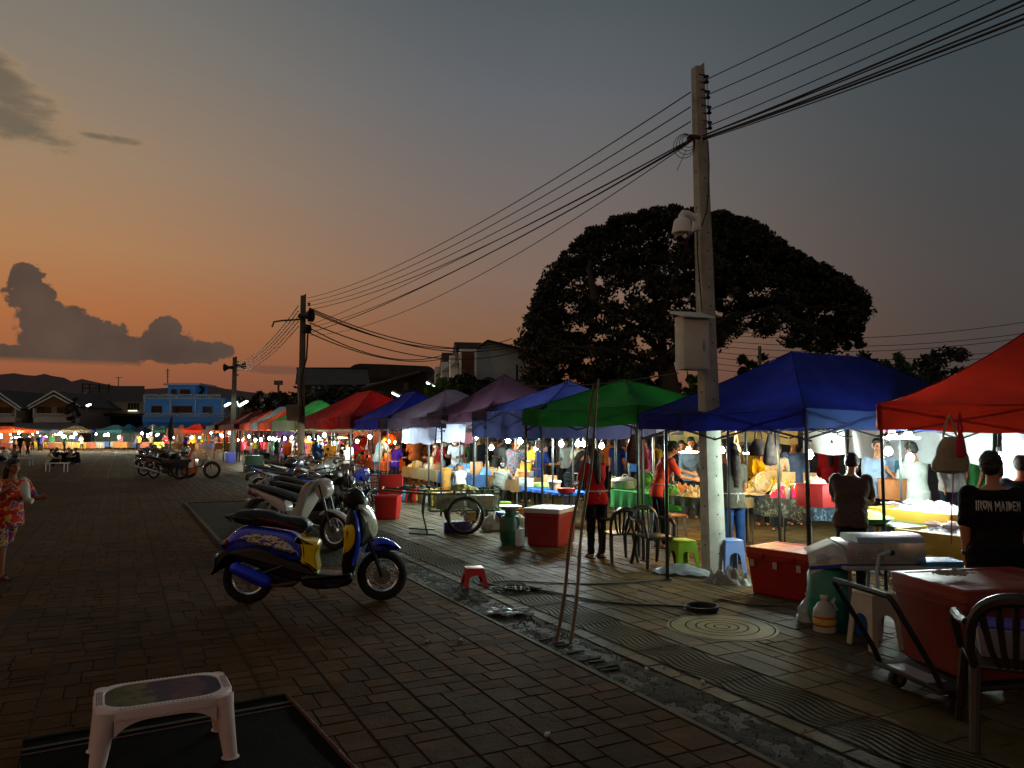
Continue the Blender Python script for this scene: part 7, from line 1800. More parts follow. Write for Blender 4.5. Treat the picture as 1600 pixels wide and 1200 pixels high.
def bin_(pxl, pxr, v, dp, z0, z1, c, label):
 a, b_ = rowp(pxl, v), rowp(pxr, v); L_ = (b_ - a).length; o = thing('display_bin', (a.x, a.y, 0), math.atan2((b_ - a).y, (b_ - a).x), label, 'display bin'); m = mat(c, rough=.55, var=.15, scale=3, bump=.1, dirt=.25)
 for (cx, cy_, dx, dy) in ((L_ / 2, .0, L_, .03), (L_ / 2, dp, L_, .03), (0, dp / 2, .03, dp - .035), (L_, dp / 2, .03, dp - .035)):
  mb = MB(); mb.box((cx, cy_, (z0 + z1) / 2), (dx, dy, z1 - z0), bev=.004); part('side_board', mb, m, o)
 mb = MB(); mb.box((L_ / 2, dp / 2, z1 - .10), (L_ - .04, dp - .04, .02)); part('bottom_board', mb, m, o)
 for x in (.06, L_ - .06):
  for y in (.06, dp - .06): mb = MB(); mb.cyl((x, y, 0), (x, y, z0 + .05), .03, n=6); part('leg', mb, m, o)
 M_ = Matrix.Translation(o.location) @ Matrix.Rotation(o.rotation_euler[2], 4, 'Z')
 return o, M_, L_, o.rotation_euler[2]
m_ice = mat('b8c0c4', rough=.2, var=.3, scale=30, bump=1.0, bscale=40)
o_, M_, L_, rzb = bin_(1352, 1478, 8.7, .95, .62, .84, 'b8942c', 'long yellow wooden bin full of iced fish under the pan lamps')
mound(M_ @ Vector((L_ / 2, .48, .76)), rzb, L_ * .95, .9, .12, m_ice, 'bed of ice and white fish in the long yellow bin', name='ice_bed', cat='ice', seed=2, f=16, amp=.3)
o2_, M2_, L2_, rz2 = bin_(1392, 1530, 7.7, .8, .50, .74, 'b8a040', 'second yellow bin with crushed ice just behind the stainless grill')
mound(M2_ @ Vector((L2_ / 2, .4, .66)), rz2, L2_ * .95, .75, .12, m_ice, 'crushed ice and fish in the second yellow bin', name='ice_bed', cat='ice', seed=5, f=16, amp=.3)
def fish(p, rz, L_, c, label, group):
 mb = MB(); prof = [(0, .002), (.08, .30), (.25, .55), (.5, .5), (.75, .25), (.88, .10), (.92, .16), (1, .34)]
 rs = [[Vector(((x - .5) * L_, r_ * L_ * .32 * .5 * math.cos(a), r_ * L_ * .32 * math.sin(a) * .6)) for a in [k * math.pi / 5 for k in range(10)]] for x, r_ in prof]; mb.rings(rs)
 return one('fish', mb, mat(c, rough=.25, var=.2, scale=40, bump=.1), label, 'fish', group, loc=p, rz=rz)
rr = random.Random(31)
for i in range(16): fish(M_ @ Vector((rr.uniform(.15, L_ - .15), rr.uniform(.08, .85), .88 + rr.uniform(0, .02))), rzb + rr.uniform(-.5, .5), rr.uniform(.2, .3), rr.choice(['a8acb0', '9c8c88', 'b0a8a0']), 'silvery fish on the ice of the long yellow bin', 'fish lying on ice in the long yellow bin')
for i in range(12): fish(M2_ @ Vector((rr.uniform(.15, L2_ - .15), rr.uniform(.08, .7), .78 + rr.uniform(0, .02))), rz2 + rr.uniform(-.5, .5), rr.uniform(.2, .3), rr.choice(['a8acb0', 'a08078', 'b0a8a0']), 'pale fish on the ice of the second yellow bin', 'fish lying on ice in the second yellow bin')
pbox(on(1393, 10.4, .80), rz_, (.34, .3, .30), '9a6034', 'woven brown basket of fried snacks at the red canopy leg', name='basket', cat='basket', lid='7c4a28')
sheet('plastic_curtain', rowp(1150, 12.0) , rowp(1246, 11.6), 1.58, 2.05, m_ysheet, 'warm yellow lit banner band above the fruit customers')
sheet('plastic_curtain', rowp(1036, 12.2) , rowp(1112, 12.0), 1.55, 2.0, m_ysheet, 'warm cream sheet behind the concrete pole')
m_clear = cloth('c8ccd0', .6)
sheet('plastic_curtain', rowp(1252, 11.4), rowp(1316, 11.2), 1.42, 2.0, m_clear, 'white translucent sheet behind the brown-shirted man\'s stall')
sheet('plastic_curtain', rowp(1322, 11.0), rowp(1545, 10.4), 1.36, 2.0, m_clear, 'wide white translucent sheet glowing above the fish stall', wav=.035)
sheet('plastic_curtain', rowp(1560, 9.6), rowp(1640, 9.4), 1.2, 2.0, cloth('a8a4b0', .5), 'greyish sheet hanging at the right edge')
sheet('plastic_curtain', rowp(700, 8.9), rowp(742, 8.7), 1.5, 1.8, cloth('c07890', .5), 'small pink cloth strip between purple canopy legs')
def hangbag(p, s, c, label, name='hanging_bag', seed=0, sq=1.2, rz=0):
 o = thing(name, p, rz, label, 'bag'); m = mat(c, rough=.8, var=.2, bump=.5, bscale=30)
 mb = MB()
 def fn(a, b_):
  th = a * 2 * math.pi; r = s * .5 * (.35 + .75 * math.sin(min(1, b_ * 1.25) * 1.57)) * (1 + .15 * mnoise.noise(Vector((math.cos(th) * 2, math.sin(th) * 2, b_ * 3 + seed))))
  if b_ > .93: r *= (1 - b_) / .07
  return Vector((r * math.cos(th), r * .5 * math.sin(th), -.12 * s - b_ * s * sq))
 mb.grid(fn, 28, 18); bmesh.ops.remove_doubles(mb.bm, verts=mb.bm.verts, dist=.001); part('pouch', mb, m, o)
 mb = MB(); mb.tube([(-s * .2, 0, -.14 * s), (-s * .1, 0, .1), (0, 0, .18), (s * .1, 0, .1), (s * .2, 0, -.14 * s)], .012, n=6); part('strap', mb, m, o)
 return o
hangbag(on_row(1185, 682, 7.6), .26, '2c1c14', 'dark brown shoulder bag hanging under the royal blue canopy', seed=1, sq=.9)
hangbag(on_row(1203, 676, 7.5), .16, '24140e', 'brown shawl hanging right of the shoulder bag', name='hanging_shawl', seed=4, sq=2.6)
hangbag(on_row(1484, 676, 7.4), .34, '8c8468', 'khaki backpack hanging under the red canopy', name='backpack', seed=2, sq=1.1)
hangbag(on_row(1500, 672, 7.3), .10, 'a81c38', 'red cloth hanging right of the khaki backpack', name='hanging_cloth', seed=3, sq=2.6)
hangbag(on_row(990, 676, 7.4), .22, '38100e', 'dark red jacket hanging left of the green canopy leg', name='hanging_jacket', seed=5, sq=2.2)
hangbag(on_row(1004, 690, 7.5), .17, '8c1c14', 'bright red jacket hanging right of the darker one', name='hanging_jacket', seed=6, sq=2.6)
hangbag(on_row(829, 664, 6.9), .30, '1c4c50', 'teal tarpaulin bundle tied under the left corner of the green canopy', name='hanging_bundle', seed=7, sq=.9)
hangbag(on_row(1150, 690, 8.4), .14, 'a8a8a0', 'small white carrier bag hanging by the warm pan lamp', seed=8)
mb = MB(); mb.tube([on_row(1490, 700, 7.4), on_row(1489, 760, 7.4), on_row(1487, 800, 7.4), on_row(1486, 850, 7.4)], .006, n=5); one('pink_cord', mb, mat('b04060', rough=.6), 'long pink cord hanging down below the khaki backpack', 'cord')
row_table(1035, 1112, 8.0, .8, .78, 'counter of dough snacks left of the concrete pole', cloth_='5a5848', drop=.15)
for i, (px, v, c, lb, lx) in enumerate([(1060, 8.4, 'b86820', 'pile of orange-brown fried dough on the counter', .5), (1080, 8.2, 'b09c70', 'pile of pale dough sticks on the counter', .5), (1046, 8.2, '4a8c30', 'banana-leaf greens at the left of the counter', .3), (1098, 8.3, 'c0a478', 'pale pastry heap against the concrete pole', .4)]):
 mound(on(px, v, .785), i, lx, .3, .12, mat(c, rough=.6, var=.35, scale=25), lb, name='snack_pile', cat='snacks', seed=i + 20, f=30, amp=.5)
row_table(953, 1012, 8.0, .7, .76, 'table with a green front beneath the large steel pot', cloth_='2c8c3c', drop=.3)
def pot(p, r, h, label, lid=True):
 o = thing('steel_pot', p, 0, label, 'pot'); lathe_part('bowl', [(r * .6, 0), (r * .8, .01), (r, h), (r * 1.08, h + .005), (r * 1.08, h + .01), (r * .95, h + .005)], m_ss, o)
 if lid: lathe_part('lid', [(r * 1.05, h + .012), (r * .9, h + .04), (r * .4, h + .075), (.002, h + .08)], m_ss, o); mb = MB(); mb.tube([(-.05, 0, h + .075), (-.03, 0, h + .12), (.03, 0, h + .12), (.05, 0, h + .075)], .008, n=6); part('handle', mb, mat('c8c8c0'), o)
 return o
pot(on(975, 8.3, .77), .24, .14, 'wide steel pot with a domed lid on the green-fronted table')
jar(on(958, 8.2, .77), .05, .22, 'c8b838', 'b8b8b0', 'yellow sauce bottle left of the steel pot', name='bottle', cat='bottle')
row_table(812, 878, 7.4, .7, .66, 'blue trestle table of snacks left of the red ice box', top='1c4c9c', cloth_='1c50a0', drop=.05)
pbox(on(822, 7.6, .67), rz_, (.28, .2, .16), 'a8b8b8', 'white foam box stack at the left of the blue table', name='foam_box')
tub(on(866, 7.7, .67), .13, .15, 'b8906c', 'beige round tub with a white lid on the blue table', lid='c0bcb0')
pbox(on(846, 7.9, .67), rz_, (.3, .22, .07), '98b858', 'green patterned snack tray on the blue table', name='tray', cat='tray'); pbox(on(858, 8.2, .67), rz_, (.3, .2, .2), 'b07850', 'small orange-brown carton behind the beige tub', name='carton', cat='carton')
pot(G(793, 790, .5) if False else Vector((gp.x, gp.y, .56)), .17, .06, 'wok on top of the dark green gas cylinder', lid=False)
mb = MB(); mb.lathe([(.10, 0), (.16, .03), (.17, .10), (.16, .10), (.09, .02)], n=24); one('red_basin', mb, red_plastic('b01818'), 'red basin on the corner of the blue snack table', 'basin', loc=on(884, 7.35, .68))
ml = [(742, 806, 8.0, 'table of bakery goods and steel pots under the navy canopy', '6a5030', ['b88c50', 'c0a468', '9a9c98', 'b07038', 'c8c0b0']),
      (686, 738, 7.6, 'table under the purple canopy with blue tubs', '3c5c8c', ['2c64a8', 'b0784c', '4c80b0', 'b8b8b0', 'c08048']),
      (630, 682, 7.7, 'table of skewers lit bright under the grey-purple canopy', '8c7c60', ['c8b890', 'c8a868', 'c0c0b8', 'a88050', '805030']),
      (548, 600, 8.2, 'orange-cloth table under the deep blue canopy', 'b05020', ['d06020', 'c85020', 'c8a040', 'd0b8a0', 'c04818']),
      (474, 545, 8.2, 'long table of drinks and fruit under the crimson canopy', 'a08c60', ['c8c070', 'a8c060', 'c86838', '8cb040', 'c8b8a8', 'b03c28', '50a040']),
      (428, 470, 8.2, 'table of toys and clothes under the light green canopy', '503070', ['7030a0', 'b04088', 'a0a0c0', 'c04050']),
      (398, 426, 8.6, 'table of bright clothes left of the light green canopy', '7c3040', ['c03060', 'c86080', 'b0b0b8', '4060a0']),
      (376, 397, 8.6, 'table of clothes right of the slim far pole', '8c3c34', ['c04038', 'd08080', 'b8b8b8'])]
rr = random.Random(77)
kinds = ['bowl', 'box', 'jar', 'pile']
cname = lambda c: (lambda r_, g_, b__: 'pale' if min(r_, g_, b__) > 150 else 'blue' if b__ > r_ + 20 and b__ > g_ else 'green' if g_ > r_ and g_ > b__ else 'orange' if r_ > 180 and g_ > 60 and b__ < 80 else 'red' if r_ > 150 and g_ < 80 else 'brown')(*[int(c[i:i + 2], 16) for i in (0, 2, 4)])
for (pl, pr__, v, lab, cc__, gs) in ml:
 ctr = 0
 _, a, b_ = row_table(pl, pr__, v, .8, .76, lab, cloth_=cc__, drop=.3)
 L_ = (b_ - a).length; dv = (b_ - a).normalized(); nv = Vector((-dv.y, dv.x, 0)); n = max(8, int(L_ * 4))
 if pl < 430: n = 7
 short = 'under the ' + lab.split('under the ')[1] if 'under the ' in lab else lab.split(' ', 3)[3]
 short = short.replace(' with blue tubs', '')
 for i in range(n):
  g_ = gs[i % len(gs)]; k = rr.choice(kinds); p = a + dv * L_ * (i + .5) / n + nv * rr.uniform(.12, .66); p.z = .77
  lb = f'{cname(g_)} {k} on the stall table {short}'; gp_ = f'goods on the stall table {short}'
  if k == 'bowl': tub(p, rr.uniform(.09, .16), rr.uniform(.08, .14), g_, lb, name='bowl', cat='bowl', fill=gs[(i + 2) % len(gs)], group=gp_)
  elif k == 'box': pbox(p, ROW + rr.uniform(-.2, .2), (rr.uniform(.18, .32), rr.uniform(.14, .22), rr.uniform(.1, .3)), g_, lb, group=gp_)
  elif k == 'jar': jar(p, rr.uniform(.04, .08), rr.uniform(.18, .34), g_, gs[(i + 1) % len(gs)], lb, group=gp_)
  else: mound(p, rr.uniform(0, 3), rr.uniform(.25, .4), rr.uniform(.2, .3), rr.uniform(.07, .16), mat(g_, rough=.6, var=.35, scale=25), lb, name='food_pile', seed=i + pl, f=30, amp=.5, group=gp_)
for i, (pl, pr__, v, z0, z1, c, lb) in enumerate([(552, 596, 10.2, .9, 2.0, 'c85018', 'glowing orange backdrop cloth behind the deep blue canopy'), (596, 628, 10.6, 1.0, 1.9, '8c3818', 'rust backdrop cloth right of the orange one'), (498, 545, 11.5, .9, 2.1, '8c7450', 'tan backdrop sheet behind the crimson canopy'), (430, 470, 11.0, .8, 2.1, '6c3c94', 'violet backdrop sheet under the light green canopy'),
             (395, 428, 11.2, .8, 2.1, 'b07868', 'pinkish backdrop sheet left of the violet one'), (745, 800, 12.8, 1.0, 2.0, '8c8c6c', 'dull olive sheet behind the steel pots'), (640, 690, 12.6, 1.0, 2.0, '7c6858', 'brown sheet behind the grey-purple stall'), (838, 905, 13.6, 1.0, 2.0, '90a090', 'pale greenish sheet behind the masked customers'), (345, 395, 9.4, .9, 2.1, 'a04838', 'salmon backdrop sheet by the slim far pole')]):
 sheet('backdrop_sheet', rowp(pl, v), rowp(pr__, v), z0, z1, cloth(c, .4), lb)
for i, (px, py, c, lb) in enumerate([(541, 689, 'd03810', 'left orange paper lantern by the white bulb'), (567, 690, 'd04010', 'right orange paper lantern by the white bulb'), (610, 686, 'e06018', 'orange balloon-like lantern deep under the deep blue canopy'), (446, 690, '7c30b0', 'violet balloon at the violet-lit stall'), (415, 697, '8838a8', 'purple parasol-like balloon by the light green canopy')]):
 q_ = thing('paper_lantern', on_row(px, py, 8.8), 0, lb, 'lantern'); lathe_part('shade', [(.04, -.22), (.14, -.16), (.18, 0), (.14, .16), (.04, .22)], cloth(c, .6), q_, 16); lathe_part('top_ring', [(.04, .22), (.045, .23), (.04, .25), (.002, .25)], m_black, q_, 10)
cooler(rowp(352, 5.6), ROW + math.pi, 1.0, .6, .62, '141c80', 'blue ice box in front of the stalls left of the slim pole crowd', latch=False)
pbox(rowp(398, 5.4), ROW, (1.1, .7, .75), '0c3c28', 'big dark green crate with a lid left of the parked motorcycles', name='crate', cat='crate', lid='106038')
pbox(rowp(603, 6.5), ROW, (.45, .4, .5), 'a0b0a8', 'pale corrugated bin under the end of the handcart', name='bin', cat='bin')
pbox(rowp(571, 6.9), ROW, (.45, .35, .42), 'a0b8c8', 'white and blue ice box right of the motorcycle bars', name='ice_box', cat='cooler box', lid='2868b0')
tub(rowp(594, 6.1), .16, .2, 'a01818', 'red bucket on the ground under the handcart end', name='bucket', cat='bucket')
tub(rowp(676, 7.2), .2, .28, '2c70b0', 'blue tub in front of the purple canopy table'); tub(rowp(692, 7.3), .17, .24, '3868a0', 'smaller blue tub beside the first in front of the purple canopy table')
tub(rowp(700, 7.5), .14, .9, 'b0803c', 'stack of orange bread trays under the navy canopy leg')
pbox(rowp(790, 6.4), ROW, (.4, .3, .32), '183c8c', 'blue plastic crate left of the green gas cylinder', name='crate', cat='crate')
stool(rowp(788, 6.9), R(10), '6a9a28', 'green plastic stool partly hidden behind the dark gas cylinder', w=.28, h=.42, top=.24)
rr = random.Random(9)
for i in range(24):
 px = 5 + i * 14.5; Y = rr.uniform(76, 80) if px < 150 else rr.uniform(80, 86) if px < 260 else rr.uniform(72, 78); p = ground_at(px, Y)
 c = rr.choice(['b08050', 'a0a098', '8c3c30', '405080', 'b89038', 'a8604c'])
 table(p, R(rr.uniform(-5, 5)), 1.6, .8, .8, 'tiny distant stall table with a coloured cloth', cloth_=c, drop=.6, group='tiny distant stall tables')
for i, (pl, pr__, Y, c, lb) in enumerate([(-10, 22, 84, 'c06030', 'far orange-lit backdrop at the left edge'), (22, 125, 90, '8c8474', 'long pale backdrop behind the far left stalls'), (150, 222, 95, '6c7c70', 'grey-green backdrop behind the teal canopy'), (222, 262, 97, '5c5048', 'brown backdrop at the foot of the blue building'), (262, 330, 88, '9c5844', 'reddish backdrop under the vivid red far canopy')]):
 a, b_ = ground_at(pl, Y), ground_at(pr__, Y); sheet('backdrop_sheet', a, b_, .3, 2.3, cloth(c, .3), lb, f=2)
for px, py, lb in ((68, 738, 'low white folding table in front of the seated group'), (19, 728, 'low white folding table near the left edge')):
 p = G(px, py); table(p, R(8), .9, .5, .42, lb, top='b0b0b0', legc='c0c0c0')
p = G(266, 716); mb = MB(); mb.lathe([(.03, 0), (.03, 1.2), (.16, 1.35), (.22, 1.8), (.16, 2.4), (.05, 2.9), (.01, 2.95)], n=10); one('folded_parasol', mb, mat('101018', rough=.8), 'tall folded dark parasol standing in the cluster of far motorcycles', 'parasol', loc=p)
mb = MB(); q = G(237, 704); mb.cyl((0, 0, 0), (0, 0, 2.6), .03, n=6); one('thin_post', mb, m_steel, 'thin pale post left of the folded parasol', 'post', loc=q)
rr = random.Random(51)
for i in range(34):
 px = 372 + i * 3.1 if i < 18 else 474 + (i - 18) * 5.4; v = rr.uniform(7.2, 9.4); c = rr.choice(['c03868', 'c8c4c8', 'd070a0', '3048a0', 'b02028', 'c89040', '6c2c8c', 'b0a890', '202028', 'c85828']); p = on_row(px, 690 + rr.uniform(-2, 5), v)
 mb = MB(); w_ = rr.uniform(.18, .34); hh = rr.uniform(.4, .7); ph = rr.uniform(0, 6)
 mb.grid(lambda a, b_: Vector(((a - .5) * w_ * (1.25 if b_ < .3 else 1), .04 * math.sin(a * 9 + ph + b_), -b_ * hh)), 8, 6)
 one('hanging_garment', mb, cloth(c, .3), f'{cname(c)} garment hanging among the clothes and drinks stalls', 'garment', 'garments hanging among the stalls left of the deep blue canopy', loc=p, rz=rr.uniform(-.6, .6))
for (px, py, lb) in ((1043, 906, 'thin dark canopy post standing alone left of the concrete pole'), (1141, 884, 'dark canopy post just right of the concrete pole'), (740, 800, 'dark canopy post behind the handcart'), (864, 820, 'grey canopy post behind the red ice box')):
 p = G(px, py); o = thing('canopy_post', p, 0, lb, 'post'); mb = MB(); mb.box((0, 0, .92), (.036, .036, 1.84), bev=.003); part('tube', mb, mat('34383a', rough=.4, metal=.6), o); mb = MB(); mb.box((0, 0, .008), (.09, .09, .014), bev=.003); part('foot_plate', mb, mat('34383a', rough=.4, metal=.6), o)
rr = random.Random(63)
for i in range(34):
 px = 470 + i * 10.2 + rr.uniform(-3, 3)
 if 700 < px < 760: continue
 v = rr.uniform(6.7, 7.5); c = rr.choice(['2858a0', 'a82018', 'b0b0a8', '287040', 'c07028', 'c0a850', '6c3020', '4c88b0']); p = rowp(px, v); k = rr.random(); gp_ = 'boxes and buckets on the ground before the middle stalls'
 if k < .5: pbox(p, ROW + rr.uniform(-.3, .3), (rr.uniform(.25, .45), rr.uniform(.2, .34), rr.uniform(.2, .45)), c, f'{cname(c)} crate on the ground before the middle stalls', name='crate', cat='crate', group=gp_)
 elif k < .8: tub(p, rr.uniform(.12, .2), rr.uniform(.2, .34), c, f'{cname(c)} bucket on the ground before the middle stalls', name='bucket', cat='bucket', group=gp_)
 else: stool(p, rr.uniform(0, 1.5), c, f'{cname(c)} stool before the middle stalls', w=.3, h=.42, top=.24, group=gp_)
# motor scooters and motorcycles
def zp(X, Y): return ((X - 320) / 742 - .65, (915 - Y) / 742 + .25)
def zpl(*a): return [zp(a[i], a[i + 1]) for i in range(0, len(a), 2)]
m_gl = lambda c: mat(c, rough=.22, var=.06, bump=0, coat=.5, spec=.6)
m_bk = mat('0b0b0c', rough=.38, var=.1, bump=.05); m_seat = mat('0c0c0d', rough=.6, bump=.2)
m_chr = mat('b4b8ba', rough=.15, metal=1, var=.05, bump=0)
def graphic(base, cols):
 k = ('gr', base, tuple(cols))
 if k in _M: return _M[k]
 m = bpy.data.materials.new('decal_paint'); m.use_nodes = True; t = NT(m.node_tree); out = t.n('ShaderNodeOutputMaterial'); p = t.n('ShaderNodeBsdfPrincipled'); t.l(p.outputs[0], out.inputs[0])
 tc = t.n('ShaderNodeTexCoord'); mp = t.n('ShaderNodeMapping'); mp.inputs['Scale'].default_value = (7, 1, 16); mp.inputs['Rotation'].default_value = (0, .5, 0); t.l(tc.outputs['Object'], mp.inputs[0])
 n_ = t.noise(mp.outputs[0], 1.3, 3, .6)
 t.l(t.ramp(n_, [(.0, base), (.44, cols[0]), (.56, cols[1]), (.62, cols[0]), (.70, cols[2])], 'CONSTANT'), p.inputs['Base Color']); p.inputs['Roughness'].default_value = .25; p.inputs['Coat Weight'].default_value = .4; _M[k] = m; return m
def bwheel(o, x, r, disc=True, spokes=16):
 w_ = spoked_wheel(o, (x, 0, r), r - .042, .042, 28, 'c8ccd0')
 mb = MB(); mb.cyl((x, -.05, r), (x, -.035, r), .085 if disc else .06, n=20); mb.cyl((x, -.06, r), (x, .06, r), .03, n=12); part('brake_disc' if disc else 'brake_drum', mb, m_steel, w_)
def scooter(loc, rz, label, s=1.0, body='1440dc', panel='f0d000', cat='scooter', deco=('c8c8a8', '141a20', '2038a0'), muff='2438d8', apron='b8b8a0', group=None, plate=True, name='motor_scooter'):
 o = thing(name, loc, rz, label, cat, group); o.scale = (s,) * 3
 bwheel(o, -.65, .25, False); bwheel(o, .65, .25)
 def sl(nm, pts, hw, m, r_=.03, yc=0, par=None, **k): mb = MB(); mb.slab(pts, hw, r_, yc); return part(nm, mb, m, par or o, **k)
 taper = lambda a, b_: (lambda x, z_: a + (b_ - a) * max(0, min(1, (x + .95) / 1.0)))
 cw = sl('rear_cowl', zpl(108, 712, 140, 650, 230, 560, 300, 528, 480, 556, 640, 585, 700, 640, 716, 720, 700, 790, 600, 775, 520, 725, 420, 670, 260, 662, 180, 692), taper(.05, .16), m_gl(body), .05)
 sl('cowl_graphic', zpl(245, 622, 330, 586, 420, 590, 520, 600, 600, 645, 655, 695, 700, 742, 660, 738, 560, 705, 500, 690, 400, 668, 300, 650), taper(.078, .172), graphic(deco[2], deco), .02, par=cw)
 sl('rear_mudguard', zpl(58, 890, 72, 830, 112, 715, 190, 690, 300, 760, 260, 770, 180, 740, 130, 800, 78, 880), .06, m_bk, .02)
 sl('lower_fairing', zpl(190, 700, 420, 668, 600, 772, 720, 800, 832, 880, 820, 925, 700, 945, 560, 905, 430, 850, 300, 790, 215, 770), .125, m_bk, .04)
 sl('engine_case', zpl(290, 870, 420, 840, 600, 880, 700, 930, 640, 985, 480, 975, 330, 950), .09, mat('202224', rough=.45, metal=.5), .03)
 sl('seat', zpl(196, 470, 222, 428, 330, 418, 470, 428, 560, 470, 700, 480, 752, 520, 742, 566, 640, 572, 460, 540, 300, 530, 225, 510), taper(.10, .135), m_seat, .05)
 sl('seat_piping', zpl(395, 470, 480, 478, 620, 520, 720, 552, 718, 562, 600, 545, 480, 505, 400, 490), taper(.125, .140), mat('5c1018', rough=.5), .01)
 pn = sl('side_panel', zpl(655, 608, 700, 640, 820, 645, 832, 690, 805, 730, 832, 885, 790, 850, 745, 812, 704, 802, 714, 722, 696, 655), .168, m_gl(panel), .03)
 sl('floorboard', zpl(690, 885, 830, 878, 1000, 895, 1065, 850, 1085, 925, 1045, 975, 850, 995, 720, 972), .165, m_bk, .04)
 lsh = sl('leg_shield', zpl(1062, 395, 1110, 470, 1132, 600, 1120, 720, 1090, 860, 1060, 935, 1000, 905, 990, 800, 1010, 700, 1015, 560, 1030, 440), lambda x, z_: .15 + .09 * max(0, 1 - abs(z_ - .72) / .4), m_bk, .04)
 sl('inner_panel', zpl(1012, 520, 1095, 518, 1102, 640, 1062, 708, 1000, 748, 1018, 640), lambda x, z_: .155 + .09 * max(0, 1 - abs(z_ - .72) / .4), m_gl(panel), .02, par=lsh)
 sl('edge_stripe', zpl(1080, 400, 1112, 470, 1136, 600, 1124, 722, 1080, 838, 1062, 810, 1098, 700, 1108, 600, 1094, 480), lambda x, z_: .165 + .09 * max(0, 1 - abs(z_ - .72) / .4), m_gl(body), .02, par=lsh)
 ap = sl('front_apron', zpl(1075, 385, 1160, 400, 1215, 470, 1240, 560, 1232, 620, 1180, 668, 1130, 708, 1112, 600, 1100, 470), lambda x, z_: max(.04, .17 - .9 * max(0, x - .46)), m_bk, .05)
 sl('apron_band', zpl(1100, 380, 1160, 395, 1222, 468, 1250, 560, 1240, 622, 1205, 640, 1212, 560, 1190, 490, 1140, 425), lambda x, z_: max(.05, .178 - .9 * max(0, x - .46)), mat(apron, rough=.25, var=.3, scale=30, bump=0), .02, par=ap)
 sl('front_fender', zpl(1150, 740, 1170, 690, 1200, 648, 1262, 632, 1350, 656, 1428, 722, 1385, 732, 1330, 704, 1250, 702, 1190, 745), .065, m_gl(body), .035)
 sl('headlight_cowl', zpl(1000, 400, 985, 340, 1010, 285, 1070, 262, 1120, 280, 1160, 350, 1150, 400, 1075, 420), .085, m_bk, .05)
 mb = MB(); mb.sph((.47, 0, .985), (.03, .075, .055), 16, 10); part('headlight', mb, mat('c0c4c8', rough=.08, bump=0), o)
 for sy in (-1, 1):
  mb = MB(); mb.tube([(.36, 0, 1.06), (.34, sy * .14, 1.08), (.28, sy * .26, 1.09), (.22, sy * .36, 1.08)], .013, n=8); hb = part('handlebar', mb, m_chr, o)
  mb = MB(); mb.cyl((.28, sy * .26, 1.09), (.22, sy * .37, 1.08), .019, n=10); part('grip', mb, m_bk, hb)
  mb = MB(); mb.tube([(.31, sy * .22, 1.09), (.33, sy * .30, 1.2), (.32, sy * .33, 1.25)], .006, n=6); part('mirror_stalk', mb, m_bk, hb)
  mb = MB(); mb.sph((.32, sy * .35, 1.29), (.018, .065, .045), 14, 10); part('mirror', mb, m_bk, hb)
  mb = MB(); mb.tube([(.47, sy * .075, .72), (.56, sy * .075, .50), (.65, sy * .07, .25)], .018, n=8); part('fork', mb, mat('1a1a1c', rough=.4, metal=.6), o)
  mb = MB(); mb.tube([(-.30, sy * .12, .38), (-.52, sy * .1, .3), (-.65, sy * .08, .25)], .02, n=8); part('swingarm', mb, m_bk, o)
 mb = MB(); mb.cap((-.74, -.15, .37), (-.47, -.15, .24), .060, .066, n=16, k=4); mf = part('muffler', mb, mat(muff, rough=.35, metal=.2), o)
 mb = MB(); mb.tube([(-.44, -.15, .22), (-.38, -.13, .19), (-.2, -.10, .21), (-.12, -.06, .26)], .018, n=8); part('exhaust_pipe', mb, m_rust, mf)
 mb = MB(); mb.tube([(-.80, -.10, .82), (-.86, -.09, .86), (-.84, .09, .86), (-.80, .10, .82)], .012, n=8); mb.tube([(-.86, -.09, .86), (-.6, -.13, .83)], .012, n=8); mb.tube([(-.84, .09, .86), (-.6, .13, .83)], .012, n=8); part('grab_rail', mb, m_bk, o)
 mb = MB(); mb.sph((-.86, 0, .60), (.035, .08, .04), 12, 8); part('tail_light', mb, mat('7c1010', rough=.2), o)
 mb = MB(); mb.box((-.97, 0, .42), (.006, .17, .13)); part('number_plate', mb, mat('8c908c', rough=.5), o)
 mb = MB(); mb.tube([(-.05, .10, .17), (.02, .20, .02), (.06, .21, .0)], .01, n=6); part('kickstand', mb, m_chr, o)
 mb = MB(); mb.box((.18, -.175, .19), (.12, .05, .02), bev=.005); part('footpeg', mb, m_bk, o)
 mb = MB(); mb.box((.34, .0, .72), (.03, .05, .07), bev=.01); part('bag_hook', mb, mat('a01818', rough=.3), o)
 return o
a_, b_ = G(388, 943), G(597, 938)
s_ = (b_ - a_).length / 1.30; mid = (a_ + b_) / 2
sc0 = scooter(mid, math.atan2((b_ - a_).y, (b_ - a_).x), 'glossy blue and yellow motor scooter with a blue muffler, nearest bike on the plaza', s=s_)
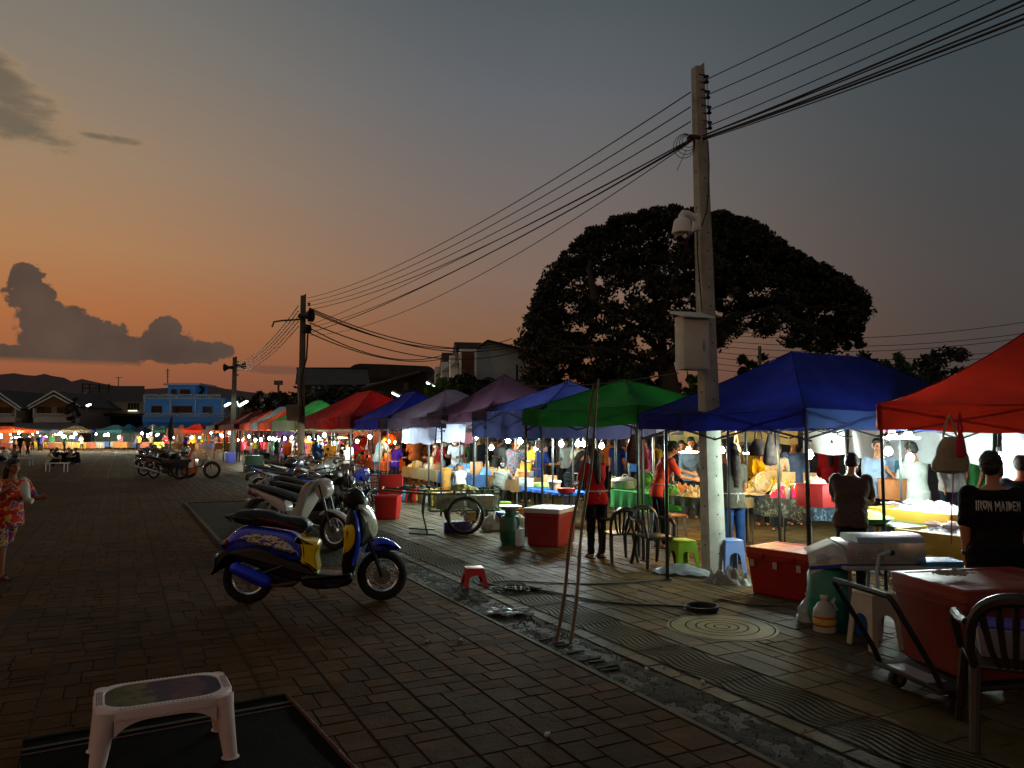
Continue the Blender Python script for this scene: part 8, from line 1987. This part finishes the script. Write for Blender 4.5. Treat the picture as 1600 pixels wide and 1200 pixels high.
def underbone(loc, rz, label, s=1.0, body='b8bcb8', trim='20242c', cat='motorcycle', group=None, crate=None, lean=0):
 o = thing('motorcycle', loc, rz, label, cat, group); o.scale = (s,) * 3
 bwheel(o, -.62, .27, False); bwheel(o, .62, .27)
 def sl(nm, pts, hw, m, r_=.03, yc=0, par=None): mb = MB(); mb.slab(pts, hw, r_, yc); return part(nm, mb, m, par or o)
 sl('tail_fairing', [(-.98, .80), (-.8, .74), (-.5, .58), (-.25, .48), (-.22, .58), (-.32, .70), (-.6, .76), (-.95, .86)], .09, m_gl(body), .03)
 sl('leg_shield', [(-.25, .36), (-.05, .30), (.10, .50), (.28, .86), (.40, .98), (.34, 1.0), (.18, .92), (.02, .62), (-.12, .52)], lambda x, z_: .09 + .10 * max(0, min(1, (z_ - .4) / .4)), m_gl(body), .03)
 sl('front_cowl', [(.26, .88), (.36, 1.02), (.48, 1.0), (.56, .86), (.50, .74), (.38, .70)], .09, m_gl(body), .04)
 sl('seat', [(-.98, .86), (-.9, .90), (-.5, .84), (-.15, .76), (-.02, .70), (-.05, .64), (-.3, .70), (-.6, .77)], .115, m_seat, .04)
 sl('engine', [(-.20, .18), (.08, .18), (.16, .30), (.10, .40), (-.10, .44), (-.24, .34)], .11, mat('3c3e40', rough=.4, metal=.7), .03)
 sl('rear_fender', [(-.98, .70), (-1.02, .50), (-.92, .44), (-.9, .60), (-.62, .66), (-.5, .60), (-.55, .70)], .06, m_gl(trim), .02)
 sl('front_fender', [(.34, .48), (.44, .56), (.62, .58), (.82, .50), (.90, .40), (.80, .44), (.62, .52), (.46, .48)], .055, m_gl(body), .03)
 mb = MB(); mb.sph((.50, 0, .93), (.05, .07, .06), 14, 10); part('headlight', mb, mat('c0c8d0', rough=.08), o)
 for sy in (-1, 1):
  mb = MB(); mb.tube([(.36, 0, 1.04), (.34, sy * .12, 1.07), (.26, sy * .34, 1.04)], .012, n=8); hb = part('handlebar', mb, m_chr, o)
  mb = MB(); mb.cyl((.30, sy * .24, 1.055), (.25, sy * .36, 1.038), .018, n=8); part('grip', mb, m_bk, hb)
  mb = MB(); mb.tube([(.32, sy * .2, 1.06), (.36, sy * .28, 1.2)], .006, n=5); mb.sph((.36, sy * .31, 1.24), (.015, .06, .04), 12, 8); part('mirror', mb, m_bk, hb)
  mb = MB(); mb.tube([(.40, sy * .08, .92), (.62, sy * .08, .27)], .02, n=8); part('fork', mb, m_bk, o)
  mb = MB(); mb.tube([(-.15, sy * .09, .30), (-.62, sy * .09, .27)], .018, n=8); part('swingarm', mb, m_steel, o)
  mb = MB(); mb.tube([(-.5, sy * .10, .60), (-.6, sy * .10, .30)], .024, n=8); part('shock', mb, mat('6c2018' if body != 'b8bcb8' else 'b0b4b8', rough=.4, metal=.4), o)
 mb = MB(); mb.cap((-.92, -.13, .40), (-.35, -.12, .25), .045, .032, n=14); mf = part('muffler', mb, m_chr, o); mb = MB(); mb.tube([(-.35, -.12, .25), (0, -.11, .17), (.12, -.06, .24), (.06, 0, .34)], .016, n=8); part('exhaust_pipe', mb, m_chr, mf)
 mb = MB(); mb.tube([(-.7, -.10, .82), (-1.0, -.09, .86), (-1.0, .09, .86), (-.7, .10, .82)], .011, n=8); part('grab_rail', mb, m_chr, o)
 mb = MB(); mb.sph((-1.0, 0, .76), (.03, .07, .035), 12, 8); part('tail_light', mb, mat('8c1010', rough=.2), o)
 mb = MB(); mb.box((-1.04, 0, .60), (.006, .17, .13)); part('number_plate', mb, mat('8c908c'), o)
 if crate: mb = MB(); mb.box((.62, 0, .96), (.24, .34, .22), bev=.01); mb.box((.62, 0, 1.075), (.26, .36, .015)); part('front_basket', mb, mat(crate, rough=.6, bump=.6, bscale=60), o)
 return o
def pose(px0, py0, px1, py1, wb=1.24): a, b_ = G(px0, py0), G(px1, py1); return (a + b_) / 2, math.atan2((b_ - a).y, (b_ - a).x), (b_ - a).length / wb
c_, r_, s_ = pose(436, 852, 505, 858); ub = underbone(c_, r_, 'white-panelled black motorcycle directly behind the blue and yellow scooter', s=1.08)
U_w = m_gl('b8bcb8')
def ubdup(c_, r_, label, body, s=1.05, group=None): return dup(ub, c_, r_, label, group, s, {U_w: m_gl(body)})
G_ = 'motorcycles parked along the walkway'
c_, r_, s_ = pose(462, 818, 528, 822); ubdup(c_, r_, 'black motorcycle with a red stripe between white one and handcart', '1a1012', group=None)
c_, r_, s_ = pose(419, 778, 468, 776); ubdup(c_, r_, 'blue-white motorcycle at the far left of the parked row', '2c3c78', group=None)
c_, r_, s_ = pose(448, 795, 505, 792); ubdup(c_, r_, 'silver motorcycle in the middle of the parked row, helmet on its bars', '90949a', group=None)
c_, r_, s_ = pose(478, 782, 528, 776); ubdup(c_, r_, 'pale motorcycle with raised windscreen at the back of the parked row', 'a8a8a0', group=None)
c_, r_, s_ = pose(505, 812, 567, 808); ubdup(c_, r_, 'dark blue motorcycle whose front wheel points at the open red ice box', '182890', group=None)
for q_, lb, cl in ((pose(440, 766, 484, 764), 'black motorcycle squeezed behind the blue-white one', '141414'), (pose(508, 796, 556, 790), 'maroon motorcycle close to the row of stalls, left of the bicycle', '4c1418'), (pose(470, 836, 540, 838), 'dark motorcycle wedged between the scooter and the white-panelled one', '101214'), (pose(492, 772, 530, 768), 'grey motorcycle at the very back, near the crimson stall', '60646a')):
 ubdup(q_[0], q_[1], lb, cl)
hm = D(455, 724, G(476, 794).y - .1); h_ = thing('helmet', hm, R(30), 'glossy dark helmet resting on the silver motorcycle', 'helmet'); mb = MB(); mb.sph((0, 0, 0), (.15, .13, .13), 20, 14); part('shell', mb, m_gl('16181a'), h_); mb = MB(); mb.sph((.04, 0, -.01), (.125, .115, .08), 18, 12); part('visor', mb, mat('2a3034', rough=.08, bump=0), h_)
mb = MB(); mb.grid(lambda a, b_: Vector(((a - .5) * .35, .12 * math.cos(b_ * 3.1), .5 * (.5 - abs(b_ - .5)) - .35 + .05 * mnoise.noise(Vector((a * 6, b_ * 7, 2))))), 18, 18); one('raincoat', mb, mat('4c5038', rough=.8, bump=.5), 'olive cloth draped over the seat of the silver motorcycle', 'cloth', loc=D(466, 760, G(466, 795).y) + Vector((0, 0, .15)), rz=.3)
bc = thing('bicycle', G(566, 812), R(70), 'dark bicycle with a front basket beside the open red ice box', 'bicycle')
for x in (-.5, .5): spoked_wheel(bc, (x, 0, .32), .30, .018, 24)
mb = MB();
for p0, p1 in (((-.5, 0, .32), (-.1, 0, .28)), ((-.1, 0, .28), (.35, 0, .62)), ((-.1, 0, .28), (-.2, 0, .75)), ((-.18, 0, .66), (.34, 0, .74)), ((-.5, 0, .32), (-.18, 0, .66)), ((.33, 0, .84), (.36, 0, .58))): mb.cyl(p0, p1, .014, n=8)
for sy in (-1, 1): mb.tube([(.36, sy * .04, .58), (.42, sy * .05, .45), (.5, sy * .05, .32)], .010, n=6)
mb.tube([(.30, -.26, .95), (.34, -.1, .98), (.34, .1, .98), (.30, .26, .95)], .011, n=6); mb.cyl((.33, 0, .82), (.34, 0, .98), .012, n=6); part('frame', mb, m_bk, bc)
mb = MB(); mb.slab([(-.32, .79), (-.05, .80), (-.03, .77), (-.2, .73), (-.32, .75)], .07, .02); part('saddle', mb, m_seat, bc)
mb = MB()
for z_, k in ((.95, 1), (.88, .95), (.81, .9), (.74, .85), (.68, .8)): mb.tube([(.42, -.16 * k, z_), (.42 + .24 * k, -.16 * k, z_), (.42 + .24 * k, .16 * k, z_), (.42, .16 * k, z_)], .005, n=4, closed=True)
for i in range(7): y = -.16 + i * .053; mb.cyl((.42, y * .8, .68), (.42, y, .95), .003, n=4); mb.cyl((.61, y * .8, .68), (.66, y, .95), .003, n=4); mb.cyl((.42, y * .8, .68), (.61, y * .8, .68), .003, n=4)
part('basket', mb, m_bk, bc)
rr = random.Random(15)
for i, (px, py, hd, bdy, lb) in enumerate([(246, 744, -8, '101214', 'black motorcycle at the near left of the far cluster'), (262, 748, -12, '181a1c', 'black motorcycle nearest the camera in the far cluster'), (226, 728, 100, '141414', 'motorcycle seen end-on at the left edge of the far cluster'), (266, 734, 170, '3c1414', 'dark red motorcycle in the middle of the far cluster'),
                                           (252, 724, 80, '20242a', 'grey motorcycle at the back of the far cluster'), (282, 728, 60, '50545a', 'silver motorcycle at the back of the far cluster, beside the folded parasol'), (240, 718, 120, '101010', 'smallest dark motorcycle at the rear of the far cluster')]):
 ubdup(G(px, py), R(hd), lb, bdy, 1.0)
tc_ = thing('three_wheeler', G(300, 748), R(5), 'three-wheeled motor cart with an orange and white cover, right in the far cluster', 'three-wheeler')
for x, y in ((-.3, -.5), (-.3, .5), (.75, 0)): spoked_wheel(tc_, (x, y, .34), .29, .05, 18)
mb = MB(); mb.tube([(-1.0, -.45, .45), (.3, -.45, .45), (.3, .45, .45), (-1.0, .45, .45)], .025, n=6, closed=True); mb.tube([(.3, 0, .45), (.6, 0, .9), (.75, 0, .34)], .03, n=6); mb.tube([(.5, -.35, 1.0), (.6, 0, 1.02), (.5, .35, 1.0)], .02, n=6)
part('frame', mb, mat('14181c', rough=.5), tc_)
mb = MB(); mb.box((-.45, 0, .62), (1.1, .85, .3), bev=.03); part('cargo_box', mb, m_bk, tc_)
mb = MB(); mb.grid(lambda a, b_: Vector((.05 + .55 * (a - .5) * (1 - b_ * .85), -.47 + b_ * .25, .25 + b_ * .95 + .04 * mnoise.noise(Vector((a * 5, b_ * 5, 0))))), 14, 14); part('orange_cover', mb, mat('b04c18', rough=.7, bump=.3), tc_)
mb = MB(); mb.grid(lambda a, b_: Vector((.10 + .20 * (a - .5) * (1 - b_ * .6), -.50 + b_ * .22, .45 + b_ * .6)), 6, 8); part('white_cover', mb, mat('b8b0a0', rough=.7, bump=.3), tc_)
